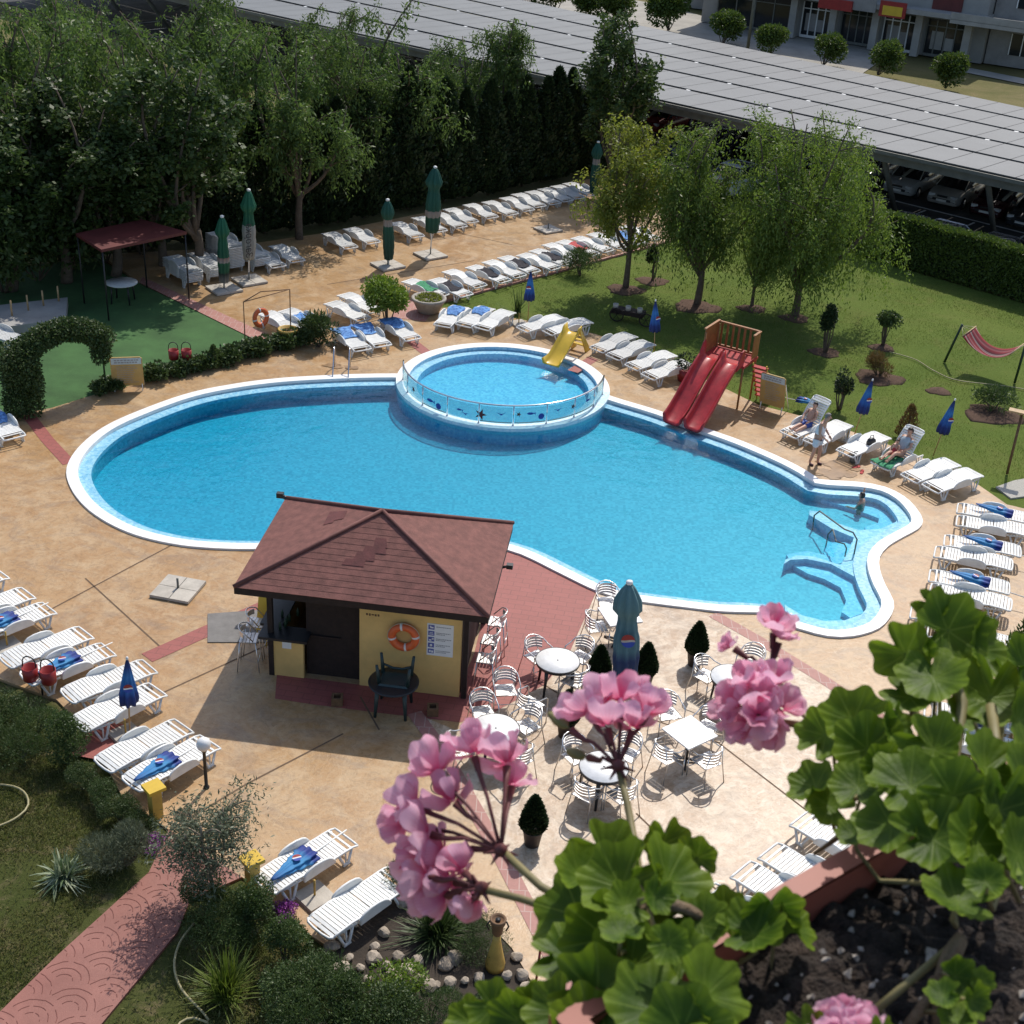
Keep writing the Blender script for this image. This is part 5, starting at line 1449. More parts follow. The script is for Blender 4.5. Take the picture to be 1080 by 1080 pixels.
# red rod, yellow torch
t = thing('metal_rod', 'thin rusty red rod standing beside the brick band below', 'rod', at(562, 1060))
tv = at(573, 978, 1.35)-V(at(562, 1060)); b = MB(); b.tube([(0, 0, 0), tv], .022, 6); b.build('rod', M['redpaint'], t)
t = thing('garden_torch', 'yellow garden torch figure with a brown bowl among the rocks', 'torch', at(522, 1020))
b = MB(); b.lathe([(.16, 0), (.17, .12), (.12, .35), (.07, .62), (.06, .75)], 14); b.build('body', M['potyellow'], t)
b = MB(); b.lathe([(.06, .75), (.09, .80), (.10, .95), (.13, 1.02), (.14, 1.10), (.12, 1.12), (.10, 1.08), (0, 1.06)], 18); b.build('bowl', M['brown'], t)
b = MB(); b.lathe([(0, 1.075), (.045, 1.08), (.045, 1.10), (0, 1.105)], 12); b.tube([(.14, 0, .85), (.18, 0, .95), (.14, 0, 1.05)], .015, 5); b.tube([(-.14, 0, .85), (-.18, 0, .95), (-.14, 0, 1.05)], .015, 5); b.build('burner', M['blackmetal'], t)
# hoses
def hose(pts, label, r=.022):
    q = catmull([P2(at(x, y)) for x, y in pts], .12); b = MB(); b.tube([(p.x, p.y, .03) for p in q], r, 6)
    tag(b.build('garden_hose', M['hose']), label, 'hose')
hose([(-40, 830), (5, 829), (25, 836), (30, 850), (20, 862), (0, 872), (-40, 884)], 'pale garden hose looped on the grass at the left edge')
hose([(205, 975), (190, 995), (184, 1020), (192, 1045), (215, 1070), (220, 1080), (205, 1075), (190, 1080), (180, 1100)], 'pale garden hose winding along the garden path edge')
hose([(938, 372), (965, 380), (985, 392), (1010, 402), (1060, 408), (1100, 415)], 'yellowish hose lying across the lawn below the hammock', .018)
# cart ornament behind the parasol on the lawn
t = thing('garden_cart', 'dark little wooden flower cart on the shaded lawn behind a parasol', 'cart', at(662, 338), R(-20)); t.scale = (.8, .8, .75)
b = MB(); b.box((0, 0, .45), (1.5, .6, .22)); b.build('bed', M['darkwood'], t)
for x in (-.45, .95):
    b = MB(); b.tube([(x+.32*math.cos(2*PI*i/18), -.36, .33+.32*math.sin(2*PI*i/18)) for i in range(18)], .03, 6, 0, True)
    for k in range(6): b.tube([(x, -.36, .33), (x+.32*math.cos(PI*k/3), -.36, .33+.32*math.sin(PI*k/3))], .014, 4)
    b.build('wheel', M['darkwood'], t)
for x in (-.6, .0, .55):
    b = MB(); b.lathe([(.08, .56), (.12, .56), (.13, .78), (.11, .78), (.10, .60)], 12, 0, Matrix.Translation((x, -.1, 0))); b.build('flower_pot', M['concrete'], t)

# ================================================================== CARS AND CAR PARK
CARCOL = {}
def carpaint(c):
    if c not in CARCOL:
        CARCOL[c] = mat('car_paint', c, .25, .05, 2)
    return CARCOL[c]
def make_car(paint, hatch=True):
    r = bare('parked_car')
    # lofted body: stations along the length (x forward)
    st = [(-2.12, .42, .62, .66), (-2.05, .28, .86, .78), (-1.6, .22, .95, .84), (-.9, .20, .93, .86), (0, .20, .90, .87), (.75, .20, .90, .86), (1.0, .20, .88, .86), (1.6, .22, .78, .83), (1.98, .25, .66, .76), (2.12, .34, .52, .62)]
    b = MB(); vs = []
    for x, zb, zt, hw in st:
        vs += [(x, -hw*.9, zb), (x, -hw, zb+.12), (x, -hw, (zb+zt)/2), (x, -hw*.93, zt-.04), (x, -hw*.80, zt), (x, hw*.80, zt), (x, hw*.93, zt-.04), (x, hw, (zb+zt)/2), (x, hw, zb+.12), (x, hw*.9, zb)]
    m_ = 10; fs = [(i*m_+k, i*m_+(k+1) % m_, (i+1)*m_+(k+1) % m_, (i+1)*m_+k) for i in range(len(st)-1) for k in range(m_)]
    b.add(vs, fs+[tuple(range(m_))[::-1], tuple((len(st)-1)*m_+k for k in range(m_))], 0, True)
    b.build('body', paint, r)
    xr = -1.75 if hatch else -1.35
    b = MB()
    gs = [(xr-.18, .90, .90, .70), (xr+.15, .90, 1.36, .60), (-.9, .9, 1.43, .62), (0, .88, 1.44, .63), (.35, .88, 1.38, .61), (1.12, .86, .88, .70)]
    vs = []
    for x, zb, zt, hw in gs: vs += [(x, -.76, zb-.02), (x, -hw, zt), (x, hw, zt), (x, .76, zb-.02)]
    fs = [(i*4+k, i*4+k+1, (i+1)*4+k+1, (i+1)*4+k) for i in range(len(gs)-1) for k in range(3)]+[(0, 1, 2, 3)]
    b.add(vs, fs, 0, True); b.build('windows', M['glass_dark'], r)
    b = MB(); b.prism([(xr+.18, -.57), (-.9, -.59), (0, -.60), (.33, -.58), (.33, .58), (0, .60), (-.9, .59), (xr+.18, .57)], lambda x, y: 1.36+.075*(1-((x+.6)/1.2)**2), lambda x, y: 1.385+.075*(1-((x+.6)/1.2)**2))
    for s in (-1, 1):
        for (xa, za, xb, zb_) in ((.35, 1.38, 1.12, .89), (-.35, 1.43, -.40, .90), (xr+.16, 1.36, xr-.10, .92)): b.tube([(xa, s*.605, za), (xb, s*.73, zb_)], .03, 5)
    b.build('roof', paint, r)
    for x in (1.32, -1.30):
        for s in (-1, 1):
            T = Matrix.Translation((x, s*.77, .31)) @ Matrix.Rotation(PI/2, 4, 'X')
            b = MB(); b.lathe([(.18, -.10), (.30, -.10), (.315, 0), (.30, .10), (.18, .10)], 20, 0, T); w = b.build('wheel', M['tyre'], r)
            b = MB(); b.lathe([(0, -.106), (.19, -.104), (.2, 0), (.19, .104), (0, .106)], 14, 0, T); b.build('rim', M['rim'], w)
    for s in (-1, 1):
        b = MB(); b.box((1.98, s*.55, .64), (.16, .30, .12), 0, None, s*R(-18)); b.build('headlight', M['headlamp'], r)
        b = MB(); b.box((-2.06, s*.6, .78), (.08, .2, .14)); b.build('tail_light', M['redpaint'], r)
    b = MB(); b.box((2.10, 0, .48), (.05, .9, .12)); b.box((2.06, 0, .64), (.06, .5, .09)); b.build('grille', M['black'], r)
    b = MB(); b.box((2.135, 0, .46), (.012, .5, .10)); b.box((-2.115, 0, .62), (.02, .5, .1)); b.build('number_plate', M['plate'], r)
    for s in (-1, 1):
        b = MB(); b.box((.82, s*.95, .95), (.12, .16, .12)); b.build('mirror', paint, r)
    return r
faceC = math.atan2(-W.y, -W.x)
cars = [((908, 181), (.30, .31, .32), 'grey car in the far carport row just right of the lawn willow'), ((952, 193), (.42, .43, .43), 'silver car behind the left visible carport column'), ((999, 204), (.40, .38, .35), 'beige silver car parked between the two carport columns'), ((1044, 216), (.05, .012, .016), 'dark red car parked behind the right carport column'), ((1085, 228), (.05, .055, .06), 'dark car at the far right edge under the carport'),
        ((866, 168), (.06, .07, .09), 'dark blue car in the far carport row behind the willow'), ((790, 150), (.04, .045, .05), 'dark car at left of the lawn trees, under the carport'), ((826, 158), (.16, .18, .15), 'dull green car under the carport above the lawn willow'),
        ((730, 158), (.03, .035, .08), 'dark blue car glimpsed left of the middle lawn tree'), ((690, 128), (.25, .04, .04), 'red car in shadow under the carport, beside the dark tree'), ((560, 112), (.05, .05, .055), 'dark car under the carport left of the dark tree'), ((480, 98), (.3, .3, .3), 'grey car under the carport behind the tall willow')]
for px, c, l in cars:
    p = at(px[0], px[1], .6); k = 'car%s' % (c,)
    place(k, (lambda cc: (lambda: make_car(carpaint(cc), True)))(c), l, 'car', (p.x+W.x*1.2, p.y+W.y*1.2, 0), faceC+R(4)*(len(l) % 2), 'cars parked under the solar carport')
for px, c, l, dz in [((1000, 240), (.45, .46, .47), 'silver grey car with pale roof just behind the clipped hedge', PI), ((962, 232), (.05, .05, .05), 'black car behind the clipped hedge, beside the silver one', PI), ((1058, 254), (.04, .045, .05), 'dark car behind the right end of the clipped hedge', PI), ((784, 176), (.42, .43, .44), 'silver car behind the lawn trees', PI), ((722, 160), (.04, .05, .12), 'blue car behind the reddish lawn tree', PI)]:
    p = at(px[0], px[1], 1.2); k = 'car%s' % (c,)
    place(k, (lambda cc: (lambda: make_car(carpaint(cc), False)))(c), l, 'car', (p.x, p.y, 0), faceC+dz, 'cars parked behind the hedge')
# solar carport
cpz0, cpz1 = 3.55, 2.75
fl_ = at(720, 111, cpz0); fr_ = at(1080, 190, cpz0); uu = V((fr_.x-fl_.x, fr_.y-fl_.y, 0)).normalized(); bk = at(900, 74, cpz1)
ww_ = V((-uu.y, uu.x, 0)); depth = (bk-fl_).dot(ww_)
sc_ = thing('solar_carport', 'long carport roofed with five rows of pale solar panels over parked cars', 'carport', (fl_.x, fl_.y, 0), math.atan2(uu.y, uu.x))
ln0, ln1 = -62.0, (fr_-fl_).dot(uu)+9
nr = 5; rw = depth/nr
def sk(x): return 1-.0055*(x+2)   # the far eave runs at a slight angle to the near one
def rz_(y): return cpz0+(cpz1-cpz0)*y/depth
for k in range(nr):
    y0, y1 = k*rw+.21, (k+1)*rw-.21
    b = MB(); x = ln0; i = 0
    while x < ln1:
        w = 1.64
        xe = x+w-.035; q_ = [(x, y0*sk(x), rz_(y0)), (xe, y0*sk(xe), rz_(y0)), (xe, y1*sk(xe), rz_(y1)), (x, y1*sk(x), rz_(y1))]
        b.add(q_+[(p[0], p[1], p[2]-.05) for p in q_], [(0, 1, 2, 3), (4, 5, 1, 0), (7, 6, 5, 4), (6, 7, 3, 2)])
        x += w
    b.build('panel_row', M['panel'], sc_)
    b = MB()
    for y in (y0+.5, (y0+y1)/2, y1-.5): b.tube([(ln0, y*sk(ln0), rz_(y)-.13), (ln1, y*sk(ln1), rz_(y)-.13)], .05, 4)
    b.build('purlin', M['steelgrey'], sc_)
b = MB()
for k in range(nr+1):
    y = k*rw; 
    if 0 < k < nr:
        b.add([(ln0, y*sk(ln0)-.25, rz_(y)-.12), (ln1, y*sk(ln1)-.25, rz_(y)-.12), (ln1, y*sk(ln1)+.25, rz_(y)-.12), (ln0, y*sk(ln0)+.25, rz_(y)-.12)], [(0, 1, 2, 3)])
b.build('gutter', M['gap'], sc_)
b = MB()
for k in range(1, nr):
    y = k*rw; x = ln0+.4
    while x < ln1: b.box((x, y*sk(x), rz_(y)-.03), (.22, .16, .03)); x += 4.94
b.build('clamp', M['white'], sc_)
b = MB(); b.box(((ln0+ln1)/2, .45, rz_(.45)-.42), (ln1-ln0, .16, .40)); b.tube([(ln0, (depth-.8)*sk(ln0), rz_(depth)-.42), (ln1, (depth-.8)*sk(ln1), rz_(depth)-.42)], .16, 4); b.box(((ln0+ln1)/2, .1, rz_(0)-.17), (ln1-ln0, .08, .16)); b.build('beam', M['steelgrey'], sc_)
cs0 = (V(cp(0, 0))-fl_).dot(uu)
k = -14
while k < 4:
    x = cs0+k*4.94
    if x > ln0:
        for (yb, yt) in (((V(cp(0, 0))-fl_).dot(ww_), .9), (depth-2.2, depth-1.0)):
            b = MB(); b.tube([(x, yb, -.05), (x, yt, rz_(yt)-.3)], .13, 8); b.tube([(x, yb+.1, 1.6), (x, depth*.5 if yb < 5 else depth*.5, rz_(depth*.5)-.2)], .08, 6); b.build('column', M['steelgrey'], sc_)
    k += 1

# ================================================================== SHOP BUILDING
b0 = at(818, 37); b1 = at(1016, 67); bu = V((b1.x-b0.x, b1.y-b0.y, 0)).normalized(); BL_ = (b1-b0).length
bd = thing('shop_building', 'grey concrete building with ground floor shops and red facade panels', 'building', (b0.x, b0.y, 0), math.atan2(bu.y, bu.x))
M['facade'] = mat('grey_render', (.30, .295, .28), .85, .15, .6, bmp=.2, bsc=8)
M['facade2'] = mat('weathered_render', (.27, .26, .25), .85, .2, .8, bmp=.2, bsc=8)
xl, xr = -7.0, BL_+1.0
def bpart(name, boxes, m, parent=None):
    b = MB()
    for c_, d_ in boxes: b.box(c_, d_)
    return b.build(name, m, parent or bd)
bpart('wall', [(((xl+xr)/2, 5.5, 1.6), (xr-xl, 9.0, 3.2)), (((xl+xr)/2, 5.0, 6.6), (xr-xl, 10, 6.4))], M['facade'])
bpart('slab', [(((xl+xr)/2, 4.2, 3.32), (xr-xl+.2, 11.8, .34))], M['concgrey'])
cols = []
for px in ((832, 40), (874, 46), (917, 53), (961, 60), (1012, 68)):
    v = at(*px)-b0; cols.append(v.dot(bu))
for x in cols: bpart('column', [((x, .0, 1.6), (.55, .55, 3.18))], M['concgrey'])
rs_ = random.Random(2)
xs = [xl+1]+cols
for i in range(len(xs)-1):
    x0, x1 = xs[i]+.4, xs[i+1]-.4
    if x1-x0 < .8: continue
    f = bpart('shopfront', [(((x0+x1)/2, .93, 1.38), (x1-x0, .10, 2.6))], M['glass_dark'])
    bx = [((x0+(x1-x0)*k/4, .86, 1.38), (.09, .08, 2.6)) for k in range(5)]+[(((x0+x1)/2, .862, 2.2), (x1-x0, .07, .07)), (((x0+x1)/2, .862, .12), (x1-x0, .07, .2))]
    bpart('frame', bx, M['white'] if i % 2 else M['steelgrey'], f)
    if i in (1, 3, 4):
        bpart('display', [((x0+(x1-x0)*.3, .868, 1.2), (.9, .03, 1.3)), ((x0+(x1-x0)*.62, .868, 1.0), (.7, .03, .9))], [M['concgrey'], M['facade2']][i % 2], f)
aw0 = (at(858, 0, 3.4)-b0).dot(bu); aw1 = (at(900, 3, 3.4)-b0).dot(bu)
b = MB(); b.prism([(aw0, -2.0), (aw1, -2.0), (aw1, -1.65), (aw0, -1.65)], 2.75, 3.5); b.build('awning', M['redpaint'], bd)
s0_ = (at(944, 8, 3.4)-b0).dot(bu)
sgn = bpart('shop_sign', [((s0_, -1.8, 3.3), (2.0, .12, 1.1))], M['redpaint']); bpart('sign_panel', [((s0_, -1.875, 3.2), (1.5, .03, .65))], M['ybright'], sgn)
bpart('shop_banner', [((s0_-3.0, -1.78, 3.35), (3.4, .06, .9))], M['facade2'])
for x in np.arange(xl+2, xr-1, 3.6):
    f = bpart('window', [((x, -.03, 5.6), (1.6, .1, 1.5))], M['glass_dark']); bpart('frame', [((x, -.1, 5.6), (.07, .06, 1.5)), ((x, -.1, 4.83), (1.7, .06, .08)), ((x, -.1, 6.37), (1.7, .06, .08))], M['white'], f)
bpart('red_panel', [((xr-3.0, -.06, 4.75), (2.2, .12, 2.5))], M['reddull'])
bpart('corner_wing', [((xr+2.2, 6.0, 3.6), (4.2, 9, 7.2))], M['facade2'])
bpart('corner_balcony', [((xr+1.0, -.2, 3.1), (6.2, 3.6, .3)), ((xr+1.0, -1.95, 3.45), (6.2, .1, .5))], M['concgrey'])
f = bpart('window', [((xr+2.6, 1.47, 1.6), (1.8, .08, 1.5))], M['glass_dark']); bpart('frame', [((xr+2.6+k, 1.42, 1.6), (.07, .05, 1.5)) for k in (-.85, 0, .85)], M['white'], f)
f = bpart('window', [((xr+2.3, 1.47, 4.9), (1.4, .08, 1.6))], M['glass_dark']); bpart('frame', [((xr+2.3+k, 1.42, 4.9), (.08, .05, 1.6)) for k in (-.66, 0, .66)]+[((xr+2.3, 1.42, 4.9), (1.4, .05, .08))], M['white'], f)
# brick red house farther right, pale kiosk left, lamp pole
h2 = thing('brick_house', 'reddish brick house at the top right corner beyond the shops', 'house', at(1075, 52)+V((9, 3, 0)), math.atan2(bu.y, bu.x))
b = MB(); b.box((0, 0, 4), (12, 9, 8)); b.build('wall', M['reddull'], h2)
for x in (-4, -1, 2):
    b = MB(); b.box((x, -4.53, 1.6), (1.6, .1, 1.7)); b.build('window', M['glass_dark'], h2)
h3 = thing('street_kiosk', 'small pale blue kiosk at the top behind the round bushes', 'kiosk', at(752, 12)+V((0, 2, 0)), R(-25))
b = MB(); b.box((0, 0, 1.3), (4.2, 3, 2.6)); b.build('wall', M['facade'], h3); b = MB(); b.box((0, -.1, 2.7), (4.6, 3.5, .25)); b.build('roof', M['bluepoly'], h3); b = MB(); b.box((.3, -1.53, 1.4), (2.4, .1, 1.2)); b.build('window', M['glass_dark'], h3)
h4 = thing('low_building', 'low pale flat roofed building at the top beyond the carport', 'building', at(690, -14)+V((0, 6, 0)), R(-30))
b = MB(); b.box((0, 0, 1.6), (26, 8, 3.2)); b.build('wall', M['facade'], h4); b = MB(); b.box((0, 0, 3.3), (26.6, 8.6, .25)); b.build('roof', M['pavement'], h4)
for x in range(-11, 12, 4):
    b = MB(); b.box((x, -4.02, 1.6), (1.5, .08, 1.2)); b.build('window', M['glass_dark'], h4)
sp = thing('street_pole', 'dark utility pole with small sign behind the solar roof', 'pole', at(788, 56))
b = MB(); b.tube([(0, 0, 0), (0, 0, 7.5)], [.12, .08], 8); b.build('shaft', M['steelgrey'], sp); b = MB(); b.box((.15, -.12, 4.2), (.9, .05, .7)); b.build('sign', M['white'], sp); b = MB(); b.box((.0, -.1, 6.0), (.3, .3, .9)); b.build('box', M['black'], sp)
# ================================================================== VEGETATION
def leaf_mesh(name, P, D, Nn, Ls, Ws, fold=0.0):
    """many small leaf faces: P base points, D long axis, Nn rough normal"""
    n = len(P)
    D = D/np.linalg.norm(D, axis=1, keepdims=True).clip(1e-6)
    S_ = np.cross(D, Nn); S_ /= np.linalg.norm(S_, axis=1, keepdims=True).clip(1e-6)
    Ls = Ls[:, None]; Ws = Ws[:, None]
    v = np.empty((n, 4, 3)); v[:, 0] = P; v[:, 1] = P+D*Ls*.45+S_*Ws*.5; v[:, 2] = P+D*Ls; v[:, 3] = P+D*Ls*.45-S_*Ws*.5
    me = bpy.data.meshes.new(name)
    me.vertices.add(4*n); me.vertices.foreach_set('co', v.reshape(-1))
    me.loops.add(4*n); me.loops.foreach_set('vertex_index', np.arange(4*n, dtype=np.int32))
    me.polygons.add(n); me.polygons.foreach_set('loop_start', np.arange(0, 4*n, 4, dtype=np.int32)); me.polygons.foreach_set('loop_total', np.full(n, 4, dtype=np.int32))
    me.update(calc_edges=True); me.validate()
    return me
def unit(rs, n):
    v = rs.normal(size=(n, 3)); return v/np.linalg.norm(v, axis=1, keepdims=True)
def cloud(rs, clumps, L_, W_, down=.0, up=0.0, shell=.5):
    """leaves scattered through clumps [(centre, (rx,ry,rz), count)]"""
    P = []; D = []; Nn = []
    for c, r, n in clumps:
        u = unit(rs, n); rad = (shell+(1-shell)*rs.rand(n))**.6
        p = u*rad[:, None]*np.array(r)+np.array(c)
        d = u*.6+rs.normal(size=(n, 3))*.6+np.array([0, 0, up-down])
        P.append(p); D.append(d); Nn.append(rs.normal(size=(n, 3))*.7+u*.5+np.array([0, 0, .5]))
    P = np.concatenate(P); D = np.concatenate(D); Nn = np.concatenate(Nn); n = len(P)
    return P, D, Nn, L_*(.6+.8*rs.rand(n)), W_*(.6+.8*rs.rand(n))
def limb(b, p0, p1, r0, r1, rs, bend=.15, n=6):
    pts = []; p0 = np.array(p0, float); p1 = np.array(p1, float); l = np.linalg.norm(p1-p0); off = rs.normal(size=3)*l*bend*.5
    for i in range(n+1):
        t = i/n; pts.append(tuple(p0+(p1-p0)*t+off*math.sin(PI*t)))
    b.tube(pts, [r0+(r1-r0)*i/n for i in range(n+1)], 7); return pts
def make_weeping(seed, H=7.5, Wd=2.3, leaves=11000, m='willow', bark='bark', droop=1.0, fork=.22, L_=.17, W_=.055, nl=7, slim=False):
    def mk():
        rs = np.random.RandomState(seed); r = bare('tree'); b = MB()
        fz = H*fork
        limb(b, (0, 0, -.1), (.06*rs.normal(), .06*rs.normal(), fz), .15*H/7, .10*H/7, rs, .05)
        ends = []
        for k in range(nl):
            a = 2*PI*k/nl+rs.rand()*.8; sp = Wd*(.30+.55*rs.rand()) if k else .2
            zt = H*(.62+.33*rs.rand()) if k else H*.96
            if slim: sp *= .6
            pts = limb(b, (0, 0, fz*(.75+.3*rs.rand())), (sp*math.cos(a), sp*math.sin(a), zt), .075*H/7, .02, rs, .22, 8)
            for q in range(5 if not slim else 4):
                t = .35+.62*rs.rand(); i = min(len(pts)-1, int(t*8)); s = np.array(pts[i])
                a2 = a+rs.normal()*1.0; l = Wd*(.35+.5*rs.rand())*(1.1-t*.5)
                e = s+np.array([l*math.cos(a2), l*math.sin(a2), l*(.25+.5*rs.rand())])
                limb(b, s, e, .028, .008, rs, .2, 4); ends.append((s, e))
            ends.append((np.array(pts[5]), np.array(pts[8])))
        b.build('trunk', M[bark], r)
        P = []; D = []
        per = max(10, leaves//(len(ends)*9))
        for s, e in ends:
            for j in range(9):
                o = s+(e-s)*(.25+.8*rs.rand())+rs.normal(size=3)*.16
                ln = droop*(.35+1.0*rs.rand()); out = rs.normal(size=3)*.35; out[2] = .12
                t = rs.rand(per)
                p = o+np.outer(t, out)*ln-np.outer(t**1.6, [0, 0, ln])+rs.normal(size=(per, 3))*.10
                d = out*(1-t)[:, None]+rs.normal(size=(per, 3))*.45-np.outer(.35+t, [0, 0, .8*min(1, droop)])
                P.append(p); D.append(d)
        P = np.concatenate(P); D = np.concatenate(D); n = len(P)
        me = leaf_mesh('crown', P, D, rs.normal(size=(n, 3))+np.array([0, 0, .4]), L_*(.6+.8*rs.rand(n)), W_*(.6+.8*rs.rand(n)))
        me.materials.append(M[m]); link('crown', me, r)
        return r
    return mk
def make_conifer(seed, H=3.8, Wd=.62, n=5200, m='thuja', L_=.13, W_=.07):
    def mk():
        rs = np.random.RandomState(seed); r = bare('conifer')
        b = MB(); limb(b, (0, 0, -.1), (0, 0, H*.9), .08, .015, rs, .02); b.build('trunk', M['bark'], r)
        z = H*(.02+.98*rs.rand(n)**1.25); t = z/H
        rad = Wd*(np.minimum(1, t*6+.45))*(1-t**1.7)**.75*(.72+.38*rs.rand(n)**.5)
        a = rs.rand(n)*2*PI
        rad *= 1+.18*np.sin(a*5+z*2.1+seed)+.12*np.sin(a*3-z*4)
        P = np.stack([rad*np.cos(a), rad*np.sin(a), z], 1)
        D = np.stack([np.cos(a)*.5, np.sin(a)*.5, np.full(n, .9)], 1)+rs.normal(size=(n, 3))*.35
        Nn = np.stack([np.cos(a), np.sin(a), np.full(n, .2)], 1)+rs.normal(size=(n, 3))*.5
        me = leaf_mesh('crown', P, D, Nn, L_*(.6+.8*rs.rand(n)), W_*(.6+.8*rs.rand(n))); me.materials.append(M[m]); link('crown', me, r)
        return r
    return mk
def make_bush(seed, rx=.6, rz=.5, n=3500, m='shrub', L_=.075, W_=.035, z0=None, clumps=9, up=.2, name='bush', stem=True):
    def mk():
        rs = np.random.RandomState(seed); r = bare(name); cl = []
        zc = z0 if z0 is not None else rz*.85
        for k in range(clumps):
            u = unit(rs, 1)[0]; u[2] = abs(u[2])*1.1-.35
            f = .66 if k else 0
            cl.append((np.array([u[0]*rx*f, u[1]*rx*f, zc+u[2]*rz*f]), np.array([rx, rx, rz])*(.36+.34*rs.rand() if k else .62), n//clumps))
        P, D, Nn, l, w = cloud(rs, cl, L_, W_, 0, up)
        P[:, 2] = np.maximum(P[:, 2], .0)
        me = leaf_mesh('foliage', P, D, Nn, l, w); me.materials.append(M[m]); link('foliage', me, r)
        if stem:
            b = MB()
            for k in range(5):
                a = rs.rand()*6.28; limb(b, (.05*math.cos(a), .05*math.sin(a), 0), (rx*.5*math.cos(a), rx*.5*math.sin(a), zc), .03, .01, rs)
            if z0 is not None: limb(b, (0, 0, 0), (0, 0, z0), .05, .035, rs, .05)
            b.build('stem', M['bark'], r)
        return r
    return mk
def make_spiky(seed, n=260, Lb=.8, Wb=.035, m='shrub', spread=1.0, name='spiky_plant', arch=.6):
    def mk():
        rs = np.random.RandomState(seed); r = bare(name); b = MB()
        for k in range(n):
            a = rs.rand()*2*PI; e = rs.rand()*spread; l = Lb*(.5+.6*rs.rand()); w = Wb*(.6+.6*rs.rand())
            d = V((math.cos(a)*math.sin(e*1.3), math.sin(a)*math.sin(e*1.3), math.cos(e*1.3))); s = V((-math.sin(a), math.cos(a), 0))
            p = V((rs.normal()*.08, rs.normal()*.08, 0)); vs = []
            for i in range(5):
                t = i/4; q = p+d*l*t-V((0, 0, 1))*arch*l*t*t*e*.7; q.z = max(q.z, .02); ww = w*(1-t)*(.6+t*1.2)+.002
                vs += [q-s*ww, q+s*ww]
            b.add(vs, [(2*i, 2*i+1, 2*i+3, 2*i+2) for i in range(4)])
        b.build('foliage', M[m], r); return r
    return mk
def put(kind, mk, px, label, cat, group=None, sc=1.0, rz=0.0, tilt=None):
    p = at(*px) if len(px) == 2 else V(px)
    o = place(kind, mk, label, cat, p, rz, group, sc, tilt); return o
def rename(o, n): o.name = n; return o
rr = random.Random(11)
# conifers below the back row of loungers
gC = 'clipped dark conifers behind the back loungers'
line_px = [(60, 275), (130, 268), (230, 255), (340, 238), (440, 218), (533, 201), (620, 182), (690, 168)]
pts = catmull([P2(at(x, y)) for x, y in line_px], .2)
acc = 0; k = 0; last = None
for p in pts:
    if last is None or (p-last).length > 1.05:
        v = k % 3
        put('thuja%d' % v, make_conifer(20+v, (4.6, 5.2, 4.9)[v], .82, 8500, 'thuja', .19, .10), (p.x+rr.uniform(-.15, .15), p.y+.5+rr.uniform(-.2, .2), 0), '%s dark conifer from the left in the dense row behind the loungers' % (ORD[k] if k < 26 else 'rightmost'), 'conifer', gC, .9+.25*rr.random(), rr.random()*6)
        last = p; k += 1
        if k > 25: break
# tall belt of willows behind
gW = 'tall willows of the belt behind the conifers'
Wl = [((20, 275), 9.2, 0), ((85, 266), 9.2, 1), ((145, 258), 9.2, 2), ((205, 249), 8.8, 3), ((258, 240), 8.2, 0), ((316, 252), 8.4, 1), ((362, 222), 8.2, 2), ((432, 207), 9.0, 3), ((470, 199), 7.0, 0), ((531, 189), 7.8, 4)]
for i, (px, H, v) in enumerate(Wl):
    spec = [(101, 7.5, 2.3), (102, 7.5, 2.1), (103, 7.5, 2.4), (104, 7.5, 2.0), (105, 7.5, 1.5)][v]
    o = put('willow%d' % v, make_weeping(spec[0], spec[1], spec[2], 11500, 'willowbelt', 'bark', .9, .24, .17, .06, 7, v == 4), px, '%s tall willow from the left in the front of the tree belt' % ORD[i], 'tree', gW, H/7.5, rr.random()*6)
    rename(o, 'willow_tree')
W2 = [((-10, 215), 8.5, 3), ((118, 200), 8.6, 1), ((236, 182), 8.5, 0), ((345, 165), 7.6, 2), ((30, 160), 7, 1), ((150, 150), 6.4, 3), ((262, 128), 5.4, 0), ((90, 120), 6, 2), ((345, 118), 4.6, 1)]
for i, (px, H, v) in enumerate(W2):
    o = put('willow%d' % v, None, px, '%s willow in the rear rank of the tree belt, farther from the pool' % ORD[i], 'tree', 'willows in the rear rank of the belt', H/7.5, rr.random()*6); rename(o, 'willow_tree')
# dark understorey shrubs at the left
for i, px in enumerate([(-25, 318), (5, 308), (40, 296), (75, 284), (112, 276), (150, 268), (-50, 300)]):
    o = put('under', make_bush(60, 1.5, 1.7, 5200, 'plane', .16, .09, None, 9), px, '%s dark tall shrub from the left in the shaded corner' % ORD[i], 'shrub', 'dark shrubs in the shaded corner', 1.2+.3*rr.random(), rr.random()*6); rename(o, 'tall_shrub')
o = put('planetree', make_weeping(110, 8, 2.0, 13000, 'plane', 'bark', .25, .2, .17, .11, 8), (640, 205), 'dark dense tall tree standing in front of the solar roof', 'tree', None, 1.06); rename(o, 'broadleaf_tree')
for i, (px, k) in enumerate([((12, 306), 1.25), ((70, 297), 1.3), ((122, 290), 1.2), ((172, 280), 1.1)]):
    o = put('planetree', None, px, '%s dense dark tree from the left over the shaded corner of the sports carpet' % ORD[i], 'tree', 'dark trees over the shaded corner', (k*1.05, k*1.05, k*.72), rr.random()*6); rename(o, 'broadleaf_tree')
cm_ = base_rc+sum(tp_, V())/4  # extra tree added sunward of the red canopy so its crown shades the roof
o = put('planetree', None, (cm_.x+1.5, cm_.y+3.6, 0), 'dense dark tree standing right behind the red canopy', 'tree', None, (1.25, 1.25, 1.05), 2.0); rename(o, 'broadleaf_tree')
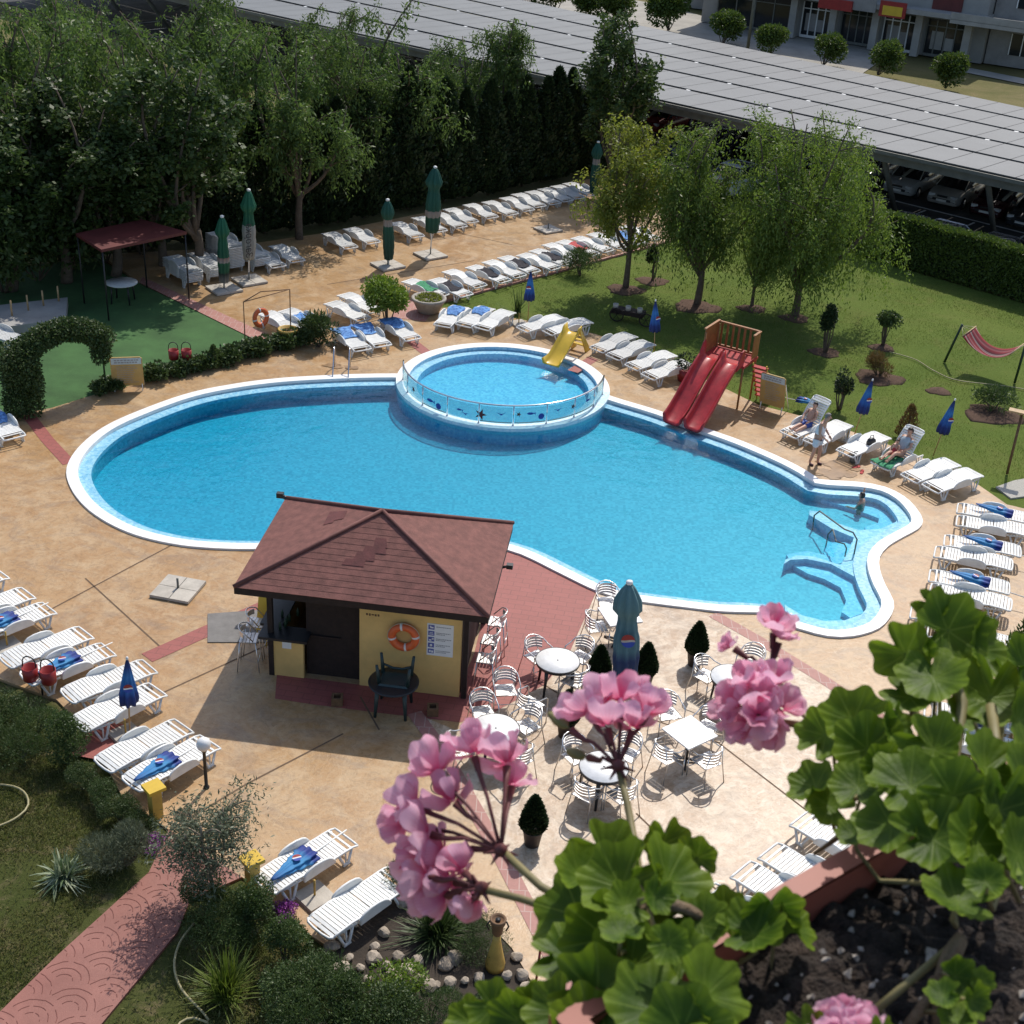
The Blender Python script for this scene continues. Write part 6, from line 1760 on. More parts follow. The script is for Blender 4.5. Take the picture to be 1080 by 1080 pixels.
# lawn trees
o = put('lawnA', make_weeping(121, 6.4, 2.3, 15000, 'olivegreen', 'bark', .7, .26, .15, .065, 7), (660, 303), 'loose yellow green tree with forked trunk left of the lawn willows', 'tree', None, 1.0, 1.0); rename(o, 'lawn_tree')
o = put('lawnB', make_weeping(122, 7.2, 1.75, 26000, 'willow', 'bark', 1.9, .18, .15, .048, 10), (735, 320), 'weeping willow in the middle of the lawn trees', 'tree', None, 1.0, .4); rename(o, 'willow_tree')
o = put('lawnC', make_weeping(123, 7.9, 2.3, 38000, 'willow', 'bark', 2.1, .14, .15, .05, 13), (838, 332), 'largest weeping willow on the lawn, in front of the carport', 'tree', None, 1.0, 2.1); rename(o, 'willow_tree')
o = put('lawnB', None, (793, 322), 'slender young willow between the two big lawn willows', 'tree', None, (.5, .5, .62), 3.1); rename(o, 'willow_tree')
soilp = [((660, 305), .8), ((735, 323), .95), ((838, 335), .6), ((793, 325), .6), ((870, 371), .6), ((930, 366), .5), ((927, 398), .9), ((1047, 437), 1.0), ((990, 412), .45), ((688, 296), .7)]
sb = MB()
for px, r_ in soilp:
    c_ = at(*px); sb.lathe([(r_, -.04), (r_*.8, .0), (r_*.3, .02), (0, .025)], 18, 0, Matrix.Translation((c_.x, c_.y, 0)) @ Matrix.Diagonal((1, .85, 1, 1)), True, lambda a, i: 1+.12*math.sin(3*a+r_*9)+.08*math.sin(7*a))
structure(sb.build('planting_soil', M['soilbed']))
for px, lbl, kind, mk, sc in [
    ((870, 372), 'small dark egg shaped conifer on a short stem on the lawn', 'eggtree', make_bush(70, .36, .62, 2600, 'thuja', .08, .04, 1.25, 5), 1.0),
    ((931, 364), 'small round headed shrub on a dark stem on the lawn', 'ballshrub', make_bush(71, .42, .36, 1800, 'shrub', .09, .05, .95, 7), 1.0),
    ((926, 396), 'dry reddish grassy bush on the lawn', 'drybush', make_bush(72, .45, .45, 1500, 'dry', .16, .02, None, 6, .8), 1.0),
    ((885, 432), 'thin dark leggy shrub at the lawn edge behind the loungers', 'leggy', make_bush(73, .28, .55, 1100, 'thuja', .09, .045, .85, 6), 1.0),
    ((1047, 434), 'loose green bush in a soil patch on the lawn below the hammock', 'loosebush', make_bush(74, .75, .45, 1800, 'shrub', .13, .03, None, 8, .5), 1.0),
    ((955, 462), 'small brown conifer beside the resting woman', 'browncon', make_conifer(75, 1.1, .28, 1300, 'dry', .09, .04), 1.0),
    ((612, 290), 'rounded feathery bush at the curb left of the forked tree', 'feathery', make_bush(76, .78, .62, 3200, 'shrub', .12, .025, None, 8, .6), 1.0),
    ((688, 296), 'small dark shrub under the middle lawn willow', 'eggtree', None, .8),
    ((545, 330), 'small young palm like plant behind the toddler pool loungers', 'youngpalm', make_spiky(77, 46, 1.0, .03, 'shrub', .75, 'palm_plant'), 1.0),
    ((408, 344), 'round bright green clipped tree behind the pool ladder loungers', 'roundtree', make_bush(78, .78, .74, 6500, 'lime', .11, .06, 1.15, 10), 1.0),
    ((335, 366), 'oleander bush beside the ochre pot', 'oleander', make_bush(79, .62, .60, 2600, 'shrub', .17, .035, None, 8, .5), 1.05)]:
    o = put(kind, mk, px, lbl, 'shrub', None, sc, rr.random()*6); rename(o, 'shrub')
# ivy edging along the carpet
gI2 = 'low ivy clumps along the sports carpet edge'
for i, (x, y) in enumerate([(112, 414), (124, 411), (166, 401), (182, 397), (200, 393), (217, 389), (232, 385), (247, 381), (262, 377), (277, 373), (292, 369), (306, 366), (320, 364)]):
    o = put('ivy', make_bush(80, .42, .26, 1100, 'shrub', .11, .075, None, 7), (x, y), '%s low ivy clump from the left along the sports carpet edge' % ORD[i], 'ivy', gI2, .9+.3*rr.random(), rr.random()*6); rename(o, 'ivy_clump')
o = put('smallcon', make_conifer(81, .75, .22, 900, 'shrub', .08, .05), (226, 388), 'tiny pointed shrub rising from the ivy edging', 'shrub'); rename(o, 'shrub')
# potted things
def make_pot_plant():
    r = bare('potted_cypress')
    b = MB(); b.lathe([(0, 0), (.14, 0), (.19, .34), (.21, .36), (.20, .38), (.17, .36), (0, .34)], 18); b.build('pot', M['potdark'], r)
    rs = np.random.RandomState(5); n = 6500
    z = .34+.78*rs.rand(n)**1.2; t = (z-.34)/.78
    rad = .245*np.minimum(1, .55+t*3)*(1-t**1.5)**.8*(.7+.4*rs.rand(n)**.5); a = rs.rand(n)*2*PI
    P = np.stack([rad*np.cos(a), rad*np.sin(a), z], 1)
    D = np.stack([np.cos(a)*.6, np.sin(a)*.6, np.full(n, .9)], 1)+rs.normal(size=(n, 3))*.3
    me = leaf_mesh('foliage', P, D, np.stack([np.cos(a), np.sin(a), a*0], 1)+rs.normal(size=(n, 3))*.5, .065*(.6+.8*rs.rand(n)), .034*(.6+.8*rs.rand(n))); me.materials.append(M['pot_cyp']); link('foliage', me, r)
    return r
for px, l in [((732, 701), 'potted dwarf cypress standing alone on the deck near the pool'), ((679, 724), 'potted dwarf cypress just right of the teal parasol'), ((630, 727), 'potted dwarf cypress left of the teal parasol foot'), ((596, 776), 'potted dwarf cypress between two round tables above the middle flower'), ((561, 890), 'potted dwarf cypress alone right of the large pink flower head')]:
    put('potcyp', make_pot_plant, px, l, 'potted plant', 'potted dwarf cypresses', 1.0, rr.random()*6)
pp = thing('flower_pot', 'ochre plant pot on the deck left of the oleander', 'pot', at(304, 364))
b = MB(); b.lathe([(0, 0), (.24, 0), (.31, .52), (.34, .54), (.34, .60), (.29, .60), (.27, .50), (0, .50)], 22); b.build('pot', M['potyellow'], pp)
b = MB(); b.lathe([(0, .505), (.272, .505), (0, .52)], 16); b.build('soil', M['soilbed'], pp)
pw = thing('stone_bowl', 'round pale stone planter bowl with low greenery near the grass corner', 'planter', at(452, 329))
b = MB(); b.lathe([(0, 0), (.34, 0), (.40, .06), (.58, .42), (.64, .50), (.64, .56), (.54, .56), (.50, .44), (0, .42)], 26); b.build('bowl', M['potstone'], pw)
rs = np.random.RandomState(8); P, D, Nn, l, w = cloud(rs, [((0, 0, .50), (.48, .48, .16), 900)], .09, .05, 0, .3)
me = leaf_mesh('foliage', P, D, Nn, l, w); me.materials.append(M['olivegreen']); link('foliage', me, pw)
rp = thing('flower_pot', 'red pot with dark plant behind the red slide', 'pot', at(722, 401)); b = MB(); b.lathe([(0, 0), (.24, 0), (.3, .42), (.26, .42), (0, .38)], 18); b.build('pot', M['redpaint'], rp)
P, D, Nn, l, w = cloud(rs, [((0, 0, .65), (.34, .34, .32), 420)], .12, .04, 0, .4); me = leaf_mesh('foliage', P, D, Nn, l, w); me.materials.append(M['thuja']); link('foliage', me, rp)
# ivy arch
ar = thing('ivy_arch', 'thick clipped ivy arch standing at the sports carpet edge', 'hedge arch', (0, 0, 0))
a0_ = at(28, 436); a1_ = at(112, 412); ar.location = a0_
dv_ = a1_-a0_; rs = np.random.RandomState(33); cl = []
b = MB(); b.tube([(dv_.x, dv_.y, 0), (dv_.x, dv_.y, 1.7)], .03, 6); b.tube([(0, 0, 0), (0, 0, 1.8)], .04, 6)
ac = []
for i in range(13):
    t = i/12; z = 1.75+.55*math.sin(PI*t)**.8 if True else 0
    ac.append((dv_.x*t, dv_.y*t, z))
b.tube(ac, .03, 6); b.build('frame', M['green_metal'], ar)
for k in range(9): cl.append(((.0+rs.normal()*.05, rs.normal()*.05, .28+k*.2), (.60, .56, .40), 1000))
for i, p in enumerate(ac): cl.append(((p[0], p[1], p[2]), (.44, .44, .36), 900))
for k in range(4): cl.append(((dv_.x-.05, dv_.y, 1.65-.17*k), (.30, .30, .25), 420))
P, D, Nn, l, w = cloud(rs, cl, .085, .055, .1, 0, .55)
me = leaf_mesh('foliage', P, D, Nn, l, w); me.materials.append(M['shrub']); link('foliage', me, ar)
# clipped hedge on the right
h0 = at(880, 262); h1 = at(1120, 331); hv = h1-h0; HL = hv.length; hd = thing('clipped_hedge', 'long clipped green hedge between lawn and car park', 'hedge', h0, math.atan2(hv.y, hv.x))
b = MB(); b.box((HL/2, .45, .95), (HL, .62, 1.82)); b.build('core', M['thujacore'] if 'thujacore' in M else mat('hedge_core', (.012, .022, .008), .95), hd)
rs = np.random.RandomState(44); n = 30000
x = rs.rand(n)*HL; f = rs.rand(n); P = np.zeros((n, 3)); Nn = np.zeros((n, 3))
topm = f < .4; fr = (f >= .4) & (f < .85); bk_ = f >= .85
P[:, 0] = x; P[topm, 1] = .08+rs.rand(topm.sum())*.78; P[topm, 2] = 1.92+rs.normal(size=topm.sum())*.035+.03*np.sin(x[topm]*2.3); Nn[topm] = (0, 0, 1)
P[fr, 1] = .08+rs.normal(size=fr.sum())*.04; P[fr, 2] = rs.rand(fr.sum())*1.9; Nn[fr] = (0, -1, 0)
P[bk_, 1] = .84+rs.normal(size=bk_.sum())*.04; P[bk_, 2] = rs.rand(bk_.sum())*1.9; Nn[bk_] = (0, 1, 0)
D = rs.normal(size=(n, 3))*.6+Nn*.5+np.array([0, 0, .25])
me = leaf_mesh('foliage', P, D, Nn+rs.normal(size=(n, 3))*.6, .11*(.6+.8*rs.rand(n)), .07*(.6+.8*rs.rand(n))); me.materials.append(M['hedge']); link('foliage', me, hd)
# street bushes
for i, (x, y, s) in enumerate([(705, 32, 1.5), (762, 47, 1.15), (813, 58, 1.05), (868, 69, 1.05), (926, 79, 1.15), (997, 93, 1.15), (655, 30, 1.5), (620, 22, 1.4), (585, 14, 1.5), (560, 8, 1.3)]):
    o = put('street', make_bush(90, 1.15, 1.05, 5200, 'hedge', .17, .10, 1.15, 10), (x, y), '%s round street bush behind the solar roof, %s' % (['large', 'small', 'second small', 'middle', 'wide', 'rightmost', 'large dark', 'dark', 'far dark', 'farthest dark'][i], ['at the left of the pale kiosk', 'before the pale kiosk', 'beside the utility pole', 'before the shop glass', 'before the shop columns', 'before the corner wing', 'behind the dark tall tree', 'left of the dark tall tree', 'before the low building', 'above the panels at left'][i]), 'bush', 'round bushes along the street', s, rr.random()*6); rename(o, 'street_bush')
# ---- near garden, lower left
gS = 'shrubs edging the near garden'
near_sh = [((4, 762), .6, 'shrub'), ((38, 776), .62, 'greysh'), ((70, 800), .78, 'conish'), ((22, 800), .6, 'greysh'), ((88, 832), .45, 'shrub'), ((108, 848), .42, 'shrub'), ((126, 864), .45, 'shrub'), ((150, 876), .36, 'shrub'), ((-20, 790), .7, 'shrub')]
SH = {'shrub': lambda: make_bush(201, .85, .62, 6500, 'shrub', .06, .03), 'greysh': lambda: make_bush(202, .9, .7, 8000, 'shrub', .09, .014, None, 9, .6), 'conish': lambda: make_bush(203, .62, .8, 6500, 'plane', .055, .03)}
for i, (px, s, k) in enumerate(near_sh):
    o = put('n_'+k, SH[k](), px, '%s shrub from the far end in the bed behind the left loungers' % ORD[i], 'shrub', gS, s, rr.random()*6); rename(o, 'garden_shrub')
o = put('lav', make_bush(204, .62, .42, 9000, 'shrubgrey', .10, .010, None, 5, .9), (130, 912), 'rounded grey green lavender like bush beside the red path', 'bush'); rename(o, 'garden_shrub')
bed2 = [((218, 960), .6, 'n_shrub'), ((243, 990), .7, 'n_greysh'), ((272, 985), .8, 'n_conish'), ((300, 1016), .7, 'n_conish'), ((330, 1055), .7, 'n_shrub'), ((365, 1075), .7, 'n_conish'), ((400, 1092), .8, 'n_shrub'), ((455, 1085), .62, 'n_greysh'), ((510, 1085), .5, 'n_shrub'), ((345, 1085), .9, 'n_greysh'), ((300, 1070), .7, 'n_shrub'), ((432, 935), .55, 'n_shrub'), ((505, 1000), .5, 'n_greysh')]
for i, (px, s, k) in enumerate(bed2):
    o = put(k, None, px, ['dark shrub under the olive tree by the path', 'feathery dark shrub right of the red path', 'dense dark shrub behind the path hose', 'dense shrub left of the rock garden', 'dark shrub at the lower edge left of the rocks', 'dense shrub just left of the pale rocks', 'low shrub at the bottom edge below the rocks', 'feathery shrub at the bottom edge below the yucca', 'low shrub right of the rock garden bottom', 'feathery shrub cut by the bottom edge', 'low shrub between hose and bottom edge', 'small leafy shrub over the end of the lounger', 'feathery small shrub beside the yellow torch'][i], 'shrub', 'shrubs around the rock garden', s, rr.random()*6); rename(o, 'garden_shrub')
o = put('limebush', make_bush(205, .5, .35, 2600, 'lime', .07, .035), (420, 1058), 'yellowish flowering bush below the pale rocks', 'shrub'); rename(o, 'garden_shrub')
o = put('olive', make_weeping(206, 2.0, .75, 6500, 'shrubgrey', 'barkpale', .25, .32, .085, .024, 7), (228, 945), 'small grey olive tree at the edge of the red path', 'tree', None, 1.05); rename(o, 'olive_tree')
o = put('yucca', make_spiky(207, 420, .85, .02, 'shrub', 1.15, 'yucca_plant', .25), (462, 985), 'dark spiky yucca in the rock garden', 'plant', None, 1.0); rename(o, 'yucca_plant')
o = put('agap', make_spiky(208, 130, .75, .03, 'varieg', 1.0, 'strap_plant', .9), (68, 925), 'clump of pale edged strap leaves on the near grass', 'plant', None, .9); rename(o, 'strap_leaf_plant')
o = put('grassclump', make_spiky(209, 260, .95, .018, 'blade', .85, 'grass_clump', .5), (238, 1050), 'tall bright green grass clump near the bottom edge', 'plant'); rename(o, 'ornamental_grass')
for px, l in (((160, 893), 'patch of purple flowers beside the yellow post'), ((300, 965), 'small purple flowers beside the near lounger')):
    o = put('purple', make_bush(210, .28, .12, 700, 'purplef', .035, .03, None, 6, .2) if 'purplef' in M else make_bush(210, .28, .12, 700, 'purple', .035, .03, None, 6, .2), px, l, 'flowers', None, .9); rename(o, 'purple_flowers')
# rocks
def make_rock(seed):
    def mk():
        rs = np.random.RandomState(seed); bm = bmesh.new(); bmesh.ops.create_icosphere(bm, subdivisions=2, radius=.15)
        pl = [(unit(rs, 1)[0], .09+.05*rs.rand()) for _ in range(9)]
        for v in bm.verts:
            c_ = np.array(v.co)
            for nn, d in pl:
                k_ = c_@nn
                if k_ > d: c_ = c_-nn*(k_-d)
            v.co = V(c_*(1+.08*rs.normal(size=3)*.4)); v.co.z *= .75
        me = bpy.data.meshes.new('rock'); bm.to_mesh(me); bm.free(); me.materials.append(M['rock']); return link('rock', me)
    return mk
rk = random.Random(3)
rock_px = [(385, 962), (372, 975), (362, 990), (350, 1000), (395, 1000), (405, 985), (420, 1010), (408, 1020), (430, 1025), (445, 1035), (460, 1040), (475, 1038), (490, 1036), (505, 1033), (470, 1018), (480, 1012), (452, 1042), (395, 1012), (380, 1022), (368, 1012), (520, 1045), (535, 1030), (545, 1010), (550, 1030), (556, 1046), (430, 1042), (416, 1030), (388, 1035), (360, 1022), (440, 1015), (540, 1052), (400, 955), (412, 945), (425, 952)]
for i, (x, y) in enumerate(rock_px):
    p = at(x, y); o = place('rock%d' % (i % 4), make_rock(300+i % 4), 'pale rough rock bordering the rock garden bed', 'rock', (p.x, p.y, .04), rk.random()*6, 'pale rocks of the rock garden', .5+.6*rk.random())
sheet('rock_garden_soil', gp([(345, 1000), (390, 955), (440, 925), (500, 958), (540, 1000), (575, 1060), (560, 1090), (400, 1090)]), -.02, mat('dark_bed_soil', (.045, .034, .025), .95, .4, 3, bmp=.6, bsc=20))
gr = MB(); gr.prism(gp([(1050, 514), (1070, 507), (1110, 500), (1110, 520), (1066, 526)]), -.03, .02); structure(gr.build('gravel_bed', mat('pale_gravel', (.42, .40, .35), .9, .4, 40, bmp=.8, bsc=60)))
# evergreen at the right border of the picture, standing by the hotel wall
o = put('evergreen', make_conifer(95, 4.6, 1.0, 12000, 'plane', .11, .06), (1098, 758), 'dark evergreen tree at the right picture edge beside the lounger row', 'tree', None, 1.0); rename(o, 'evergreen_tree')
# grass blades: uncountable
def blades(name, poly_px, n, h, m, seed, z):
    rs = np.random.RandomState(seed); poly = [P2(at(x, y)) for x, y in poly_px]
    xs = [p[0] for p in poly]; ys = [p[1] for p in poly]
    pts = np.stack([rs.uniform(min(xs), max(xs), n*3), rs.uniform(min(ys), max(ys), n*3)], 1)
    ins = np.zeros(len(pts), bool); j = len(poly)-1
    for i in range(len(poly)):
        xi, yi = poly[i]; xj, yj = poly[j]
        c = ((yi > pts[:, 1]) != (yj > pts[:, 1])) & (pts[:, 0] < (xj-xi)*(pts[:, 1]-yi)/(yj-yi+1e-9)+xi); ins ^= c; j = i
    pts = pts[ins]
    # patchy growth
    g = np.sin(pts[:, 0]*1.7+np.sin(pts[:, 1]*.9)*2)+np.sin(pts[:, 1]*1.3+pts[:, 0]*.6)+rs.normal(size=len(pts))*.9
    pts = pts[g > -.6][:n]
    k = len(pts); P = np.concatenate([pts, np.full((k, 1), z)], 1)
    D = rs.normal(size=(k, 3))*.55; D[:, 2] = .8
    me = leaf_mesh(name, P, D, rs.normal(size=(k, 3)), h*(.5+rs.rand(k)), h*.22*(.6+.8*rs.rand(k))); me.materials.append(M[m])
    o = link(name, me); o['kind'] = 'stuff'; o['label'] = 'short grass'; return o
del_lab = []
o = blades('lawn_blades', [(455, 327), (603, 284), (748, 249), (820, 240), (1090, 325), (1200, 380), (1120, 540), (1033, 511), (940, 468), (800, 425), (700, 374), (627, 350), (545, 334)], 70000, .055, 'blade', 5, -.03)
o2 = blades('garden_blades', [(-60, 860), (0, 730), (60, 750), (130, 850), (160, 880), (60, 1005), (-10, 1075), (-100, 1150)], 30000, .07, 'blade2', 6, -.05)
o3 = blades('garden_blades', [(205, 960), (330, 1000), (420, 1080), (420, 1150), (60, 1200), (110, 1085), (190, 990)], 12000, .09, 'blade2', 7, -.05)
for q in (o, o2, o3): del q['label']

# ================================================================== PEOPLE
def skin_mesh(name, J, E, m, root, levels=2):
    names = list(J); me = bpy.data.meshes.new(name)
    me.from_pydata([J[k][0] for k in names], [(names.index(a), names.index(b)) for a, b in E], [])
    o = bpy.data.objects.new(name, me); COL.objects.link(o)
    md = o.modifiers.new('skin', 'SKIN'); md.use_smooth_shade = True
    for i, k in enumerate(names):
        r = J[k][1]; r = r if isinstance(r, tuple) else (r, r)
        me.skin_vertices[0].data[i].radius = r
        me.skin_vertices[0].data[i].use_root = (k == root)
    ss = o.modifiers.new('sub', 'SUBSURF'); ss.levels = levels; ss.render_levels = levels
    dg = bpy.context.evaluated_depsgraph_get(); dg.update()
    nm = bpy.data.meshes.new_from_object(o.evaluated_get(dg)); nm.name = name
    bpy.data.objects.remove(o); bpy.data.meshes.remove(me)
    nm.materials.clear(); nm.materials.append(m)
    for p in nm.polygons: p.use_smooth = True
    return nm
def hand(b, wrist, tip, up):
    w = V(wrist); d = (V(tip)-w).normalized(); u = V(up); u = (u-d*u.dot(d)).normalized(); s = d.cross(u)
    b.tube([w, w+d*.035, w+d*.085], [.026, .034, .030], 8)
    for k, l in enumerate((.065, .078, .072, .055)):
        o = s*(.027-.018*k); b.tube([w+d*.07+o, w+d*(.085+l*.5)+o*1.15+u*.004, w+d*(.085+l)+o*1.1-u*.02], [.0095, .009, .007], 6)
    b.tube([w+d*.03+s*.028, w+d*.06+s*.055, w+d*.09+s*.062-u*.012], [.011, .010, .008], 6)
def add_geo(me, b):
    bm = bmesh.new(); bm.from_mesh(me)
    vs = [bm.verts.new(v) for v in b.v]
    for f in b.f:
        try: fc = bm.faces.new([vs[i] for i in f]); fc.smooth = True
        except ValueError: pass
    bm.to_mesh(me); bm.free()
def body(J, extra_E=(), hands=()):
    E = [('pelvis', 'waist'), ('waist', 'chest'), ('chest', 'neck'), ('neck', 'jaw'), ('jaw', 'head'), ('head', 'crown')]
    for s in 'LR':
        E += [('chest', 'sh'+s), ('sh'+s, 'el'+s), ('el'+s, 'wr'+s), ('pelvis', 'hip'+s), ('hip'+s, 'kn'+s), ('kn'+s, 'an'+s), ('an'+s, 'toe'+s)]
    me = skin_mesh('person', J, [e for e in E if e[0] in J and e[1] in J], M['skin'], 'pelvis')
    b = MB()
    for s in 'LR':
        if 'wr'+s in J:
            w = V(J['wr'+s][0]); e = V(J['el'+s][0]); hand(b, w, w+(w-e), (0, 0, 1) if abs((w-e).normalized().z) < .8 else (1, 0, 0))
    # face: nose and ears
    h = V(J['head'][0]); f = V(J.get('_face', ((1, 0, 0), 0))[0]).normalized(); up = (V(J['crown'][0])-V(J['jaw'][0])).normalized(); sd = up.cross(f)
    hr_ = J['head'][1] if not isinstance(J['head'][1], tuple) else J['head'][1][0]
    b.tube([h+f*hr_*.85+up*.015, h+f*hr_*1.22-up*.02, h+f*hr_*.95-up*.03], [.008, .014, .01], 6)
    for s in (-1, 1): b.tube([h+sd*s*hr_*.9+up*.02, h+sd*s*hr_*1.08, h+sd*s*hr_*.92-up*.025], [.008, .016, .009], 6)
    add_geo(me, b); return me
def person(label, J, loc, rz, clothes, hair, hairm='hair', scale=1.0):
    face = J.pop('_face', None)
    J2 = dict(J)
    me = body({**J2, '_face': face} if False else J2)
    o = link('person', me); o.location = loc; o.rotation_euler = (0, 0, rz); o.scale = (scale,)*3; tag(o, label, 'person')
    for nm, keys, m, grow in clothes:
        JJ = {k: (J[k][0] if k in J else k, 0) for k in []}
        JJ = {}
        for k, pos, r in keys: JJ[k] = (pos, r)
        ks_ = [k for k, _, _ in keys]
        E = []
        for e in grow: E.append(e)
        cm = skin_mesh(nm, JJ, E, M[m], ks_[0]); link(nm, cm, o)
    if hair:
        c_, r, fdir = hair
        bm = bmesh.new(); bmesh.ops.create_uvsphere(bm, u_segments=16, v_segments=10, radius=1)
        for v in bm.verts:
            q = V((v.co.x*r*1.05, v.co.y*r, v.co.z*r*1.1)); v.co = q+V(c_)
        dl = [v for v in bm.verts if (v.co-V(c_)).dot(V(fdir)) > r*.35 and (v.co-V(c_)).z < r*.55]
        bmesh.ops.delete(bm, geom=dl, context='VERTS')
        hm_ = bpy.data.meshes.new('hair'); bm.to_mesh(hm_); bm.free(); hm_.materials.append(M[hairm])
        for p in hm_.polygons: p.use_smooth = True
        ho = link('hair', hm_, o); md = ho.modifiers.new('t', 'SOLIDIFY'); md.thickness = .018
    return o
# standing man, looking down to his right (+x is where he faces)
J = {'pelvis': ((0, 0, .92), .135), 'waist': ((.01, 0, 1.06), .135), 'chest': ((.06, 0, 1.30), .15), 'neck': ((.12, 0, 1.46), .055), 'jaw': ((.17, 0, 1.53), .07), 'head': ((.19, 0, 1.60), .088), 'crown': ((.19, 0, 1.67), .07),
     'shL': ((.06, .18, 1.39), .06), 'elL': ((.06, .25, 1.13), .043), 'wrL': ((.24, .20, .96), .03), 'shR': ((.07, -.18, 1.39), .06), 'elR': ((.10, -.25, 1.12), .043), 'wrR': ((.28, -.18, .98), .03),
     'hipL': ((0, .09, .86), .095), 'knL': ((.09, .10, .48), .06), 'anL': ((.07, .10, .08), .038), 'toeL': ((.20, .12, .035), .032), 'hipR': ((0, -.09, .86), .095), 'knR': ((-.02, -.10, .48), .06), 'anR': ((-.10, -.10, .08), .038), 'toeR': ((.03, -.12, .035), .032)}
pm_ = person('standing man in white vest and pale shorts at the pool edge, looking down', J, at(858, 490), R(-32),
   [('vest', [('a', (0, 0, .90), .15), ('b', (.02, 0, 1.06), .155), ('c', (.06, 0, 1.30), .165), ('d', (.06, .13, 1.40), .065), ('e', (.06, -.13, 1.40), .065)], 'wtank', [('a', 'b'), ('b', 'c'), ('c', 'd'), ('c', 'e')]),
    ('shorts', [('a', (0, 0, .93), .15), ('b', (0, .09, .84), .12), ('c', (.05, .105, .60), .10), ('d', (0, -.09, .84), .12), ('e', (-.01, -.105, .60), .10)], 'wshort', [('a', 'b'), ('b', 'c'), ('a', 'd'), ('d', 'e')]),
    ('left_sandal', [('a', (.06, .10, .045), .05), ('b', (.22, .12, .025), .042)], 'shoe', [('a', 'b')]), ('right_sandal', [('a', (-.11, -.10, .045), .05), ('b', (.05, -.12, .025), .042)], 'shoe', [('a', 'b')])],
   ((.175, 0, 1.625), .098, (1, 0, -.1)), 'grey_hair', 1.0)
for ch in pm_.children:
    if 'sandal' in ch.name: ch.name = 'sandal'
# child sitting on the raised lounger
def recline(s=1.0, knees=False):
    return {'pelvis': ((0, 0, .46), .12), 'waist': ((-.08, 0, .58), .12), 'chest': ((-.2, 0, .80), .135), 'neck': ((-.27, 0, .96), .05), 'jaw': ((-.27, 0, 1.04), .068), 'head': ((-.27, 0, 1.11), .088), 'crown': ((-.28, 0, 1.18), .07),
            'shL': ((-.22, .17, .90), .055), 'elL': ((-.06, .25, .70), .04), 'wrL': ((.14, .16, .62), .028), 'shR': ((-.22, -.17, .90), .055), 'elR': ((-.06, -.25, .70), .04), 'wrR': ((.14, -.16, .62), .028),
            'hipL': ((.06, .09, .45), .095), 'knL': ((.46, .11, .62 if knees else .46), .062), 'anL': ((.85, .10, .42), .04), 'toeL': ((.92, .12, .52), .03), 'hipR': ((.06, -.09, .45), .095), 'knR': ((.46, -.11, .55 if knees else .46), .062), 'anR': ((.85, -.10, .42), .04), 'toeR': ((.92, -.12, .52), .03)}
k1 = V(K1.location); a_ = K1.rotation_euler.z
person('child in blue swim shorts sitting on the raised lounger beside the notice board', recline(), k1+V((math.cos(a_)*.02, math.sin(a_)*.02, .02)), a_,
   [('swim_shorts', [('a', (-.02, 0, .47), .135), ('b', (.07, .09, .46), .11), ('c', (.30, .105, .46), .085), ('d', (.07, -.09, .46), .11), ('e', (.30, -.105, .46), .085)], 'blueswim', [('a', 'b'), ('b', 'c'), ('a', 'd'), ('d', 'e')])],
   ((-.285, 0, 1.125), .096, (1, 0, 0)), 'hair', .86)
k4 = V(K4.location); a_ = K4.rotation_euler.z
person('woman in pale tee resting on the raised lounger with a child on her lap', recline(1, True), k4+V((math.cos(a_)*-.02, math.sin(a_)*-.02, .0)), a_,
   [('tee', [('a', (-.02, 0, .50), .135), ('b', (-.09, 0, .60), .138), ('c', (-.2, 0, .80), .155), ('d', (-.20, .17, .89), .075), ('e', (-.14, .22, .80), .062), ('f', (-.20, -.17, .89), .075), ('g', (-.14, -.22, .80), .062)], 'greytee', [('a', 'b'), ('b', 'c'), ('c', 'd'), ('d', 'e'), ('c', 'f'), ('f', 'g')])],
   ((-.29, 0, 1.12), .10, (1, 0, 0)), 'hair', .98)
Jb = recline()
person('small child in red lying on the resting woman\'s lap', Jb, k4+V((math.cos(a_)*.27+math.sin(a_)*.06, math.sin(a_)*.27-math.cos(a_)*.06, .26)), a_+R(10),
   [('red_suit', [('a', (0, 0, .47), .14), ('b', (-.08, 0, .60), .14), ('c', (-.2, 0, .80), .155), ('d', (.10, .09, .46), .11), ('e', (.36, .10, .46), .08), ('f', (.10, -.09, .46), .11), ('g', (.36, -.10, .46), .08)], 'redcloth', [('a', 'b'), ('b', 'c'), ('a', 'd'), ('d', 'e'), ('a', 'f'), ('f', 'g')])],
   ((-.285, 0, 1.125), .096, (1, 0, 0)), 'hair', .52)
towel_on(K4, .52, 'greentowel', 'green towel under the resting woman\'s legs', 71, .85, .62)
# swimmer in the spa bay
Js = {'pelvis': ((.0, 0, -.30), .13), 'waist': ((0, 0, -.14), .13), 'chest': ((.02, 0, .06), .14), 'neck': ((.03, 0, .21), .05), 'jaw': ((.05, 0, .28), .068), 'head': ((.05, 0, .35), .088), 'crown': ((.04, 0, .42), .07),
      'shL': ((0, .17, .14), .055), 'elL': ((.10, .30, -.02), .04), 'wrL': ((.28, .26, -.04), .028), 'shR': ((0, -.17, .14), .055), 'elR': ((.06, -.32, .05), .04), 'wrR': ((.10, -.42, .26), .028),
      'hipL': ((.06, .09, -.34), .09), 'knL': ((.40, .12, -.36), .06), 'anL': ((.42, .12, -.66), .04), 'toeL': ((.52, .13, -.69), .03), 'hipR': ((.06, -.09, -.34), .09), 'knR': ((.40, -.12, -.36), .06), 'anR': ((.42, -.12, -.66), .04), 'toeR': ((.52, -.13, -.69), .03)}
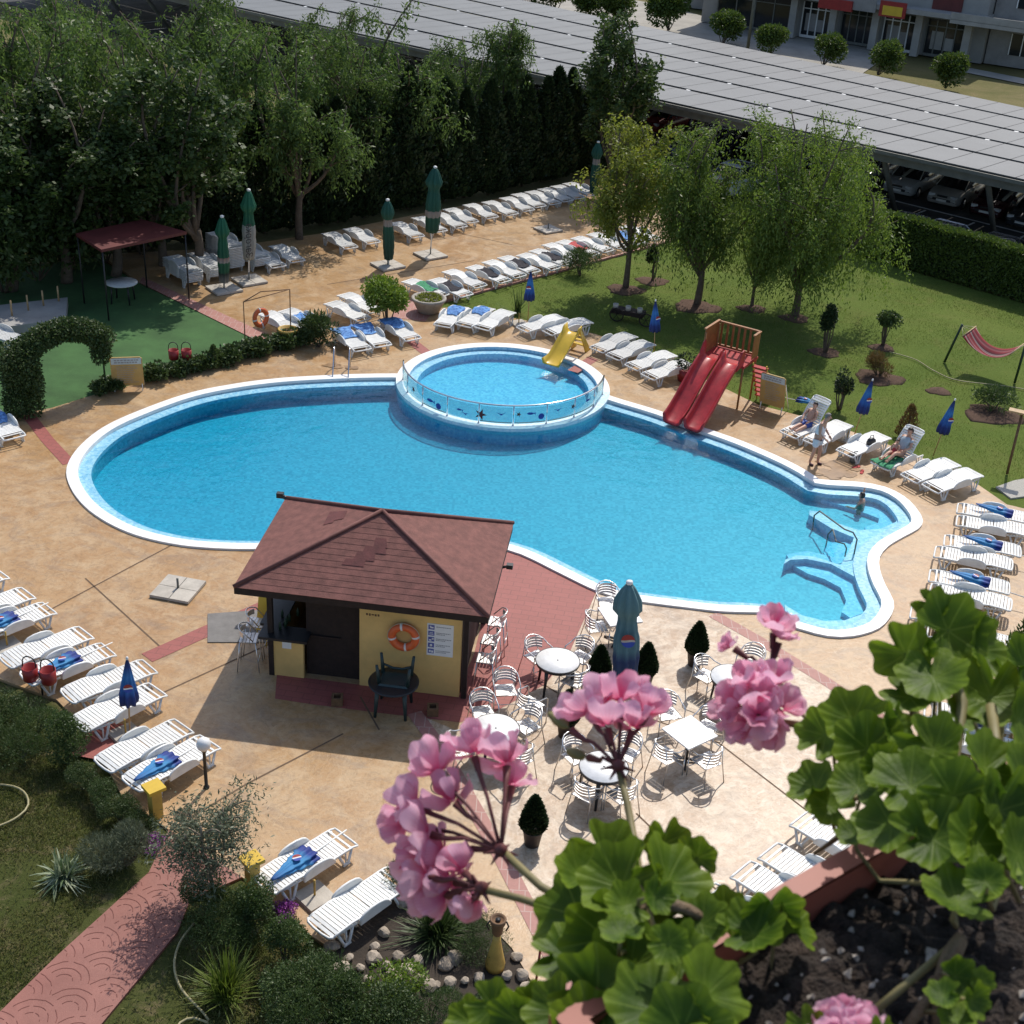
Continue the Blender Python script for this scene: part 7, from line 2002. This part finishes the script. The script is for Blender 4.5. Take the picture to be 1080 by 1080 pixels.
person('dark haired bather sitting in the round tub at the pool\'s right end', Js, at(909, 530, -.06)+V((0, 0, -.10)), R(150),
   [('bikini_top', [('a', (.03, 0, .05), .148), ('b', (.04, 0, .10), .15)], 'green_metal', [('a', 'b')])], ((.035, 0, .365), .097, (1, 0, 0)), 'hair', .9)
# little things on the deck
def bag(px, label, m, z=0.0, s=1.0, root=None):
    t = thing('bag', label, 'bag', at(px[0], px[1], z), .4)
    b = MB(); b.lathe([(.0, .0), (.17, .0), (.20, .10), (.17, .22), (.10, .27), (0, .28)], 14, 0, Matrix.Diagonal((s, s*.6, s, 1)), True, lambda a, i: 1+.1*math.sin(3*a+i)); b.build('sack', M[m], t)
    b = MB(); b.tube([(-.1*s, 0, .24*s), (-.06*s, 0, .38*s), (.06*s, 0, .38*s), (.1*s, 0, .24*s)], .012, 5); b.build('strap', M[m], t)
bag((918, 469), 'small black bag on the flat lounger behind the standing man', 'black', .33, .8)
bag((901, 487), 'dark grey bag on the deck under the black bag lounger', 'steelgrey', 0, .9)
for px, l, a in (((903, 493), 'red flip flop on the deck near the bather, left one', .5), ((909, 498), 'red flip flop on the deck near the bather, right one', 1.2)):
    t = thing('flip_flop', l, 'sandal', at(*px), a, 'pair of red flip flops'); b = MB(); b.prism([(-.13, -.04), (.02, -.055), (.13, -.04), (.15, 0), (.13, .04), (.02, .055), (-.13, .04), (-.15, 0)], .0, .025); b.build('sole', M['redcloth'], t); b = MB(); b.tube([(-.02, -.05, .025), (.07, 0, .06), (-.02, .05, .025)], .01, 5); b.build('strap', M['redpaint'], t)
# ================================================================== BALCONY PLANTER AND GERANIUMS
PZ = 17.12
e0 = at(581, 1068, PZ); e1 = at(905, 887, PZ); ed = V((e1.x-e0.x, e1.y-e0.y, 0)).normalized(); en = V((ed.y, -ed.x, 0))   # en points to the camera side
pt = thing('balcony_planter', 'long terracotta plastic balcony planter filled with dark soil', 'planter', (e0.x, e0.y, PZ), math.atan2(ed.y, ed.x))
# local: x along the rim, -y towards the camera side
PL, PW, PH = 1.0, .21, .17
b = MB()
b.add([(0, 0, 0), (PL, 0, 0), (PL, -PW, 0), (0, -PW, 0), (.012, -.012, 0), (PL-.012, -.012, 0), (PL-.012, -PW+.012, 0), (.012, -PW+.012, 0)], [(4, 5, 1, 0), (5, 6, 2, 1), (6, 7, 3, 2), (7, 4, 0, 3)])
b.box((PL/2, -.0035, -.0156), (PL+.001, .008, .028)); b.box((PL/2, -PW+.0035, -.0156), (PL+.001, .008, .028)); b.box((.0035, -PW/2, -.0158), (.008, PW-.017, .028)); b.box((PL-.0035, -PW/2, -.0158), (.008, PW-.017, .028))
rim = b.build('rim', M['terracotta'], pt); 
b = MB(); t_ = .012
vs = [(.012, -.012, -.002), (PL-.012, -.012, -.002), (PL-.012, -PW+.012, -.002), (.012, -PW+.012, -.002), (.03, -.03, -PH), (PL-.03, -.03, -PH), (PL-.03, -PW+.03, -PH), (.03, -PW+.03, -PH)]
b.add(vs, [(0, 1, 5, 4), (1, 2, 6, 5), (2, 3, 7, 6), (3, 0, 4, 7), (4, 5, 6, 7)])
b.build('trough', M['terracotta'], pt)
rs = np.random.RandomState(12); nx, ny = 150, 34; vs = []
for i in range(nx):
    for j in range(ny):
        x = .014+(PL-.028)*i/(nx-1); y = -.014-(PW-.028)*j/(ny-1)
        z = -.026+.009*math.sin(x*19+2)*math.sin(y*33)+rs.rand()*.009
        vs.append((x, y, z))
b = MB(); b.add(vs, [(i*ny+j, i*ny+j+1, (i+1)*ny+j+1, (i+1)*ny+j) for i in range(nx-1) for j in range(ny-1)], 0, True)
b.build('soil', M['soil'], pt)
b = MB()
rn = random.Random(8)
for k in range(1500):
    x = rn.uniform(.02, PL-.02); y = -rn.uniform(.02, PW-.02); s = rn.choice((.0010, .0014, .0020, .0030)); z = -.026+.009*math.sin(x*19+2)*math.sin(y*33)+.006
    pts = [V((rn.uniform(-1, 1), rn.uniform(-1, 1), rn.uniform(-.5, 1)))*s for _ in range(6)]
    c_ = V((x, y, z)); q = [c_+V((s, 0, 0)), c_+V((0, s*.8, 0)), c_+V((-s, 0, .2*s)), c_+V((0, -s*.7, 0)), c_+V((.2*s, .1*s, s*.9)), c_-V((0, 0, s))]
    q = [p+V((rn.uniform(-.4, .4), rn.uniform(-.4, .4), rn.uniform(-.3, .3)))*s for p in q]
    b.add(q, [(0, 1, 4), (1, 2, 4), (2, 3, 4), (3, 0, 4), (1, 0, 5), (2, 1, 5), (3, 2, 5), (0, 3, 5)], 1 if rn.random() < .42 else 0)
o = b.build('soil_crumbs', [M['soil'], M['perlite']], pt); o['kind'] = 'stuff'
# parapet that carries it
bp = thing('balcony_parapet', 'rendered balcony parapet under the geranium planter', 'parapet', (e0.x, e0.y, PZ), math.atan2(ed.y, ed.x))
b = MB(); b.box((1.6, -PW/2-.02, -PH-.52), (3.0, .13, 1.0)); b.build('wall', M['facade'], bp)
b = MB(); b.box((1.6, -PW/2-.01, -PH-.012), (3.04, .17, .022)); b.build('coping', M['concgrey'], bp)

def gleaf(seed):
    rs = random.Random(seed); nr, na = 9, 72; b = MB(); vs = [(0, 0, 0)]
    lob = 7; p1, p2 = rs.random()*6, rs.random()*6; R0 = .036; cup = .75+.35*rs.random()
    for i in range(1, nr+1):
        t = i/nr
        for k in range(na):
            th = 2*PI*k/na
            notch = 1-.62*math.exp(-((th-PI)/.22)**2)
            lobe = 1+.085*math.cos(lob*(th))*1.0+.03*math.cos(3*th+p1)
            scal = 1+.018*abs(math.sin(lob*3*th/2+p2))*t
            r = R0*t*(1-(1-notch)*t)*((1-t*t)+t*t*lobe)*scal
            z = cup*R0*.55*t*t-.35*R0*t**3*.5+R0*.065*t*t*math.cos(lob*th)+R0*.10*t**3*math.sin(2*th+p1)+R0*.035*t**3*math.sin(lob*3*th+p2)
            vs.append((r*math.cos(th), r*math.sin(th), z))
    fs = [(0, 1+k, 1+(k+1) % na) for k in range(na)]
    for i in range(nr-1):
        for k in range(na):
            l = (k+1) % na; fs.append((1+i*na+k, 1+(i+1)*na+k, 1+(i+1)*na+l, 1+i*na+l))
    b.add(vs, fs, 0, True); me = bpy.data.meshes.new('leaf'); me.from_pydata(b.v, [], b.f); me.polygons.foreach_set('use_smooth', b.sm); me.materials.append(M['gleaf']); return me
LV = [gleaf(k) for k in range(6)]
def petal_mesh(seed, m):
    rs = random.Random(seed); nu, nv = 9, 9; vs = []
    l = .023*(.9+.25*rs.random()); w = .0125*(.85+.4*rs.random()); p = rs.random()*6
    for i in range(nu):
        t = i/(nu-1)
        ww = w*(.16+.84*math.sin(PI*min(1, t*.62+.02))**1.3) if t < .95 else w*.80
        for j in range(nv):
            s = j/(nv-1)*2-1
            edge = (1-.22*abs(s)**2.2*t)
            vs.append((.002+l*t*edge, ww*s, .010*t*t*(1.1)-.004*t**3+.004*s*s*t+.0022*math.sin(5*s+p)*t*t+.0016*math.sin(9*t+p)*t))
    b = MB(); b.add(vs, [(i*nv+j, (i+1)*nv+j, (i+1)*nv+j+1, i*nv+j+1) for i in range(nu-1) for j in range(nv-1)], 0, True)
    return b
def floret(seed, m, n=6):
    rs = random.Random(seed); big = MB()
    for k in range(n):
        b = petal_mesh(seed*17+k, m); a = 2*PI*k/n+rs.uniform(-.2, .2); el = R(rs.uniform(20, 60) if k % 2 else rs.uniform(-12, 30))
        T = Matrix.Rotation(a, 4, 'Z') @ Matrix.Rotation(-el, 4, 'Y') @ Matrix.Rotation(rs.uniform(-.4, .4), 4, 'X') @ Matrix.Scale(rs.uniform(.85, 1.15), 4)
        big.add([tuple(T @ V(p)) for p in b.v], b.f, 0, True)
    me = bpy.data.meshes.new('floret'); me.from_pydata(big.v, [], big.f); me.polygons.foreach_set('use_smooth', big.sm); me.materials.append(M[m]); return me
FL = [floret(k+1, 'petal', 6) for k in range(5)]; FP = [floret(k+40, 'petalpale', 8) for k in range(2)]
def aim(n, spin=0.0):
    z = V(n).normalized(); q = z.to_track_quat('Z', 'Y'); return (q.to_matrix() @ Matrix.Rotation(spin, 3, 'Z')).to_euler()
rg = random.Random(21)
def geranium(label, leaves, stems, heads, root_px, shoots=()):
    """leaves: (px, py, depth, size px, tilt) ; all parts hang on one plant standing in the planter"""
    base = at(root_px[0], root_px[1], PZ-.045)
    pl = thing('geranium_plant', label, 'plant', base)
    sb = MB()
    hub = V((0, 0, .06))
    nodes_ = [hub]
    for (x, y, d) in shoots:
        E_ = near(x, y, d)-base; E_.z -= .042; c_ = hub.lerp(E_, .5)+V((rg.uniform(-.02, .02), rg.uniform(-.02, .02), .03))
        q_ = [(1-t)**2*hub+2*t*(1-t)*c_+t*t*E_ for t in [k/7 for k in range(8)]]
        sb.tube(q_, [.0034, .0033, .0031, .0028, .0025, .0021, .0016, .0009], 8, 1); nodes_ += q_[3:]
    for (x, y, d, s, yaw, tl) in leaves:
        P = near(x, y, d)-base; size = (.80 if root_px[0] < 800 else .73)*s/CF*d/2/.036
        n = V((0, 0, 1))*.75-AF*.55+AR*math.sin(R(yaw))*tl-AD*math.cos(R(yaw))*tl*-1+V((rg.uniform(-.42, .42), rg.uniform(-.42, .42), 0))
        o = link('leaf', LV[rg.randrange(6)], pl); o.location = P; o.rotation_euler = aim(n, rg.random()*6.28); o.scale = (size, size, size*rg.uniform(.75, 1.15))
        a = min(nodes_, key=lambda q: (q-P).length+max(0, q.z-P.z)*2); m_ = a.lerp(P, .5)+V((rg.uniform(-.01, .01), rg.uniform(-.01, .01), -.02))
        q = P-n.normalized()*.012
        sb.tube([a, m_, q, P], [.0016, .0013, .0011, .001], 6)
    for path, r in stems:
        pts = [near(x, y, d)-base for x, y, d in path]
        sb.tube([hub]+pts if r > 0 else pts, [abs(r)]*(len(pts)+(1 if r > 0 else 0)), 7)
    sb.build('stem', [M['stem'], M['stemwood']], pl)
    for (cx, cy, cd, fl, pale) in heads:
        C = near(cx, cy, cd)-base; hb = MB(); hb.lathe([(0, -.004), (.0035, -.002), (.004, .002), (0, .005)], 10, 0, Matrix.Translation(C))
        for k in range(6):
            a = k*1.05; hb.tube([C, C+V((.010*math.cos(a), .010*math.sin(a), -.003))], [.002, .0004], 5)
        ho = bare('flower_head'); ho.parent = pl
        tips = []
        for (x, y, d, s) in fl:
            P = near(x, y, d)-base; dr = (P-C).normalized()
            tips.append((P, dr, s)); hb.tube([C, C.lerp(P, .5)+V((0, 0, .003)), P-dr*.012, P-dr*.002], [.0011, .0011, .0016, .0026], 6)
        bpy.data.objects.remove(ho)
        ho = hb.build('flower_head', M['pedicel'], pl)
        for P, dr, s in tips:
            if s <= 0:
                bb = MB(); bb.lathe([(0, 0), (.003, .003), (.0038, .009), (.002, .015), (0, .017)], 10); o = bb.build('bud', M['budgreen'], ho); o.location = P; o.rotation_euler = aim(dr); continue
            o = link('floret', (FP if pale else FL)[rg.randrange(2 if pale else 5)], ho); o.location = P; o.rotation_euler = aim(dr+V((rg.uniform(-.25, .25), rg.uniform(-.25, .25), rg.uniform(-.1, .3))), rg.random()*6.28); o.scale = (s,)*3
    return pl
M['stemwood'] = mat('woody_stem', (.15, .10, .055), .75, .3, 60, bmp=.4, bsc=120)
M['budgreen'] = mat('bud_green', (.20, .18, .06), .6, .3, 60)
# left plant: (px, py, depth, leaf px, tilt direction, tilt)
lv1 = [(640, 905, .72, 95, 200, .5), (612, 925, .70, 85, 120, .6), (700, 890, .73, 70, 0, .4), (610, 965, .69, 120, 250, .5), (655, 935, .66, 110, 20, .2), (705, 930, .66, 120, 80, .5), (690, 975, .64, 90, 180, .3), (640, 990, .65, 115, 300, .4), (600, 1010, .66, 95, 200, .6), (665, 1020, .62, 120, 150, .2), (812, 958, .64, 82, 20, .9), (838, 978, .64, 70, 100, .9), (795, 985, .63, 88, 200, .9), (765, 965, .65, 70, 300, .8), (740, 975, .64, 80, 200, .6), (720, 1010, .62, 90, 60, .5), (745, 1050, .60, 120, 80, .4), (690, 1065, .59, 130, 180, .2), (630, 1050, .61, 120, 260, .4), (590, 1068, .63, 90, 240, .6), (565, 1060, .65, 60, 300, .4), (735, 905, .70, 60, 350, .6), (625, 1090, .60, 120, 200, .3), (660, 955, .63, 62, 0, .1), (690, 945, .62, 50, 90, .4), (655, 985, .61, 58, 200, .5), (705, 995, .60, 55, 40, .5), (520, 1062, .66, 70, 260, .4), (545, 1078, .65, 80, 300, .4), (495, 1078, .67, 60, 280, .5), (720, 1088, .58, 120, 100, .3), ]
f1 = [(500, 795, .80, 0.77), (535, 805, .80, 0.74), (462, 815, .80, 0.77), (478, 845, .79, 0.74), (440, 850, .80, 0.74), (452, 880, .79, 0.77), (430, 868, .81, 0.7), (446, 905, .80, 0.74), (468, 898, .79, 0.67), (540, 828, .81, 0.59)]
f1b = [(450, 925, .78, 0.72), (470, 945, .78, 0.68), (488, 918, .77, 0.68), (455, 948, .79, 0.65), (478, 930, .78, 0.58), (500, 948, .77, 0.54)]
f2 = [(622, 752, .80, 0.74), (655, 740, .80, 0.7), (682, 752, .80, 0.74), (640, 765, .79, 0.7), (668, 768, .79, 0.63), (600, 768, .80, 0), (618, 798, .80, 0)]
geranium('large pink geranium with a big drooping flower head at left, in the planter', lv1,
         [([(690, 970, .70), (625, 965, .74), (570, 935, .76), (530, 898, .77)], .0024), ([(690, 985, .70), (600, 965, .74), (550, 948, .75), (510, 938, .76)], .0022), ([(680, 960, .70), (672, 905, .74), (662, 850, .77), (653, 812, .78)], .0022)],
         [(528, 897, .77, f1, False), (508, 937, .76, f1b, False), (652, 808, .78, f2, False)], (668, 1045), [(655, 940, .68), (620, 1020, .66), (715, 1040, .63), (800, 985, .65), (555, 1072, .67), (690, 890, .74)])
# small calyx leaves under the middle flower come from a leaf pair
lv2 = [(900, 760, .74, 95, 300, .5), (870, 775, .75, 80, 250, .6), (915, 790, .72, 105, 30, .3), (860, 830, .73, 75, 230, .8), (875, 850, .72, 70, 210, .9), (940, 770, .72, 80, 60, .5), (955, 690, .76, 90, 330, .4), (1000, 665, .76, 110, 20, .5), (1035, 685, .76, 95, 60, .5), (985, 715, .74, 100, 270, .5), (960, 735, .74, 80, 240, .5), (1045, 735, .74, 110, 60, .4), (1075, 760, .72, 100, 60, .5), (1020, 755, .73, 70, 180, .3), (985, 790, .70, 100, 300, .3), (1040, 810, .68, 110, 90, .4), (960, 830, .68, 120, 220, .5), (1005, 840, .66, 110, 0, .1), (1055, 855, .66, 120, 60, .5), (940, 870, .67, 100, 250, .6), (985, 885, .65, 115, 200, .4), (1030, 890, .64, 120, 60, .3), (1075, 900, .64, 110, 80, .5), (1010, 950, .62, 105, 150, .5), (1080, 820, .68, 100, 90, .5), (1040, 930, .61, 60, 20, .4), (1080, 700, .74, 90, 60, .5), (905, 830, .70, 80, 240, .5), (930, 810, .70, 70, 0, .3), (900, 880, .68, 50, 200, .6), (985, 640, .77, 55, 300, .5)]
f3 = [(793, 722, .80, 0.64), (816, 722, .80, 0.64), (782, 742, .80, 0.64), (805, 742, .79, 0.68), (824, 748, .80, 0.59), (790, 762, .80, 0.59), (812, 768, .80, 0.59), (775, 752, .81, 0.55), (800, 755, .78, 0.59)]
f4 = [(816, 664, .84, .62), (822, 674, .84, .5), (772, 682, .84, .34)]
geranium('pink geranium with one round flower head, at the right of the planter', lv2,
         [([(985, 870, .70), (930, 800, .74), (880, 775, .77), (845, 765, .79), (812, 760, .80)], .0022), ([(1000, 840, .68), (1010, 780, .72), (1015, 740, .73), (1000, 700, .75)], .003), ([(930, 800, .75), (880, 790, .78), (830, 735, .82), (815, 705, .84)], .0015), ([(1030, 830, .68), (1050, 780, .71), (1045, 745, .73)], .003)],
         [(812, 762, .81, f3, False), (812, 712, .84, f4, False)], (1030, 925), [(965, 725, .75), (1045, 745, .73), (900, 790, .74), (1000, 865, .67), (872, 840, .74), (1060, 900, .66)])
lv3 = [(1008, 1030, .60, 60, 0, .3), (995, 1050, .59, 50, 200, .5), (1025, 1055, .59, 55, 60, .5), (1010, 1075, .585, 55, 150, .5), (1035, 1035, .6, 40, 30, .5), (850, 1085, .60, 60, 200, .4), (930, 1095, .58, 60, 100, .4)]
geranium('small pale pink geranium sprouting from the bare soil at the bottom', lv3, [([(900, 1085, .62)], .002)], [(895, 1100, .60, [(877, 1082, .60, .42), (893, 1077, .60, .45), (910, 1081, .60, .42), (904, 1089, .59, .4), (884, 1091, .59, .4)], True)], (985, 1085), [(1010, 1050, .60), (900, 1100, .60)])

# ================================================================== LIGHT AND CAMERA
w = bpy.data.worlds.new('World'); S.world = w; w.use_nodes = True; t = w.node_tree
sky = t.nodes.new('ShaderNodeTexSky'); sky.sky_type = 'NISHITA'; sky.sun_disc = False
EL = math.atan2(1.0, math.hypot(.27, .765)); AZ = math.atan2(.27, .765)
sky.sun_elevation = EL; sky.sun_rotation = AZ; sky.air_density = 1.0; sky.dust_density = 1.6; sky.ozone_density = 1.0
bg = t.nodes['Background']; bg.inputs['Strength'].default_value = .15; t.links.new(sky.outputs[0], bg.inputs['Color'])
sd_ = bpy.data.lights.new('sun', 'SUN'); sd_.energy = 3.9; sd_.angle = R(.53); sd_.color = (1.0, .945, .86)
so = bpy.data.objects.new('sun', sd_); COL.objects.link(so); so.location = (10, 30, 60)
so.rotation_euler = V((.27, .765, 1.0)).to_track_quat('Z', 'Y').to_euler()
cd = bpy.data.cameras.new('camera'); co = bpy.data.objects.new('camera', cd); COL.objects.link(co)
cd.sensor_width = 36; cd.sensor_fit = 'HORIZONTAL'; cd.lens = CF/1080*36; cd.clip_start = .02; cd.clip_end = 4000
co.matrix_world = Matrix(((AR.x, -AD.x, -AF.x, EYE.x), (AR.y, -AD.y, -AF.y, EYE.y), (AR.z, -AD.z, -AF.z, EYE.z), (0, 0, 0, 1)))
cd.dof.use_dof = True; cd.dof.focus_distance = 22; cd.dof.aperture_fstop = 30
S.camera = co
S.render.engine = 'CYCLES'
S.view_settings.view_transform = 'Standard'; S.view_settings.look = 'None'; S.view_settings.gamma = 1; S.view_settings.exposure = 0.0
